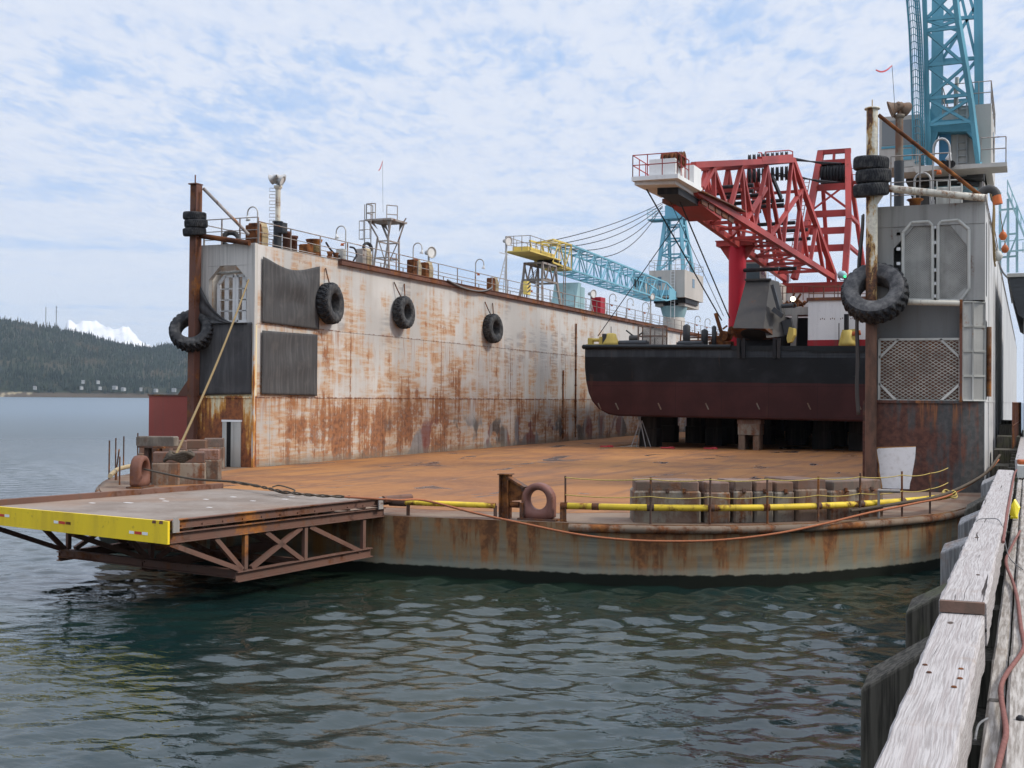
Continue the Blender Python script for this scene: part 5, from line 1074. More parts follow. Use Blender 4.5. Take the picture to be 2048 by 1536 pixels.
for pts, r, m, lab in (([onx(652, 485, -32.2), onx(662, 500, -32.2), onx(676, 512, -32.2), onx(690, 509, -32.2)], .05, 'wire', 'black hose drooping over the railing near the left winch'), ([onx(700, 494, -32.2), onx(709, 497, -32.2), onx(713, 510, -32.2), onx(707, 521, -32.2)], .05, 'wire', 'black looped hose just right of the second hook lamp'),
                     ([onx(895, 560, -31.3), onx(925, 575, -31.3), onx(955, 582, -31.3), onx(975, 580, -31.3), onx(985, 574, -31.3)], .05, 'cable_grey', 'pale green hose sagging over the wall top near the lone hose rack')):
    b = MB(); b.path(smooth_path(pts, 8), r, 6); tag(b.build('hose', mt[m], loc=pts[0]), lab, 'hose')
p = onx(682, 508, -32.2); t = thing('junction_box', p, 'small grey electrical box on the second hook lamp pole', 'box'); b = MB(); b.box(p-V(.2, .15, .25), p+V(.2, .15, .25)); b.tube(p-V(0, 0, .25), V(p[0], p[1], ZTL), .03); b.build('box_shell', mt['frame_grey'], t)
for i, (x, y) in enumerate(((1225, 640), (1360, 652), (1420, 664))):
    p = onx(x, y, -33.0); p[2] = ZTL+.012
# red wind streamers on whip poles
for (px_, y0, y1, X, tip, lab) in ((766, 425, 322, -33.2, (757, 341), 'red streamer on a hair thin whip above the lookout platform'), (1790, 220, 131, -4.2, (1752, 140), 'red streamer on a hair thin whip beside the right floodlight mast')):
    a = onx(px_, y0, X); c = onx(px_-(1 if X < -10 else 6), y1, X); e = onx(tip[0], tip[1], X); t = thing('wind_streamer', a, lab, 'streamer', 'red wind streamers'); b = MB(); b.tube(a, c, .008, 4); b.build('whip', mt['wire'], t)
    q = smooth_path([c, lerp(c, e, .35)-V(0, 0, .10), lerp(c, e, .7)-V(0, 0, .10), e], 5); b = MB()
    for i in range(len(q)-1): b.beam(q[i], q[i+1], .02, .02+.028*sin(pi*i/len(q)))
    b.build('streamer', mt['red_flag'], t)
# right wing: floodlight mast, vent, bits
p = ony(1798, 390, 47.0); p[2] = ZTR; t = thing('light_mast', p, 'pale floodlight mast on the right wing behind the white fender post', 'light mast'); Hm = ony(1798, 232, 47.0)[2]-ZTR
b = MB(); b.tube(p, p+V(0, 0, 1.9), .18, 12); b.build('base_column', mt['dark_steel'], t); b = MB(); b.tube(p+V(0, 0, 1.9), p+V(0, 0, Hm), .14, 12); b.lathe([(.14, Hm-.1), (.2, Hm-.04), (.2, Hm+.04), (0, Hm+.04)], p); b.build('mast_tube', mt['concrete'], t)
a, c = MB(), MB(); flood(a, c, p+V(-.2, -.1, Hm+.28), (-.95, -.15, -.35), 1.15); flood(a, c, p+V(.12, .1, Hm+.30), (.5, .7, -.3), 1.1); a.tube(p+V(0, 0, Hm), p+V(0, 0, Hm+.5), .08); h = a.build('floodlight_cluster', mt['concrete'], t); c.build('lamp_glass', mt['concrete'], h)
p = ony(1962, 392, 46.8); p[2] = ZTR; t = thing('vent_pipe', p, 'grey gooseneck vent pipe with orange mouth on the right wing end', 'vent'); b = MB(); b.path([p]+[p+V(.0, 0, .35)]+[p+V(.26*(1-cos(a)), 0, .4+.26*sin(a)) for a in np.linspace(.2, pi, 8)], .15, 12); b.build('vent_bend', mt['dark_box'], t); b = MB(); b.tube(p+V(.52, 0, .42), p+V(.56, 0, .1), .15, 12, .17); b.build('vent_mouth', mt['orange_paint'], t)
p = ony(1830, 396, 46.0); p[2] = ZTR+.012; t = thing('manhole', p, 'rusty flared hatch ring on the right wing end', 'hatch'); b = MB(); b.lathe([(.18, 0), (.2, .2), (.30, .28), (.28, .30), (0, .28)], p, n=16); b.build('hatch_ring', mt['rusted_steel'], t)
p = ony(1845, 398, 46.8); p[2] = ZTR; t = thing('hoop_rail', p, 'grey steel hoop above the ladder on the right wing end', 'hoop'); b = MB(); b.path([p+V(-.28, 0, 0), p+V(-.28, 0, 1.1)]+[p+V(-.28*cos(a), 0, 1.1+.28*sin(a)) for a in np.linspace(.3, pi-.3, 7)]+[p+V(.28, 0, 1.1), p+V(.28, 0, 0)], .04, 6); b.build('hoop', mt['galvanised'], t)
for i, (x, lab) in enumerate(((1886, 'left one of two bundles of bottles racked on the right wing end'), (1912, 'right one of two bundles of bottles racked on the right wing end'))):
    p = ony(x, 395, 46.6); p[2] = ZTR+.012; t = thing('valve_rack', p, lab, 'rack', 'racks on the right wing end'); b = MB(); b.cbox(p, (.42, .3, .75), 0, .03); b.tube(p+V(-.2, -.18, 0), p+V(-.2, -.18, 1.0), .03); b.tube(p+V(.2, -.18, 0), p+V(.2, -.18, 1.0), .03); b.tube(p+V(-.2, -.18, .98), p+V(.2, -.18, .98), .025); b.build('rack_body', mt['frame_grey'], t)
# buoys and ropes hung over the outer side of the right wing
for i, (x, y, m, lab) in enumerate(((1996, 512, 'frame_grey', 'grey ball float hung on the outer right wing, topmost'), (2006, 472, 'orange_paint', 'orange float hung highest on the outer right wing'), (2010, 498, 'orange_paint', 'orange float hung lower on the outer right wing'))):
    p = onx(min(x, 2012), y, XR_O+.25); t = thing('float', p, lab, 'float', 'floats hung on the outer right wing'); b = MB(); b.lathe([(0, -.22), (.12, -.18), (.2, 0), (.12, .18), (.04, .22), (.04, .3), (0, .3)], p, n=14); b.build('float_ball', mt[m], t); b = MB(); b.path([p+V(0, 0, .28), p+V(-.15, 0, 1.2)], .02, 5); b.build('lanyard', mt['rope_tan'], t)
for i in range(5):
    p = V(XR_O+.05, 49.3+i*.35, ZTR+.9); b = MB(); b.path(smooth_path([p, p+V(.12, .05, -.4), p+V(.10, -.1, -1.3-.2*i), p+V(.16, .1, -2.0-.15*i)], 5), .035, 5); tag(b.build('hanging_rope', mt['rope_tan'], loc=p), '%s of the tan ropes hanging down the outer right wing by the vent' % ('nearest', 'second', 'third', 'fourth', 'farthest')[i], 'rope', 'ropes hanging on the outer right wing')

# ---------------------------------------------------------------- crane barge on the keel blocks
YB, YB2 = 77.0, 150.0; BXL, BXR = -27.25, -6.6
def bz(x): return -(x+27)*.010                        # the barge sits a touch out of level
sec = [(BXL, 8.02), (BXL, 6.6), (-27.15, 5.7), (-26.98, 4.95), (-26.7, 4.35), (-26.25, 3.85), (-25.6, 3.53), (-24.9, 3.42), (-18, 3.42), (-9.4, 3.42), (-8.4, 3.6), (-7.6, 4.2), (-7.1, 5.2), (BXR, 6.5), (BXR, 8.02)]
barge = thing('crane_barge', (-18, YB, 3.4), 'black and dark red flat ended barge standing on keel blocks in the dock', 'barge')
b = MB(); b.extr([(x, YB, z+bz(x)) for x, z in sec], (0, YB2-YB, 0)); hull = b.build('hull', mt['barge_hull'], barge)
bv = hull.modifiers.new('soft', 'BEVEL'); bv.width = .12; bv.segments = 3; bv.limit_method = 'ANGLE'; bv.angle_limit = radians(50)
def deckz(x): return 8.02+bz(x)
b = MB(); b.tube((BXL-.02, YB-.04, deckz(BXL)-.05), (-17.4, YB-.04, deckz(-17.4)-.05), .16, 10); b.beam((-17.35, YB-.03, deckz(-17.3)-.12), (BXR, YB-.03, deckz(BXR)-.12), .08, .30); b.tube((BXL-.02, YB-.04, deckz(BXL)-.05), (BXL-.02, YB2, deckz(BXL)-.05), .16, 10); b.build('rub_rail', mt['hull_black'], barge)
b = MB(); b.beam((-12.5, YB-.08, 7.72+bz(-12)), (BXR, YB-.08, 7.72+bz(-9)), .06, .07); b.build('guard_strip', mt['hull_black'], barge)
b = MB(); b.extr([(BXL+.1, YB+.1, deckz(BXL)+.004), (BXR-.1, YB+.1, deckz(BXR)+.004), (BXR-.1, YB2-.1, deckz(BXR)+.004), (BXL+.1, YB2-.1, deckz(BXL)+.004)], (0, 0, .02)); b.build('deck', mt['brown_steel'], barge)
for x in (1196, 1231, 1316, 1411, 1513, 1615, 1716):
    p = ony(x, 806, YB-.04); q = ony(x+6, 819, YB-.04)
    b = MB(); b.beam(p, q, .07, .05, (0, 1, 0)); b.build('anode', mt['concrete'], barge)
def B(x, y, Y=YB+.6): return ony(x, y, Y)
def onbarge(px_, Y): p = ony(px_, 690, Y); p[2] = deckz(p[0])+.03; return p
def bthing(name, px_, Y, lab, cat, grp=None): p = onbarge(px_, Y); return thing(name, p, lab, cat, grp), p
# deck gear from left to right
t, p = bthing('roller_fairlead', 1193, YB+.5, 'yellow roller fairlead at the left corner of the barge deck', 'fairlead'); b = MB(); b.cbox(p, (1.2, .7, .12)); b.cbox(p+V(-.4, 0, .12), (.3, .5, .42), 0, .04); b.cbox(p+V(.4, 0, .12), (.3, .5, .5), 0, .04); b.tube(p+V(-.3, 0, .4), p+V(.3, 0, .4), .12, 10); b.build('fairlead_body', mt['yellow_crane'], t)
t, p = bthing('deck_cleat', 1222, YB+.6, 'yellow domed capstan with a thin rod on the left of the barge deck', 'capstan'); b = MB(); b.lathe([(.0, 0), (.62, 0), (.55, .25), (.40, .55), (.34, .80), (.2, .86), (0, .86)], p, n=14); b.build('drum', mt['yellow_crane'], t); b = MB(); b.tube(p+V(0, 0, .86), p+V(0, 0, 1.3), .025); b.cbox(p+V(-.38, -.1, .1), (.30, .5, .72), 0, .04); b.build('drum_guard', mt['dark_steel'], t)
t, p = bthing('deck_roller', 1266, YB+.6, 'long low black roller lying on the left of the barge deck', 'roller'); b = MB(); b.tube(p+V(-.95, 0, .2), p+V(.95, 0, .2), .19, 14); b.cbox(p+V(-1.02, 0, 0), (.12, .3, .3)); b.cbox(p+V(1.02, 0, 0), (.12, .3, .3)); b.build('roller_body', mt['dark_steel'], t)
t, p = bthing('deck_winch', 1268, YB+1.5, 'small grey winch with a raised lever behind the long black roller', 'winch'); b = MB(); b.cbox(p, (.9, .6, .3), 0, .04); b.tube(p+V(-.3, 0, .55), p+V(.3, 0, .55), .22, 12); b.beam(p+V(.1, 0, .6), p+V(-.55, 0, 1.1), .09); b.beam(p+V(.1, 0, .6), p+V(.6, 0, .95), .09); b.build('winch_body', mt['dark_box'], t)
t, p = bthing('steel_cage', 1305, YB+1.2, 'rusty open framed cage with mesh sides on the barge deck', 'cage'); b = MB(); w, dpt, h = 1.45, 1.0, 1.35
for sx in (-1, 0, 1): 
    for sy in (-1, 1): b.beam(p+V(sx*w/2*1.15, sy*dpt/2, 0), p+V(sx*w/2*1.15, sy*dpt/2, h), .08)
for z in (.08, h*.5, h): 
    for sy in (-1, 1): b.beam(p+V(-w*.58, sy*dpt/2, z), p+V(w*.58, sy*dpt/2, z), .07)
    for sx in (-1, 1): b.beam(p+V(sx*w*.58, -dpt/2, z), p+V(sx*w*.58, dpt/2, z), .07)
b.build('cage_frame', mt['cage_steel'], t); b = MB(); b.box(p+V(-w*.55, dpt/2-.1, .1), p+V(w*.55, dpt/2-.06, h*.92)); b.build('mesh_back', mt['mesh_grey'], t)
for i, (x, h, r, Y, lab) in enumerate(((1373, 1.45, .24, YB+.6, 'tallest black rounded bitt post on the barge deck'), (1409, 1.15, .22, YB+.9, 'shorter black bitt post in the middle of the three'), (1428, 1.35, .15, YB+.6, 'slim black bitt post beside the rusty winch gear'))):
    t, p = bthing('bitt', x, Y, lab, 'bitt', 'black bitt posts on the barge deck'); b = MB(); b.lathe([(0, 0), (r, 0), (r, h-r*.6), (r*.7, h-.08), (0, h)], p, n=16); b.lathe([(r+.1, 0), (r+.1, .05), (r, .05)], p, n=16); b.build('bitt_post', mt['dark_steel'], t)
t, p = bthing('deck_roller', 1381, YB+.35, 'short black roller in front of the tallest bitt post', 'roller'); b = MB(); b.tube(p+V(-.8, 0, .17), p+V(.75, 0, .17), .16, 12); b.cbox(p+V(-.85, 0, 0), (.1, .3, .25)); b.cbox(p+V(.8, 0, 0), (.1, .3, .25)); b.build('roller_body', mt['dark_steel'], t)
t, p = bthing('anchor_winch', 1452, YB+1.6, 'rusty brown winch gear below the boom hoist wires', 'winch'); b = MB(); rr = random.Random(4)
for k in range(3): b.tube(p+V(-.6+.5*k, -.3, .35+.35*k), p+V(-.4+.5*k, .3, .35+.35*k), .38-.06*k, 12)
b.cbox(p+V(-.3, 0, 0), (1.5, .8, .35), 0, .05)
for k in range(12): a = p+V(rr.uniform(-.9, .7), rr.uniform(-.4, .4), rr.uniform(.2, 1.2)); b.beam(a, a+V(rr.uniform(-.4, .4), rr.uniform(-.2, .2), rr.uniform(.1, .5)), .10)
b.beam(p+V(-.3, 0, .9), p+V(-.7, 0, 2.2), .16, .22); b.build('winch_gear', mt['rusted_steel'], t)
t, p = bthing('pipe_rack', 1395, YB+2.5, 'low rack of rusty pipes and rails behind the bitt posts', 'rack'); b = MB()
for k in range(4): b.beam(p+V(-1.3+.1*k, .2*k, .25+.2*k), p+V(1.4, .2*k, .3+.2*k), .07)
for k in range(5): b.beam(p+V(-1.2+.6*k, 0, 0), p+V(-1.2+.6*k, .3, 1.05), .08)
b.build('rack_body', mt['rusted_steel'], t)
# wide dark spud-well housing leaning over the end
H0 = YB-.45
t = thing('spud_housing', ony(1520, 690, YB), 'big dark grey tapered steel housing with a round dark mouth at the barge end', 'housing')
top = [ony(1492, 561, H0+2.2), ony(1540, 560, H0+2.2)]; bot = [ony(1466, 656, H0-.5), ony(1527, 657, H0-.5)]
b = MB(); dpt = V(1.05, 2.6, 0); dtop = V(.25, 1.7, .05)
tl, tr_, br_, bl = top[0], top[1], bot[1], bot[0]
b.add([tl, tr_, br_, bl, tl+dtop, tr_+dtop, br_+dpt, bl+dpt], [(0, 1, 2, 3), (4, 7, 6, 5), (0, 4, 5, 1), (1, 5, 6, 2), (3, 2, 6, 7), (0, 3, 7, 4)]); b.beam(tl+V(-.05, -.05, .03), tr_+V(.08, -.05, .03), .3, .12); b.build('chute_box', mt['dark_box'], t)
lw = V(0, .5, -.62); b = MB(); bl2, br2 = bl+V(-.12, .0, -.02), br_+V(.1, 0, -.02)
b.add([bl2, br2, br2+V(.55, 1.6, -.62), bl2+V(.1, 1.6, -.62), bl2+V(0, 1.9, .1), br2+V(.5, 2.0, .1)], [(0, 1, 2, 3), (3, 2, 5, 4), (0, 3, 4), (1, 5, 2), (0, 4, 5, 1)]); b.build('mouth_plate', mt['iron'], t)
c0 = (bl2+br2)/2+V(.20, .8, -.32); b = MB(); b.lathe([(.0, -.04), (.62, -.04), (.78, .03), (.84, -.03), (.78, -.07), (.62, -.06)], c0+V(0, -.03, -.03), tuple(np.cross(br2-bl2, V(.1, 1.6, -.62))*-1), 24); b.build('mouth_ring', mt['black_void'], t)
b = MB(); q0, q1 = ony(1478, 690, YB+1.2), ony(1552, 690, YB+1.2); b.box((q0[0], YB+1.2, deckz(-17)+.03), (q1[0]+.3, YB+2.4, deckz(-17)+1.3)); b.build('dark_filler', mt['crane_dark'], t)  # added dark block, fills the bright gap below the housing
p = ony(1549, 640, YB+.3); b = MB(); b.add([ony(1533, 612, YB+.2), ony(1568, 632, YB+.9), ony(1572, 672, YB+.7), ony(1533, 676, YB-.5), ony(1526, 648, YB-.4), ony(1545, 612, YB+2.2), ony(1575, 640, YB+2.5), ony(1576, 672, YB+2.4), ony(1540, 672, YB+2.2)], [(0, 1, 2, 3, 4), (0, 5, 6, 1), (1, 6, 7, 2), (2, 7, 8, 3), (5, 8, 7, 6), (0, 4, 3, 8, 5)]); b.build('side_box', mt['dark_box'], t)
for x0, x1 in ((1474, 1480), (1484, 1491), (1546, 1552), (1554, 1561)):
    b = MB(); a = ony((x0+x1)/2, 676, YB-.16); c = ony((x0+x1)/2, 716, YB-.16); b.beam(a, c, .20, .18, (0, 1, 0)); b.build('hanging_leg', mt['crane_dark'], t)
b = MB(); b.beam(ony(1545, 570, YB+.4), ony(1562, 632, YB+.2), .18, .22); b.beam(ony(1546, 618, YB+.1), ony(1565, 632, YB+.1), .3, .3); b.tube(ony(1563, 612, YB+.4), ony(1586, 611, YB+.4), .14, 12); b.lathe([(.10, -.06), (.16, -.06), (.16, .06), (.10, .06)], ony(1588, 611, YB+.4), (0, 1, 0), 14, closed=True); b.beam(ony(1574, 640, YB+.8), ony(1580, 668, YB+.8), .5, .6); b.build('hinge_arm', mt['dark_steel'], t)
t, p = bthing('bracket', 1580, YB+.4, 'yellow steel bracket leaning beside the dark housing', 'bracket'); b = MB(); b.extr([ony(1578, 654, YB+.4), ony(1587, 657, YB+.4), ony(1587, 670, YB+.4), ony(1580, 684, YB+.4), ony(1575, 686, YB+.4), ony(1573, 676, YB+.4)], (.1, .5, 0)); b.build('bracket_plate', mt['yellow_crane'], t)
# white deckhouse
t = thing('deckhouse', (-11, YB+2, 8), 'white steel deckhouse with red base and red roof edge on the barge', 'deckhouse')
x0, x1 = ony(1616, 640, YB+1.6)[0], BXR-.1; zb = deckz(-11)+.03; zt = ony(1620, 602, YB+1.6)[2]
b = MB(); b.box((x0, YB+1.6, zb+.45), (x1, YB+9, zt)); b.build('house_wall', mt['clean_white'], t)
b = MB(); b.box((x0-.02, YB+1.57, zb), (x1+.02, YB+9, zb+.448)); b.build('base_band', mt['house_red'], t)
b = MB(); b.box((x0-.08, YB+1.5, zt+.002), (x1+.05, YB+9, zt+.20)); b.build('roof_edge', mt['brown_steel'], t)
b = MB(); 
for k in range(4):
    for j in range(3): b.box((x0+.75+.62*k+.12*j, YB+1.59, zb+1.72+.04*(j % 2)), (x0+.80+.62*k+.12*j, YB+1.598, zb+1.80+.04*(j % 2)))
b.build('rust_spots', mt['brown_steel'], t)
# beam, dark doorway and canopy left of the deckhouse
xa, xb = ony(1560, 640, YB+3)[0], ony(1612, 640, YB+3)[0]
t = thing('deck_shelter', (xa, YB+3, 8), 'dark sheltered opening with a pale header beam left of the white deckhouse', 'shelter')
b = MB(); b.box((xa, YB+3, 10.05), (x0-.1, YB+3.5, 10.55)); b.build('header_beam', mt['crane_house'], t); b = MB(); b.box((xa, YB+6, 8.0), (x0-.1, YB+6.1, 10.05)); b.box((xa-.1, YB+3.2, 8.0), (xa+.1, YB+6, 10.05)); b.build('back_wall', mt['dark_box'], t); b = MB(); b.beam((xa+.85, YB+3.1, 8), (xa+.95, YB+3.1, 10.05), .35, .3); b.build('pale_post', mt['crane_house'], t); b = MB(); b.box((xa, YB+3.5, 10.3), (x0-.1, YB+8.5, 10.55)); b.build('roof', mt['rusted_steel'], t)
t = thing('rusty_gear', (xa+.8, YB+3.6, 10.56), 'heap of rusty chains and pipes on the shelter beside the lit lamp', 'gear'); b = MB(); rr = random.Random(9)
for k in range(16): a = V(xa+rr.uniform(0, 1.5), YB+3.4+rr.uniform(0, .8), 10.57+rr.uniform(0, .35)); b.tube(a, a+V(rr.uniform(-.5, .5), rr.uniform(-.2, .2), rr.uniform(.05, .40)), rr.uniform(.05, .11), 7)
b.beam((xa+.75, YB+3.5, 10.7), (xa+1.25, YB+3.5, 11.45), .12); b.beam((xa+.45, YB+3.5, 10.7), (xa+.85, YB+3.5, 11.5), .10); b.build('gear_heap', mt['rusted_steel'], t)
p = ony(1586, 598, YB+2.9); t = thing('work_lamp', p-V(0, 0, .35), 'lit round work lamp glowing beside the rusty gear', 'lamp'); b = MB(); b.lathe([(0, -.05), (.14, -.05), (.17, 0), (.17, .04)], p, (0, -1, 0), 16); b.tube(p-V(0, 0, .4), p, .04); b.build('lamp_housing', mt['dark_steel'], t); b = MB(); b.lathe([(0, .03), (.155, .03)], p, (0, -1, 0), 16); b.build('lamp_lens', mt['lit_lamp'], t)
t, p = bthing('valve_stand', 1696, YB+.8, 'yellow and orange valve stand with a dark post before the white deckhouse', 'valve stand'); b = MB(); b.lathe([(0, 0), (.5, 0), (.48, .25), (.30, .6), (.28, 1.0), (0, 1.0)], p, n=12); b.beam(p+V(-.5, 0, .05), p+V(-.3, 0, .9), .16); b.beam(p+V(.5, 0, .05), p+V(.3, 0, .9), .16); b.beam(p+V(-.35, 0, .95), p+V(.45, 0, 1.0), .14); b.build('stand', mt['yellow_crane'], t); b = MB(); b.tube(p+V(-.1, 0, .9), p+V(-.1, 0, 2.0), .15, 10); b.tube(p+V(-.55, 0, 0), p+V(-.55, 0, 1.45), .03); b.build('dark_post', mt['crane_dark'], t); b = MB(); b.tube(p+V(.2, 0, .75), p+V(.75, 0, .85), .16, 10); b.build('orange_pipe', mt['orange_paint'], t)
# blocks and props under the barge
def under_block(x, y, lab, kind=0, grp='dark keel blocks under the barge'):
    c = V(x, y, ZD+.012); h = 3.42+bz(x)-ZD-.02; t = thing('keel_block', c, lab, 'keel block', grp); b = MB()
    if kind == 1:
        b.cbox(c+V(-.46, 0, 0), (.42, 1.2, .95), 0, .04); b.cbox(c+V(.46, 0, 0), (.42, 1.2, .95), 0, .04); b.build('leg_block', mt['concrete'], t); b = MB(); b.cbox(c+V(0, 0, .952), (1.42, 1.3, h-1.0-.25), 0, .05); b.build('cross_block', mt['concrete'], t); b = MB(); b.cbox(c+V(0, 0, h-.292), (1.5, 1.2, .27), 0, .02); b.build('timber_cap', mt['block_wood'], t)
    else:
        b.cbox(c, (1.25, 1.3, h*.62), 0, .06); b.build('concrete_body', mt['shaded_block'], t); b = MB(); b.cbox(c+V(0, 0, h*.62+.002), (1.1, 1.2, h*.37), 0, .05); b.build('timber_cap', mt['shaded_block'], t)
    return t
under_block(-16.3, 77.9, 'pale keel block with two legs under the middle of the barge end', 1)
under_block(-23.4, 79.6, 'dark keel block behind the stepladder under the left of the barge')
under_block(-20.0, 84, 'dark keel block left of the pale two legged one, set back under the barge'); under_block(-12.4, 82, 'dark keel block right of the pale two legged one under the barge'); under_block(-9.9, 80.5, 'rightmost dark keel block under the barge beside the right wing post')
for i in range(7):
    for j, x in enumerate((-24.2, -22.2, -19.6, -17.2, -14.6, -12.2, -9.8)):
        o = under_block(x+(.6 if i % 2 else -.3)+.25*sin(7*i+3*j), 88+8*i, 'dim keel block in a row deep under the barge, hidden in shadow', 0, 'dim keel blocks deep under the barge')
q = ony(1282, 880, 77.7); p = V(q[0], 77.7, ZD+.012); t = thing('stepladder', p, 'open aluminium stepladder leaning under the left part of the barge', 'ladder'); b = MB()
for sx in (-1, 1):
    b.beam(p+V(-.50+.1*sx, sx*.25, 0), p+V(0, sx*.18, 1.75), .05); b.beam(p+V(.50+.1*sx, sx*.25, 0), p+V(0, sx*.18, 1.75), .05)
for k in range(1, 6): q0 = lerp(p+V(-.5, -.25, 0), p+V(0, -.18, 1.75), k/6); b.beam(q0, q0+V(.02, .46, 0), .04)
b.build('ladder_frame', mt['ladder_alu'], t)
for i, (x, y) in enumerate(((1212, 894), (1334, 897), (1420, 898))):
    p = onz(x, y, ZD+.012); b = MB(); b.path([p+V(.5*cos(a)*(1-.03*k), .35*sin(a), .03+.02*(k % 2)) for k, a in enumerate(np.linspace(0, 4*pi, 26))], .035, 5); b.cbox(p+V(.3, 0, 0), (.3, .25, .12)); tag(b.build('red_hose', mt['red_flag'], loc=p), ('red hose heap on the deck left of the stepladder', 'red hose heap just right of the stepladder on the deck', 'red hose heap farther right of the stepladder near the shadow')[i], 'hose', 'red hose heaps before the barge')

# ---------------------------------------------------------------- red derrick crane on the barge
def pl(cx_, cy_, P, Q):                               # photo pixel onto the vertical plane through plan points P, Q
    d = ray(cx_, cy_); P = np.asarray(P, float); Q = np.asarray(Q, float); n = V(Q[1]-P[1], -(Q[0]-P[0])); t = ((P[:2]-CAM[:2])@n)/(d[:2]@n); return CAM+d*t
def c4(x, y): return 1240+x*.2539, 270+y*.2539
FR, FL = V(-13.72, 96), V(-17.41, 96); TR, TL = V(-16.97, 66), V(-18.70, 66)
def R(x, y): return pl(*c4(x, y), FR, TR)
CENT = (FR+FL)/2; TC = (TR+TL)/2; ax2 = (TC-CENT)/np.linalg.norm(TC-CENT); nr2 = V(-ax2[1], ax2[0])
def Lm(p):                                            # mirror a right-truss point to the left truss
    d = p[:2]-CENT; a = d@ax2; s = d@nr2; q = CENT+ax2*a-nr2*s; return V(q[0], q[1], p[2])
cr = thing('derrick_crane', (-15.5, 96, 12.6), 'big red lattice boom derrick crane with a white tip platform on the barge', 'crane')
chordR = [(590, 440), (1690, 1130)]; topR = [(580, 236), (1360, 197)]
boom = MB(); 
for mir in (0, 1):
    T = (lambda p: p) if not mir else Lm
    boom.beam(T(R(*chordR[0])), T(R(*chordR[1])), .34, .40); boom.beam(T(R(*topR[0])), T(R(*topR[1])), .32, .34); boom.beam(T(R(1360, 197)), T(R(1690, 1110)), .34, .36)
boom.beam(R(1340, 170), R(1100, 190), .35, .3)
bo = boom.build('boom_chords', mt['crane_red'], cr)
web = [(735, 262, 650, 420), (735, 262, 742, 520), (735, 262, 830, 545), (955, 250, 872, 560), (955, 250, 985, 680), (955, 250, 1052, 712), (1155, 242, 1060, 715), (1155, 242, 1180, 800), (1155, 242, 1270, 850), (1350, 220, 1285, 860), (1350, 220, 1480, 985), (1180, 800, 1440, 420), (985, 680, 1150, 420), (1430, 430, 1380, 900), (1545, 720, 1500, 990), (1540, 720, 1600, 1060)]
for mir in (0, 1):
    T = (lambda p: p) if not mir else Lm
    b = MB()
    for x0_, y0_, x1_, y1_ in web: b.beam(T(R(x0_, y0_)), T(R(x1_, y1_)), .24, .22)
    b.build('web_members', mt['crane_red'], bo)
for pt in ((735, 262), (955, 250), (1155, 242), (1350, 210), (740, 530), (870, 600), (985, 680), (1060, 725), (1180, 800), (1285, 865), (1400, 940), (1500, 1005), (1600, 1070), (1450, 440), (1545, 720), (1155, 420), (955, 430), (1185, 480), (1060, 600), (1300, 560)):
    b = MB(); b.beam(R(*pt), Lm(R(*pt)), .20, .20); b.build('cross_member', mt['crane_red'], bo)
for (p_, q_) in (((740, 530), (870, 600)), ((870, 600), (985, 680)), ((985, 680), (1180, 800)), ((1180, 800), (1285, 865)), ((1285, 865), (1400, 940)), ((1400, 940), (1500, 1005)), ((1500, 1005), (1600, 1070)), ((735, 262), (955, 250)), ((955, 250), (1155, 242))):
    b = MB(); b.beam(R(*p_), Lm(R(*q_)), .13, .12); b.beam(Lm(R(*p_)), R(*q_), .13, .12); b.build('cross_bracing', mt['crane_red'], bo)
b = MB()
for k in range(5): 
    p_ = lerp(R(640, 470), R(900, 632), k/5); q_ = lerp(R(640, 470), R(900, 632), (k+.82)/5); b.beam(p_-V(0, 0, .25), q_-V(0, 0, .25), .1, .55)
b.beam(R(590, 452)+V(.2, 0, .05), R(940, 612)+V(.2, 0, .05), .45, .07); b.beam(Lm(R(600, 500)), Lm(R(940, 640)), .5, .25); b.build('boom_side_plate', mt['brown_steel'], bo)
b = MB(); b.extr([R(420, 500)*0+Lm(R(640, 520)), R(640, 520), R(800, 640), Lm(R(800, 640))], (0, 0, -.2)); b.build('boom_belly_plate', mt['crane_red'], bo)
# sheaves, dark pipes and drums inside the boom
b = MB()
for (x, y) in ((1330, 175), ):
    a, c = R(x, y), Lm(R(x, y))
    for k in range(9): q = lerp(a, c, (k+.5)/9); b.lathe([(.12, -.05), (.42, -.08), (.36, 0), (.42, .08), (.12, .05)], q, (1, .1, 0), 18, closed=True)
for (x, y) in ((1330, 300),):
    a, c = R(x, y), Lm(R(x, y))
    for k in range(9): q = lerp(a, c, (k+.5)/9); b.lathe([(.12, -.05), (.5, -.08), (.44, 0), (.5, .08), (.12, .05)], q, (1, .1, 0), 18, closed=True)
b.build('boom_sheaves', mt['crane_dark'], cr)
b = MB()
for pt in ((1050, 395), (1050, 440), (1130, 470), (1200, 520), (1290, 515), (1290, 550), (1110, 600), (1380, 690), (1480, 745), (1500, 815), (1390, 1050), (1250, 1055)): b = MB(); b.tube(R(*pt), Lm(R(*pt)), .13, 8); b.build('dark_pipe', mt['crane_dark'], bo)
b = MB(); b.beam(R(1200, 330), R(1270, 500), .15, .3); b.build('dark_link', mt['crane_dark'], cr); b = MB(); b.lathe([(.1, -.06), (.38, -.08), (.38, .08), (.1, .06)], Lm(R(1150, 420)), (1, 0, 0), 18, closed=True); b.build('sheave', mt['crane_dark'], cr)
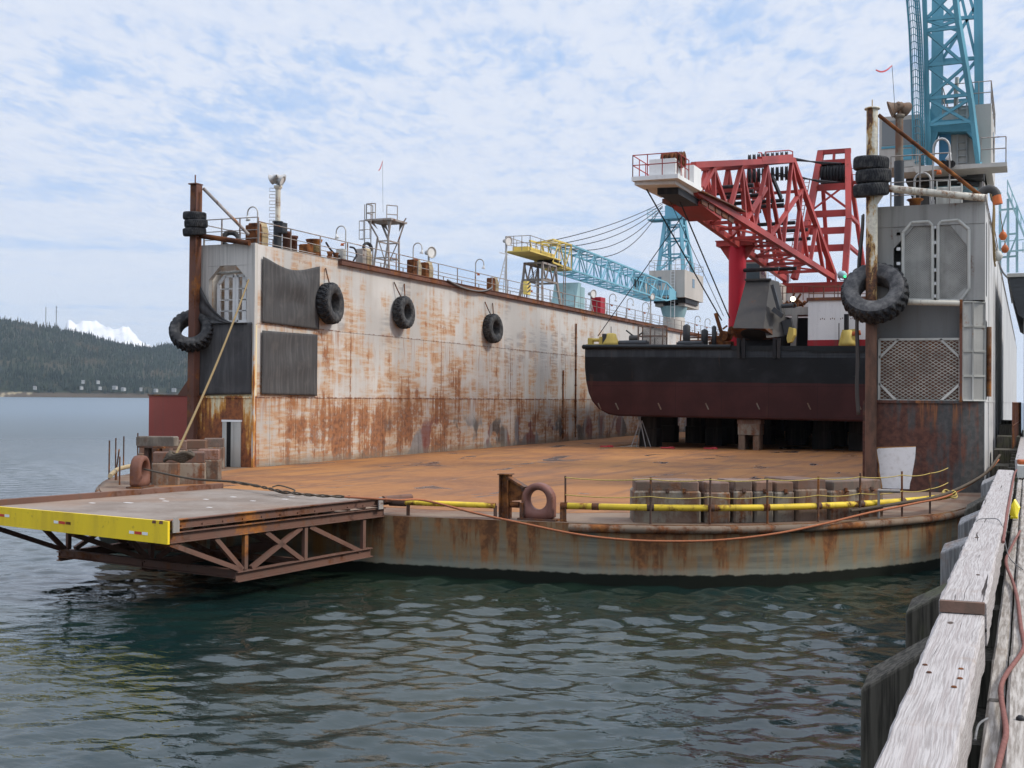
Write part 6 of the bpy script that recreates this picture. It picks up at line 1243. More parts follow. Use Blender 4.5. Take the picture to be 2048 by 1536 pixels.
# tip platform
b = MB(); X0, X1, Y0_, Y1_ = -19.25, -16.75, 61.6, 66.2; zf = ony(1310, 358, 62)[2]-.1
b.extr([(X0, Y0_, zf), (X1, Y0_, zf), (X1+.15, Y1_, zf), (X0+.2, Y1_, zf)], (0, 0, .22)); b.extr([(X0+.1, Y0_+.2, zf-.01), (X1-.3, Y0_+.6, zf-.01), (X1-.3, Y1_, zf-.01), (X0+.3, Y1_, zf-.01)], (0, 0, -.18)); b.extr([(X0+.45, Y1_-.6, zf), (X1-.1, Y1_-.6, zf), (X1+.1, Y1_+1.8, zf-.3), (X0+.6, Y1_+1.8, zf-.3)], (0, 0, .35)); pf = b.build('tip_platform', mt['clean_white'], cr)
b = MB(); b.box((X0+.75, Y0_+.7, zf+.222), (X1-.35, Y0_+2.6, zf+1.2)); b.box((X1-.55, Y0_+2.9, zf+.222), (X1+.1, Y1_-.1, zf+1.2)); b.build('tip_housing', mt['clean_white'], pf)
b = MB()
for k in range(5): b.lathe([(.1, -.05), (.45, -.08), (.39, 0), (.45, .08), (.1, .05)], V(X0+1.3+.26*k, Y0_+1.6, zf+1.25), (1, 0, 0), 18, closed=True)
b.build('tip_sheaves', mt['rusted_steel'], pf)
b = MB()
rl = [(X0+.05, Y1_-1), (X0+.05, Y0_+.05), (X1-.05, Y0_+.05), (X1-.05, Y0_+2.4)]
for k in range(3):
    for z in (.62, 1.15): b.tube((rl[k][0], rl[k][1], zf+.2+z), (rl[k+1][0], rl[k+1][1], zf+.2+z), .028, 6)
    n = 3
    for j in range(n+1): q = lerp(rl[k], rl[k+1], j/n); b.tube((q[0], q[1], zf+.2), (q[0], q[1], zf+1.36), .028, 6)
b.build('tip_railing', mt['crane_red'], pf)
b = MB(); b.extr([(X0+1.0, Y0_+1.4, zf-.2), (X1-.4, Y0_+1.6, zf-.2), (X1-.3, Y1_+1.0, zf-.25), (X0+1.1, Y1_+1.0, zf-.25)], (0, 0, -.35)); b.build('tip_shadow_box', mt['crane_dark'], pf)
# A-frame behind
at = V(-14.4, 100.3, 24.5); b = MB(); hw = 1.05
for s in (-1, 1):
    topp = at+V(s*hw, 0, 0); b.beam(topp, V(at[0]+s*1.55, 97.2, 18.5), .46, .46); b.beam(V(at[0]+s*1.55, 97.2, 18.5), V(at[0]+s*1.9-.4, 95.6, 13.9), .44, .44)
af = b.build('gantry_front_leg', mt['crane_red'], cr)
for s in (-1, 1):
    b = MB(); b.beam(at+V(s*hw, .2, -.5), V(at[0]+s*1.5+.4, 105.2, 14.4), .30, .30); b.build('gantry_back_leg', mt['crane_red'], cr)
def gbar(p, q, w, h=None): bb = MB(); bb.beam(p, q, w, h); bb.build('gantry_crossbeam', mt['crane_red'], cr)
for z, y in ((24.5, 100.3), (23.6, 99.9)): gbar((at[0]-hw-.25, y, z), (at[0]+hw+.25, y, z), .36, .34)
for f in (.30, .52, .66, .80):
    z = 24.5-f*10.2; y = 100.3-f*4.4; w = hw+.6*f; gbar((at[0]-w, y, z), (at[0]+w, y, z), .34, .5)
gbar((at[0], 100.3, 24.5), (at[0], 100.0, 23.6), .2); gbar((at[0]-1.1, 99.1, 21.6), (at[0]+1.3, 98.1, 19.6), .16); gbar((at[0]+1.1, 99.1, 21.6), (at[0]-1.3, 98.1, 19.6), .16)
for z, y in ((19.0, 103.0), (16.6, 104.2)): gbar((at[0]+1.5, 97.5, z), (at[0]+1.5, y, z), .26)
b = MB()
for k in range(8): q = V(at[0]-.85+.245*k, 100.0, 22.6); b.lathe([(.12, -.06), (.78, -.09), (.70, 0), (.78, .09), (.12, .06)], q, (1, 0, 0), 20, closed=True)
b.box((at[0]-.95, 100.1, 21.8), (at[0]+.95, 100.3, 23.5)); b.build('gantry_sheaves', mt['crane_dark'], cr)
b = MB(); a0 = R(1360, 168)
for k in range(4): b.tube(lerp(R(1355, 165), Lm(R(1355, 165)), .15+.2*k), V(at[0]-.7+.45*k, 99.9, 23.45), .055, 5); b.tube(lerp(R(1350, 290), Lm(R(1350, 290)), .15+.2*k), V(at[0]-.7+.45*k, 99.9, 21.9), .05, 5)
b.build('boom_pendants', mt['wire'], cr)
for pts in ([(1150, 170), (1145, 135), (1330, 120), (1360, 130), (1362, 180)], [(1090, 140), (1115, 140), (1118, 190)]): b = MB(); b.path([R(*q) for q in pts], .04, 5); b.build('knee_railing', mt['crane_red'], bo)
b = MB()
b.extr([at+V(1.2, -.3, -2.6), at+V(2.1, -.3, -2.6), at+V(2.1, .8, -2.6), at+V(1.2, .8, -2.6)], (0, 0, .12))
for z in (-2.0, -1.5):
    b.tube(at+V(1.2, -.3, z), at+V(2.1, -.3, z), .03, 5); b.tube(at+V(2.1, -.3, z), at+V(2.1, .8, z), .03, 5)
for q in ((1.3, -.3), (2.1, -.3), (2.1, .8)): b.tube(at+V(q[0], q[1], -2.6), at+V(q[0], q[1], -1.5), .03, 5)
b.build('gantry_platform', mt['crane_red'], cr)
b = MB()
for s in (-.22, .22): b.beam((at[0]-1.9+s, 98.9, 22.2), (at[0]-2.6+s, 97.3, 16.5), .05)
for k in range(18): b.beam(lerp((at[0]-2.12, 98.9, 22.2), (at[0]-2.82, 97.3, 16.5), k/18), lerp((at[0]-1.68, 98.9, 22.2), (at[0]-2.38, 97.3, 16.5), k/18), .035)
for k in range(5): b.path([lerp((at[0]-2.2+q, 98.5-abs(q)*-.6, 22.2), (at[0]-2.9+q, 96.9, 16.5), k/5) for q in (-.4, 0, .4)], .025, 4)
b.build('gantry_ladder', mt['crane_red'], cr)
# machine house, cab
b = MB(); hx0, hx1 = ony(1543, 570, 95)[0], ony(1737, 570, 95)[0]; hz0, hz1 = 10.6, ony(1620, 565, 95)[2]
b.box((hx0, 95, hz0), (hx1, 106, hz1-.75)); mh = b.build('machine_house', mt['clean_white'], cr); b = MB(); b.box((hx0-.03, 94.96, hz1-.748), (ony(1690, 570, 95)[0], 106, hz1)); b.build('red_band', mt['crane_red'], mh)
b = MB(); b.box((ony(1690, 570, 95)[0]+.02, 94.98, hz1-.70), (hx1, 106, hz1+.25)); b.build('white_side', mt['clean_white'], mh)
for k in range(4): b = MB(); b.beam((CENT[0]+(-1.85, 1.85)[k % 2], 95.6+.5*(k//2), hz1), (CENT[0]+(-1.85, 1.85)[k % 2], 95.6+.5*(k//2), 14.3), .3, .3); b.build('boom_foot', mt['crane_red'], cr)
txt = bpy.data.curves.new('lettering', 'FONT'); txt.body = 'OAKLAND'; txt.size = .62; txt.extrude = .01; txt.align_x = 'CENTER'
to = bpy.data.objects.new('lettering', txt); COL.objects.link(to); bpy.context.view_layer.update()
dg = bpy.context.evaluated_depsgraph_get(); me = bpy.data.meshes.new_from_object(to.evaluated_get(dg)); bpy.data.objects.remove(to); lo = bpy.data.objects.new('lettering', me); me.materials.append(mt['letter_black']); COL.objects.link(lo)
lo.parent = mh; lo.location = tuple(ony(1718, 561, 94.93)-wloc(mh)); lo.rotation_euler = (pi/2, 0, 0)
b = MB(); q0, q1 = ony(1678, 551, 94.9), ony(1692, 551, 94.9); b.lathe([(0, -.2), (.32, -.2), (.36, .1), (.2, .3), (0, .34)], (q0+q1)/2-V(0, .2, 0), n=14); b.build('lamp_pod', mt['pale_blue'], cr); b = MB(); b.lathe([(0, -.03), (.09, -.03), (.09, .03), (0, .03)], ony(1690, 553, 94.4), (0, -1, 0), 10); b.build('green_lamp', mt['green_light'], cr)
b = MB(); cx0, cx1 = ony(1491, 540, 90)[0], ony(1521, 540, 90)[0]; cz0, cz1 = ony(1500, 562, 90)[2], ony(1500, 524, 90)[2]
b.box((cx0, 90, cz0), (cx1, 92.3, cz1)); cab = b.build('operator_cab', mt['crane_house'], cr); b = MB(); b.box((cx0+.06, 89.97, cz0+.15), (cx1-.06, 89.995, cz1-.12)); b.build('window', mt['glass_dark'], cab); b = MB(); b.box((cx0-.06, 89.9, cz1+.002), (cx1+.06, 92.4, cz1+.16)); b.build('cab_roof', mt['crane_red'], cab); b = MB(); b.box((cx1+.003, 90.3, cz0+.5), (cx1+.02, 91.6, cz1-.2)); b.build('side_window', mt['window_blue'], cab)
b = MB(); b.box((cx0-.2, 89.8, cz0-2.2), (cx1+1.0, 95, cz0-.002)); b.build('cab_base', mt['crane_house'], cr)
railing('guard_rail', [ony(1545, 600, 88.5), ony(1690, 600, 88.5)], 1.0, 'dark pipe railing in front of the red and white machine house on the barge', .75, mids=(.5,), m='brown_steel')
railing('guard_rail', [ony(1618, 601, YB+1.6), ony(1735, 601, YB+1.6)], .85, 'thin railing on the roof of the white deckhouse', 1.0, m='brown_steel')
railing('guard_rail', [ony(1536, 563, 96), ony(1580, 563, 96)], .9, 'thin grey railing at the left of the machine house roof', .5, m='galvanised')
# boom rest
kp = V(-18.13, 82, deckz(-18)); t = thing('boom_rest', kp, 'tall round red post holding up the derrick boom on the barge', 'post'); ktop = ony(1475, 484, 82)[2]
b = MB(); b.tube(kp, V(kp[0], kp[1], ktop-.3), .58, 24); b.build('rest_column', mt['king_red'], t); b = MB(); b.box((kp[0]-1.35, kp[1]-.5, ktop-.3), (kp[0]+1.25, kp[1]+.5, ktop)); b.box((kp[0]-1.4, kp[1]-.55, ktop+.002), (kp[0]+1.3, kp[1]+.55, ktop+.08))
for s in (-1, 1): b.extr([(kp[0]+s*.56, kp[1]-.1, ktop-.31), (kp[0]+s*1.2, kp[1]-.1, ktop-.31), (kp[0]+s*.56, kp[1]-.1, ktop-1.25)], (0, .2, 0))
b.build('rest_head', mt['crane_red'], t)
b = MB(); b.lathe([(.585, .35), (.60, .35), (.60, .5), (.585, .5)], kp+V(0, 0, .9), n=24, closed=True); b.beam(kp+V(-.3, -.62, 1.2), kp+V(.55, -.6, 1.2), .12, .14); b.build('collar', mt['house_red'], t)
# hoist wires from the tip
tipc = V(-18.6, 63.2, zf-.25)
for i, (q, e, lab) in enumerate(((V(-18.9, 63.2, zf-.2), ony(1443, 640, YB+1.6), 'left hoist wire from the derrick tip to the barge winch'), (V(-18.2, 64.5, zf-.2), ony(1447, 632, YB+1.6), 'middle thin hoist wire from the derrick tip to the barge winch'), (V(-17.7, 64.8, zf-.2), ony(1459, 636, YB+1.8), 'right hoist wire from the derrick tip to the barge winch'))):
    b = MB(); b.tube(q, e, (.045, .022, .045)[i], 6); tag(b.build('hoist_wire', mt['wire'], loc=e), lab, 'wire', 'hoist wires of the derrick')
e = ony(1196, 672, YB+.5); b = MB(); b.tube(Lm(R(760, 600)), e, .028, 6); tag(b.build('tag_line', mt['wire'], loc=e), 'thin dark line slanting from the derrick boom down to the yellow fairlead', 'wire')
p = Lm(R(670, 690)); b = MB(); b.tube(p, p-V(0, 0, 2.2), .012, 4); tag(b.build('hanging_line', mt['wire'], loc=p-V(0, 0, 2.2)), 'hair thin line hanging straight down below the derrick boom', 'wire')

# ---------------------------------------------------------------- blue wing cranes
def lattice(b, P0, P1, side, up, w0, w1, h0, h1, n, r, rl):
    P0, P1, side, up = (np.asarray(a, float) for a in (P0, P1, side, up)); ch = {}
    for k in range(n+1):
        f = k/n; c = lerp(P0, P1, f); w = w0+(w1-w0)*f; h = h0+(h1-h0)*f
        for i, (s, u) in enumerate(((-1, -1), (1, -1), (1, 1), (-1, 1))): ch[k, i] = c+side*s*w/2+up*u*h/2
    for k in range(n):
        for i in range(4): b.beam(ch[k, i], ch[k+1, i], r)
        for i in range(4):
            j = (i+1) % 4
            if k % 2: b.beam(ch[k, i], ch[k+1, j], rl)
            else: b.beam(ch[k, j], ch[k+1, i], rl)
            b.beam(ch[k, i], ch[k, j], rl)
    return ch
def wing_crane(cx, cy, zt, lab, up_boom, blue):
    t = thing('wing_crane', (cx, cy, zt), lab, 'crane', 'blue cranes standing on the wings of the dock')
    b = MB(); b.lathe([(1.12, 0), (1.12, 1.55), (1.05, 1.6)], (cx, cy, zt+.01), n=24); b.build('pedestal', mt['crane_house'], t)
    b = MB(); b.lathe([(1.06, 1.6), (1.12, 1.75), (1.35, 2.55), (1.38, 2.75)], (cx, cy, zt), n=24); b.build('pedestal_cone', mt['pale_blue'], t)
    b = MB(); b.lathe([(1.3, 2.76), (1.45, 2.8), (1.45, 3.0), (0, 3.0)], (cx, cy, zt), n=24); b.extr([(cx-1.7, cy-1.5, zt+3.0), (cx+1.6, cy-1.5, zt+3.0), (cx+1.6, cy+3.5, zt+3.0), (cx-1.7, cy+3.5, zt+3.0)], (0, 0, .5)); b.build('turntable', mt['crane_dark' if not up_boom else 'dark_box'], t)
    zh = zt+3.5
    hx0, hx1, hy0, hy1 = (cx-1.95, cx+1.75, cy-2.4, cy+5.2) if not up_boom else (cx-.15, cx+1.9, cy-1.6, cy+5.2)
    b = MB(); b.box((hx0, hy0, zh), (hx1, hy1, zh+2.75)); b.extr([(hx0+.3, hy0+1.2, zh-.001), (hx1-.3, hy0+1.2, zh-.001), (hx1-.3, hy1-.6, zh-.001), (hx0+.3, hy1-.6, zh-.001)], (0, 0, -.8)); h = b.build('machine_house', mt['crane_house'], t)
    b = MB()
    for (xx, yy) in ((hx1+.003, hy0+3.0),): b.box((xx, yy, zh+1.2), (xx+.02, yy+.9, zh+2.1))
    b.box((hx0+.9, hy0-.02, zh+1.2), (hx0+1.3, hy0-.003, zh+2.1)) if not up_boom else None
    b.build('window', mt['window_blue'], h)
    b = MB(); lx = hx1-.5
    for s in (-.2, .2): b.beam((lx-.7+s, hy0-.08, zh-2.2 if not up_boom else zh), (lx-.7+s, hy0-.08, zh+3.3), .05)
    for k in range(14): b.beam((lx-.9, hy0-.08, zh-1.0+.3*k), (lx-.5, hy0-.08, zh-1.0+.3*k), .035)
    b.build('ladder', mt['clean_white' if not up_boom else 'galvanised'], h)
    b = MB(); pr = [(hx0, hy0), (hx1, hy0), (hx1, hy1), (hx0, hy1)]
    for k in range(4):
        a_, c_ = pr[k], pr[(k+1) % 4]
        for z in (.5, 1.0): b.tube((a_[0], a_[1], zh+2.75+z), (c_[0], c_[1], zh+2.75+z), .022, 5)
        for j in range(4): q = lerp(a_, c_, j/4); b.tube((q[0], q[1], zh+2.75), (q[0], q[1], zh+3.75), .022, 5)
    b.build('roof_railing', mt['rail_steel'], h)
    # operator cab on the left
    xc0, xc1, yc0 = (cx-3.3, cx-1.96, cy-3.6) if not up_boom else (cx-2.75, cx-1.0, cy-2.6)
    b = MB(); b.box((xc0, yc0, zh+.0), (xc1, yc0+2.6, zh+2.3)); cab = b.build('operator_cab', mt['crane_house'], t)
    b = MB(); b.box((xc0+.12, yc0-.02, zh+1.0), (xc1-.12, yc0-.003, zh+2.1)); b.build('window', mt['glass_dark' if not up_boom else 'window_grey'], cab)
    b = MB(); b.box((xc0+.1, yc0-.03, zh+.86), (xc1-.1, yc0-.004, zh+.96)); b.box((xc0+.9, yc0-.03, zh+.3), (xc0+1.4, yc0-.004, zh+.8)); b.build('blue_trim', mt[blue], cab)
    return t, zh, (hx0, hx1, hy0, hy1)
def m_wgrey():
    m, g = new('window_grey'); finish(g, (.20, .21, .21), .3, 0, None)
m_wgrey()
# far crane: boom lowered into a rest
t, zh, hb = wing_crane(-33.5, 122.0, ZTL, 'far blue and beige crane on the left wing with its boom lowered', False, 'pale_blue')
b = MB(); zA = 24.6; leg = [(-34.8, 120.6), (-32.2, 120.6), (-34.6, 124.6), (-32.2, 124.6)]; topl = [(-34.35, 121.6), (-32.7, 121.6), (-34.35, 122.8), (-32.7, 122.8)]
for i in range(4):
    b = MB(); b.beam((*leg[i], zh+2.75), (*topl[i], zA-1.6), .34, .34); b.build('mast_leg', mt['far_boom_blue'], t)
b = MB()
for f in (.32, .62, .88):
    q = [lerp((*leg[i], zh+2.75), (*topl[i], zA-1.6), f) for i in range(4)]
    for i, j in ((0, 1), (1, 3), (3, 2), (2, 0)): b.beam(q[i], q[j], .16)
for f0, f1 in ((0, .32), (.32, .62), (.62, .88)):
    for i, j in ((0, 2), (1, 3), (0, 1)): b.beam(lerp((*leg[i], zh+2.75), (*topl[i], zA-1.6), f0), lerp((*leg[j], zh+2.75), (*topl[j], zA-1.6), f1), .12)
b.box((-34.7, 121.3, zA-1.6), (-32.4, 123.2, zA-1.3)); b.box((-34.4, 121.6, zA-1.3), (-32.7, 122.9, zA-.2)); b.box((-34.3, 121.7, zA-.2), (-33.9, 122.0, zA+.4)); b.box((-33.2, 121.7, zA-.2), (-32.8, 122.0, zA+.4)); b.box((-36.0, 120.8, zA-1.75), (-34.4, 122.6, zA-1.62)); b.build('mast_head', mt['far_boom_blue'], t)
b = MB()
for z in (.5, 1.0): b.path([V(-34.4, 120.8, zA-1.62+z), V(-36, 120.8, zA-1.62+z), V(-36, 122.6, zA-1.62+z), V(-34.4, 122.6, zA-1.62+z)], .03, 5)
for q in ((-36, 120.8), (-36, 122.6), (-35.2, 120.8)): b.tube((*q, zA-1.62), (*q, zA-.6), .03, 5)
for s in (-.2, .2): b.beam((-33.9+s, 120.5, zh+2.75), (-33.9+s, 121.4, zA-1.7), .05)
for k in range(16): b.beam((-34.1, 120.5+.9*k/16, zh+2.9+.33*k), (-33.7, 120.5+.9*k/16, zh+2.9+.33*k), .04)
b.build('mast_ladder', mt['far_boom_blue'], t)
BF = onx(1338, 592, -33.5); BT = onx(1120, 516, -33.5); boomd = (BT-BF)/np.linalg.norm(BT-BF); upb = V(0, 0, 1)-boomd*boomd[2]; upb /= np.linalg.norm(upb)
b = MB(); P1 = lerp(BF, BT, .14); lattice(b, P1, BT, (1, 0, 0), upb, 1.9, 1.9, 1.75, 1.9, 15, .13, .07)
for s in (-1, 1):
    for u in (-1, 1): b.beam(BF+V(s*.75, 0, .0)+upb*u*.25, P1+V(s*.95, 0, 0)+upb*u*.87, .14)
    b.extr([BF+V(s*.85, 0, 0)+upb*.35, BF+V(s*.85, 0, 0)-upb*.35, lerp(BF, P1, .75)+V(s*.9, 0, 0)-upb*.75, lerp(BF, P1, .75)+V(s*.9, 0, 0)+upb*.5], (.05, 0, 0))
b.beam(lerp(BF, P1, .7)-V(.9, 0, 0), lerp(BF, P1, .7)+V(.9, 0, 0), .9, .5); bm_ = b.build('boom_lattice', mt['far_boom_blue'], t)
BY = BT+boomd*6.6; b = MB(); lattice(b, BT+boomd*.05, BT+boomd*4.0, (1, 0, 0), upb, 1.9, 1.85, 1.9, 1.7, 3, .12, .07); b.build('boom_tip_lattice', mt['yellow_crane'], t)
HB = BY+boomd*3.0; fz = onx(1060, 509, -33.5)[2]; HB[1] = onx(1034, 508, -33.5)[1]; hy1 = onx(1098, 512, -33.5)[1]; BY = V(BY[0], hy1, fz+.2)
b = MB(); b.box((BY[0]-.95, HB[1], fz-.09), (BY[0]+1.0, hy1, fz)); b.box((BY[0]-.6, HB[1]+.6, fz+.002), (BY[0]+.6, hy1-.4, fz+.36)); b.box((BY[0]-.6, hy1-.3, fz-.55), (BY[0]+.6, hy1+3.0, fz-.25)); hd = b.build('boom_head', mt['yellow_crane'], t)
b = MB(); q = [(BY[0]-.92, BY[1]), (BY[0]-.92, HB[1]+.06), (BY[0]+.97, HB[1]+.06), (BY[0]+.97, BY[1])]
for k in range(3):
    for z in (.55, 1.05): b.tube((*q[k], BY[2]-.2+z), (*q[k+1], BY[2]-.2+z), .028, 5)
    for j in range(4): w = lerp(q[k], q[k+1], j/3); b.tube((*w, BY[2]-.2), (*w, BY[2]+.85), .028, 5)
b.build('head_railing', mt['rail_steel'], hd)
b = MB(); b.box((BY[0]-.5, BY[1]-1.2, fz-.5), (BY[0]+.8, BY[1]+.6, fz-.125)); b.build('head_underside', mt['crane_dark'], hd)
b = MB()
for k, (x0_, y0_, x1_, y1_, dr) in enumerate(((1325, 405, 1095, 483, .4), (1325, 408, 1100, 490, .7), (1325, 412, 1112, 494, 1.0), (1325, 414, 1125, 495, 1.6), (1322, 416, 1140, 496, 2.3))):
    b.path(sag(onx(x0_, y0_, -33.5+.2*(k-2)), onx(x1_, y1_, -33.5+.2*(k-2)), dr, 16), .035, 5)
b.build('boom_wires', mt['wire'], t)
p = onx(1050, 577, -33.2); t2 = thing('hook_block', p, 'yellow hook block with black diagonal stripes hanging by the boom rest', 'hook block'); k_ = .62
b = MB(); b.extr([p+V(0, -.5, -.7)*k_, p+V(0, .5, -.7)*k_, p+V(0, .62, .1)*k_, p+V(0, .5, .8)*k_, p+V(0, -.5, .8)*k_, p+V(0, -.62, .1)*k_], (.3, 0, 0)); b.build('block_body', mt['yellow_crane'], t2); b = MB()
for k in range(3): z = -.6+.45*k; b.extr([p+V(.302, -.3, z*k_), p+V(.302, .3, (z+.4)*k_), p+V(.302, .3, (z+.62)*k_), p+V(.302, -.3, (z+.2)*k_)], (.006, 0, 0))
b.build('stripes', mt['black_stripe'], t2); b = MB(); b.path([p+V(.15, 0, -.4), p+V(.15, 0, -.65), p+V(.15, .12, -.8), p+V(.15, .03, -.92), p+V(.15, -.1, -.83)], .05, 6); b.build('hook', mt['iron'], t2)
b = MB()
for s in (-.12, .15): b.tube(p+V(.15, s, .48), V(BY[0]+.2, BY[1]-1.3+s, fz-.13), .022, 5)
b.build('block_wire', mt['wire'], t2)
p = onx(1080, 595, -33.3); p[2] = ZTL; t3 = thing('boom_cradle', p, 'rusty brown trestle that carries the lowered blue crane boom', 'trestle'); top_z = fz-.56
for sx in (-1, 1):
    for sy in (-1, 1): b = MB(); b.beam((p[0]+sx*.95, p[1]+sy*1.9, ZTL), (p[0]+sx*.75, p[1]+sy*1.5, ZTL+1.9), .16); b.beam((p[0]+sx*.75, p[1]+sy*1.5, ZTL+1.9), (p[0]+sx*.7, p[1]+sy*1.3, top_z), .15); b.build('leg', mt['rail_steel'], t3)
b = MB()
for z, w in ((ZTL+1.85, 1.5), (top_z-.05, 1.3)):
    for sx in (-1, 1): b.beam((p[0]+sx*.72, p[1]-w, z), (p[0]+sx*.72, p[1]+w, z), .14)
    for sy in (-1, 1): b.beam((p[0]-.72, p[1]+sy*w, z), (p[0]+.72, p[1]+sy*w, z), .14)
for sx in (-1, 1):
    for k in range(4): y_ = p[1]-1.4+.7*k; b.beam((p[0]+sx*.72, y_, ZTL+1.9 if k % 2 else top_z), (p[0]+sx*.72, y_+.7, top_z if k % 2 else ZTL+1.9), .09)
b.box((p[0]-.75, p[1]-.5, ZTL+1.95), (p[0]+.75, p[1]+.5, ZTL+2.05)); b.build('trestle_bracing', mt['rail_steel'], t3); b = MB()
for s in (-.2, .2): b.beam((p[0]+1.1, p[1]+2.2+s, ZTL), (p[0]+1.1, p[1]+2.2+s, top_z+.1), .05)
for k in range(12): b.beam((p[0]+1.1, p[1]+2.0, ZTL+.2+.3*k), (p[0]+1.1, p[1]+2.4, ZTL+.2+.3*k), .035)
b.build('ladder', mt['rail_steel'], t3)
# near crane on the right wing, boom raised
t, zh, hb = wing_crane(-3.45, 59.5, ZTR, 'near blue crane on the right wing with its lattice boom raised steeply', True, 'crane_blue')
for (x0_, x1_) in ((1862, 1886), (1950, 1968)):
    b = MB(); p0 = ony((x0_+x1_)/2, 225, 60.5); p1 = ony((x0_+x1_)/2-(3 if x0_ > 1900 else -2), -40, 60.9); b.beam(p0-V(0, 0, .6), p1, (x1_-x0_)*.0215, .42); b.extr([p0+V(-.4, -.25, -.5), p0+V(.4, -.25, -.5), p0+V(.25, -.25, .3), p0+V(-.25, -.25, .3)], (0, .1, 0)); b.build('mast_leg', mt['crane_blue'], t)
b = MB(); a1, a2 = ony(1875, 0, 60.7), ony(1958, 0, 60.7)
for y in (205, 122, 40, -30): b.beam(ony(1876, y, 60.7), ony(1957, y-6, 60.7), .16)
for y0_, y1_ in ((120, 10), (205, 120), (40, -40)): b.beam(ony(1884, y0_, 60.7), ony(1953, y1_, 60.7), .13); b.beam(ony(1950, y0_-10, 60.7), ony(1915, y1_-50, 60.7), .13)
b.build('mast_bracing', mt['crane_blue'], t)
# raised boom: two chords each side, taken from plan positions in front of the mast
def BL(y): return np.interp(y, [-60, 60, 250, 330], [1847, 1851, 1856, 1858])
def BR(y): return np.interp(y, [-60, 0, 40, 170, 250, 330], [1906, 1911, 1916, 1938, 1948, 1958])
YN = lambda y: 57.2-.6*(330-y)/330*3
def bc(y, s, dep): return ony(BL(y) if s < 0 else BR(y), y, YN(y)+dep)
b = MB(); ysn = [330, 250, 197, 131, 62, 40, -20, -70]
for s in (-1, 1):
    for i in range(len(ysn)-1): 
        b.beam(bc(ysn[i], s, 0), bc(ysn[i+1], s, 0), .20 if s > 0 else .18, .22)
        if i >= 1: b.beam(bc(ysn[i], s, 1.3), bc(ysn[i+1], s, 1.3), .15, .15)
for i in range(1, len(ysn)-1):
    for dep in (0, 1.3):
        b.beam(bc(ysn[i], -1, dep), bc(ysn[i]-8, 1, dep), .14 if dep == 0 else .10); 
        b.beam(bc(ysn[i], -1, dep), bc(ysn[i+1], 1, dep), .12 if dep == 0 else .09); b.beam(bc(ysn[i], 1, dep), bc(ysn[i+1], -1, dep), .12 if dep == 0 else .09)
    for s in (-1, 1): b.beam(bc(ysn[i], s, 0), bc(ysn[i], s, 1.3), .10); b.beam(bc(ysn[i], s, 0), bc(ysn[i+1], s, 1.3), .09)
bl_ = b.build('boom_lattice', mt['crane_blue'], t)
b = MB(); P = lambda x, y: ony(x, y, 57.2); b.extr([P(1858, 242), P(1952, 236), P(1956, 262), P(1858, 264)], (0, .9, 0)); b.extr([P(1856, 264), P(1876, 264), P(1868, 290), P(1866, 330), P(1857, 330)], (0, .7, 0)); b.extr([P(1932, 263), P(1956, 262), P(1964, 334), P(1956, 336), P(1950, 300), P(1944, 275)], (0, .7, 0)); b.extr([P(1858, 215), P(1876, 242), P(1858, 242)], (0, .1, 0)); b.extr([P(1950, 205), P(1936, 237), P(1952, 236)], (0, .1, 0)); b.build('boom_foot', mt['crane_blue'], bl_)
# ladder cage climbing the boom
b = MB(); ld = [(330, 1838), (250, 1836), (150, 1833), (60, 1829), (10, 1825), (-40, 1820)]
def lx(y, o): return ony(np.interp(y, [d[0] for d in ld][::-1], [d[1] for d in ld][::-1])+o, y, YN(y)-.2)
for o, r in ((-10, .05), (6, .04), (10, .04), (14, .035)): b.path([lx(y, o) for y in range(330, -60, -20)], r, 5)
for y in range(325, -60, -7): b.beam(lx(y, 6), lx(y, 14), .025)
for y in range(325, -60, -14): b.path([lx(y, 6), lx(y+1, 0)-V(0, .5, 0), lx(y, -10)], .022, 4)
for o in (-6, -1, 3): b.path([lx(y, o)-V(0, .35 if o > -5 else .15, 0) for y in range(330, -60, -20)], .016, 4)
b.build('caged_ladder', mt['crane_blue'], t)
b = MB(); p0 = ony(1792, 333, 57); 
b.extr([ony(1790, 336, 56.2), ony(2014, 324, 56.2), ony(2014, 332, 56.2), ony(1790, 346, 56.2)], (0, 1.6, 0)); b.extr([ony(1826, 333, 56.0), ony(1866, 330, 56.0), ony(1866, 340, 56.0), ony(1832, 346, 56.0)], (0, .15, 0)); b.build('front_platform', mt['crane_house'], t)
b = MB(); b.extr([ony(1912, 262, 57.6), ony(1934, 262, 57.6), ony(1934, 318, 57.6), ony(1908, 318, 57.6)], (0, .05, 0)) if False else b.box(ony(1878, 262, 57.8)-V(0, 0, 1.35), ony(1902, 262, 57.9)); b.build('house_door', mt['door_blue'], t)
b = MB()
for z0_ in (1.05, .55): b.tube(ony(1962, 325, 56.2)+V(0, 0, z0_), ony(2012, 322, 56.2)+V(0, 0, z0_), .026, 5)
for x in (1962, 1988, 2012): b.tube(ony(x, 324, 56.2), ony(x, 324, 56.2)+V(0, 0, 1.08), .026, 5)
b.build('platform_railing', mt['rail_steel'], t)
b = MB(); b.tube(ony(1912, 225, 58), ony(1914, 155, 58), .09, 8); b.build('exhaust_pipe', mt['frame_grey'], t)
b = MB(); p0 = ony(1880, 330, 58.5); b.extr([V(-4.9, 57.5, ZTR+2.3), V(-2.0, 57.5, ZTR+2.3), V(-2.3, 57.5, ZTR+.2), V(-3.9, 57.5, ZTR+.2)], (0, 2.0, 0)); b.build('pedestal_gusset', mt['dark_box'], t)
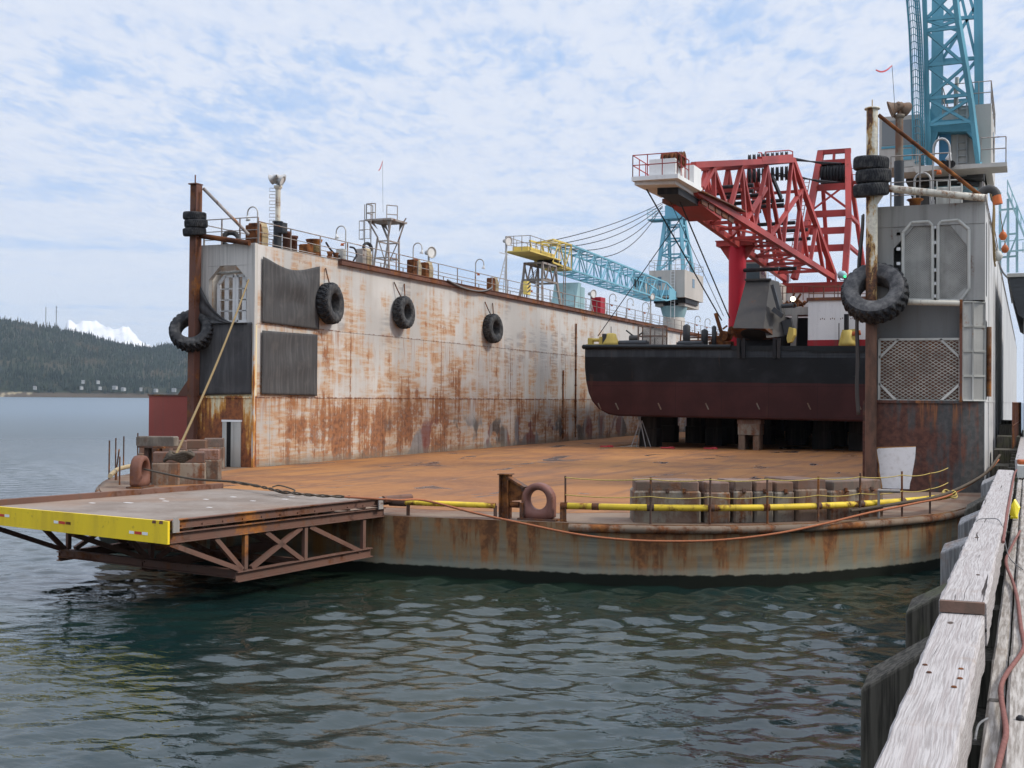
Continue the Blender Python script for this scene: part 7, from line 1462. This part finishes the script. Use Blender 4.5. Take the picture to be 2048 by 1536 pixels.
for i, (x, lab) in enumerate(((1886, ''), (1896, ''), (1903, ''))):
    p = ony(x, 328, 56.1); b = MB(); b.lathe([(0, -.1), (.12, -.1), (.17, .1), (.15, .1), (0, .02)], p-V(0, .05, .0), (0, -1, -.3), 12); b.build('work_lamp', mt['crane_dark'], t)
for z0_, z1_ in ((1838, 1800),):
    b = MB(); b.tube((-5.6, 50.5, ZTR), (-5.6+.6, 50.5, ZTR), .1); 

# ---------------------------------------------------------------- timber pier at the right
def plank_box(b, x0, x1, y0, y1, z0, z1, seed=0, seg=.5, jit=.008):    # long timber with slightly worn edges
    r = random.Random(seed); n = max(2, int((y1-y0)/seg)); ring = []
    bevel = .018
    base = [(x0, z0), (x1, z0), (x1, z1-bevel), (x1-bevel, z1), (x0+bevel, z1), (x0, z1-bevel)]
    vs = []
    for k in range(n+1):
        y = y0+(y1-y0)*k/n
        for (x, z) in base: vs.append((x+r.uniform(-jit, jit), y, z+r.uniform(-jit, jit)*.6))
    m = 6; fs = [(k*m+j, k*m+(j+1) % m, (k+1)*m+(j+1) % m, (k+1)*m+j) for k in range(n) for j in range(m)]; fs += [tuple(range(m))[::-1], tuple(range(n*m, n*m+m))]
    return b.add(vs, fs)
for (y0, y1, z1, x0, x1, lab) in ((2.0, 9.28, 3.0, -.585, -.275, 'nearest pale weathered bull rail timber along the pier edge'), (9.30, 27.6, 3.09, -.590, -.265, 'long second pale bull rail timber beyond the brown butt end'), (36.0, 75.0, 2.95, -.33, -.02, 'far pale bull rail timber at the right edge beyond a gap')):
    b = MB(); plank_box(b, x0, x1, y0, y1, z1-.31, z1, int(y0*10), .22, .006); o = b.build('bull_rail', mt['weathered_timber'], loc=((x0+x1)/2, y0, z1-.31), fix=True); tag(o, lab, 'timber', 'bull rail timbers of the pier')
b = MB(); b.box((-.58, 9.25, 3.005), (-.28, 9.297, 3.085)); tag(b.build('butt_block', mt['block_wood'], loc=(-.43, 9.27, 3.0)), 'brown end grain face where two bull rail timbers step up', 'timber end')
pier = thing('pier', (2, 5, 0), 'weathered plank pier deck running along the right edge', 'pier')
x = -.235; i = 0
while x < 6.0:
    w = (.115, .26, .30, .28)[i] if i < 4 else .29
    yb = 2.0; segs = [(2.0, 8.0+i*1.3 % 3), (8.02+i*1.3 % 3, 16.5+i % 3), (16.52+i % 3, 30), (30.02, 80)]
    for k, (ya, yc) in enumerate(segs):
        b = MB(); plank_box(b, x+.006, x+w-.008, ya, yc, 2.60, 2.715+.006*((i*7+k*3) % 4) - (.03 if i == 0 else 0), i*11+k, .6, .004); b.build('plank', mt['pier_planks'], pier)
    x += w; i += 1
b = MB()
for yy in np.arange(2.5, 80, 2.4): b.box((-.55, yy, 2.25), (6, yy+.3, 2.595))
b.build('cross_beam', mt['wet_pile_wood'], pier); b = MB(); b.box((-.5, 2, 2.0), (-.15, 80, 2.245)); b.build('stringer', mt['wet_pile_wood'], pier)
for k, yy in enumerate(np.arange(4, 60, 6.0)):
    b = MB(); b.tube((.6, yy, -2), (.6, yy, 2.24), .17, 12); b.build('bearing_pile', mt['wet_pile_wood'], pier)
# fender piles with slanted tops along the pier face
def fpile(pts_l, pts_r, thick, m, lab):
    # px of the slanted top: outer low corner and inner high corner, both given with heights
    (xl, yl, zl), (xr, yr, zr) = pts_l, pts_r; a = onz(xl, yl, zl); c = onz(xr, yr, zr); Y = (a[1]*.7+c[1]*.3)
    t = thing('fender_pile', (a[0], Y, 0), lab, 'pile', 'square fender piles along the pier face'); b = MB(); x0, x1 = -1.16, -.62
    z0 = zl; z1 = zr
    vs = [(x0, Y, -2), (x1, Y, -2), (x1, Y, z1), (x0, Y, z0), (x0+.03, Y+thick, -2), (x1, Y+thick, -2), (x1, Y+thick, z1+.05), (x0+.03, Y+thick, z0+.10)]
    b.add(vs, [(0, 1, 2, 3), (5, 4, 7, 6), (4, 0, 3, 7), (1, 5, 6, 2), (3, 2, 6, 7), (0, 4, 5, 1)]); o = b.build('pile_timber', mt[m], t); md = o.modifiers.new('bev', 'BEVEL'); md.width = .025; md.segments = 2
fpile((1722, 1372, 2.33), (1838, 1300, 2.72), .34, 'wet_pile_wood', 'nearest dark fender pile with a slanted top')
fpile((1795, 1216, 2.33), (1890, 1185, 2.66), .36, 'wet_pile_wood', 'mossy second fender pile from the camera')
fpile((1877, 1100, 2.34), (1940, 1086, 2.58), .36, 'grey_pile_wood', 'brownish grey third fender pile beside the rounded hull')
fpile((1912, 1044, 2.30), (1965, 1032, 2.60), .40, 'grey_pile_wood', 'bluish grey fourth fender pile next to the rounded hull')
fpile((1922, 1018, 2.35), (1978, 995, 2.7), .40, 'wet_pile_wood', 'fifth fender pile where the dark ropes cross over')
fpile((1955, 967, 2.3), (1992, 955, 2.6), .45, 'grey_pile_wood', 'sixth fender pile with a pale lit top near the right wing corner')
# stepped dark fender timbers between the wing and the pier
for k in range(5):
    b = MB(); y = 47.5+4.5*k; z = 2.2+.42*k if k < 4 else 3.6; b.box((-1.25, y, -1), (-.35, y+2.2, z)); tag(b.build('fender_timber', mt['wet_pile_wood'], loc=(-.8, y, 0)), '%s dark stepped fender timber between the right wing and the pier' % ('nearest', 'second', 'third', 'fourth', 'farthest')[k], 'timber', 'dark stepped fender timbers')
# hose, cables and small things on the pier
def onp(x, y, z=2.74): return onz(x, y, z)
b = MB(); b.path(smooth_path([onp(1993, 1545), onp(2004, 1500), onp(2012, 1460), onp(2003, 1400), onp(2003, 1370), onp(2015, 1345), onp(2046, 1300), onp(2046, 1275), onp(2042, 1255), onp(2035, 1200), onp(2026, 1165), onp(2012, 1125, 2.8), onp(2020, 1100, 2.78), onp(2040, 1062, 2.76)], 8), .016, 8); tag(b.build('hose', mt['hose_red'], loc=onp(2010, 1400)), 'reddish brown hose snaking along the pier planks', 'hose')
b = MB(); b.path(smooth_path([V(-.245, 14.0, 3.02), V(-.25, 17, 3.07), V(-.25, 22, 3.09), V(-.245, 26, 3.1), V(-.22, 27.5, 3.1)], 6), .018, 7); tag(b.build('hose', mt['hose_red'], loc=(-.25, 14, 3)), 'pinkish hose lying along the inner edge of the far bull rail', 'hose')
b = MB(); b.path(smooth_path([V(-.62, 15.2, 2.9), V(-.56, 15.4, 3.10), V(-.43, 15.6, 3.12), V(-.29, 15.2, 3.115), V(-.2, 14.7, 2.80), V(-.05, 14.0, 2.74)], 8), .006, 6); tag(b.build('cable', mt['cable_grey'], loc=(-.4, 15.3, 3.1)), 'thin black cable looped across the second bull rail timber', 'cable')
b = MB(); b.path(smooth_path([onp(1950, 1480, 2.72), onp(1957, 1450, 2.75), onp(1975, 1437, 2.74)], 8), .007, 6); tag(b.build('cable', mt['cable_grey'], loc=onp(1957, 1450)), 'short grey wire sticking up between the near planks', 'cable')
p = V(-.20, 20.3, 2.725); t = thing('warning_tag', p, 'bright yellow plastic tag on the pier beside the bull rail', 'tag'); b = MB(); b.extr([p+V(-.06, 0, .05), p+V(.03, -.08, .02), p+V(.07, .02, .16), p+V(.0, .08, .28), p+V(-.04, .04, .20)], (.02, .03, .01)); b.extr([p+V(-.05, -.05, .0), p+V(.05, -.08, 0), p+V(.06, .1, .0), p+V(-.04, .1, 0)], (0, 0, .03)); b.build('tag_body', mt['yellow_plastic'], t)
p = onp(2041, 1443, 2.725); b = MB(); b.lathe([(0, 0), (.026, 0), (.024, .022), (.012, .034), (0, .034)], p, n=12); tag(b.build('bolt_head', mt['crane_dark'], loc=p), 'dark round bolt head on the near pier plank', 'bolt')
for i, (x, y) in enumerate(((1850, 1330), (1858, 1345), (1922, 1338), (1920, 1357), (1908, 1374), (1956, 1150))):
    p = onz(x, y, 3.002 if y > 1250 else 3.092); b = MB(); b.lathe([(0, .004), (.012, .006), (.016, 0)], p, n=8); tag(b.build('spike_head', mt['iron'], loc=p), 'rusted spike head driven into the top of a bull rail timber', 'spike', 'spike heads in the bull rail')
p = V(-.12, 31.5, 2.74); t = thing('junk_box', p, 'rusty open box on the pier near the end of the long bull rail', 'box'); b = MB(); b.cbox(p, (.25, .8, .3), 0, .02); b.build('box_shell', mt['frame_grey'], t); b = MB(); b.cbox(p+V(0, 0, .302), (.2, .6, .1), .1, .03); b.build('box_contents', mt['orange_paint'], t)
railing('guard_rail', [(-.55, 50.5, 2.74), (-.35, 66, 2.74)], 1.75, 'brown pipe railing on the pier beside the right wing wall', 1.6, m='brown_steel', mids=(.5,))
# shed with a ribbed canopy and a blue stair beyond
sh = thing('shed', (2, 62, 2.7), 'grey shed with a dark ribbed canopy beyond the right wing', 'shed')
b = MB(); b.box((-.2, 60.2, 2.72), (6, 80, 9.2)); b.build('wall', mt['frame_grey'], sh)
b = MB(); cp = [ony(x, y, 60) for x, y in ((2017, 556), (2052, 553), (2052, 640), (2036, 629))]; b.extr(cp, (0, 15, 0)); b.build('canopy', mt['roof_dark'], sh)
b = MB(); nn_ = cp[3]-cp[0]
for k in range(9): q = cp[0]+nn_*(k+.5)/9; b.extr([q+V(-.02, -.02, 0), q+V(.55, -.02, .10), q+V(.55, -.02, .16), q+V(-.02, -.02, .06)], (0, .015, 0))
b.build('canopy_rib', mt['dark_steel'], sh)
b = MB(); c0_ = ony(2014, 551, 60); b.box(c0_-V(0, .1, .08), c0_+V(3, 16, .08)); b.build('roof_edge', mt['frame_grey'], sh)
st = thing('stair_tower', (-.6, 75, 10.5), 'pale blue steel stair tower with railings above the shed', 'stair'); b = MB(); K = lambda x, y, Y=75: ony(x, y, Y)
for x in (2000, 2016, 2034): b.beam(K(x, 545), K(x, 385+(x-2000)*.8), .14)
for y in (420, 470, 515): b.beam(K(2000, y), K(2034, y-3), .10)
b.beam(K(2000, 470), K(2016, 420), .08); b.beam(K(2000, 515), K(2016, 470), .08); b.beam(K(2016, 515), K(2034, 470), .08); b.build('tower_frame', mt['pale_blue'], st)
b = MB(); b.beam(K(2015, 386, 74.8), K(2060, 500, 74.8), .5, .09); b.beam(K(2015, 362, 74.8), K(2060, 476, 74.8), .06)
for k in range(6): q = lerp(K(2015, 386, 74.8), K(2060, 500, 74.8), k/5); b.beam(q, q+V(0, 0, .75), .05)
b.beam(K(1998, 505, 74.6), K(2048, 500, 74.6), .2, .08); b.beam(K(1998, 484, 74.6), K(2048, 479, 74.6), .05)
for x in (1998, 2015, 2032, 2046): b.beam(K(x, 505, 74.6), K(x, 484, 74.6), .05)
b.build('stair_flight', mt['pale_blue'], st)
b = MB(); b.path(smooth_path([K(1994, 512, 70), K(2006, 545, 70), K(2030, 565, 70), K(2060, 572, 70)], 6), .05, 6); tag(b.build('cable', mt['cable_grey'], loc=K(1994, 512, 70)), 'thick grey cable drooping from the right wing over the dark canopy', 'cable')

# ---------------------------------------------------------------- air
m, g = new('haze'); v = g.n('ShaderNodeVolumePrincipled', {'Color': (.74, .84, .95, 1), 'Density': .000045, 'Anisotropy': .2}); g.t.links.new(v.outputs[0], g.n('ShaderNodeOutputMaterial').inputs['Volume'])
b = MB(); b.box((-9500, -300, -4.6), (600, 11000, 700)); o = b.build('haze', mt['haze']); o['kind'] = 'stuff'
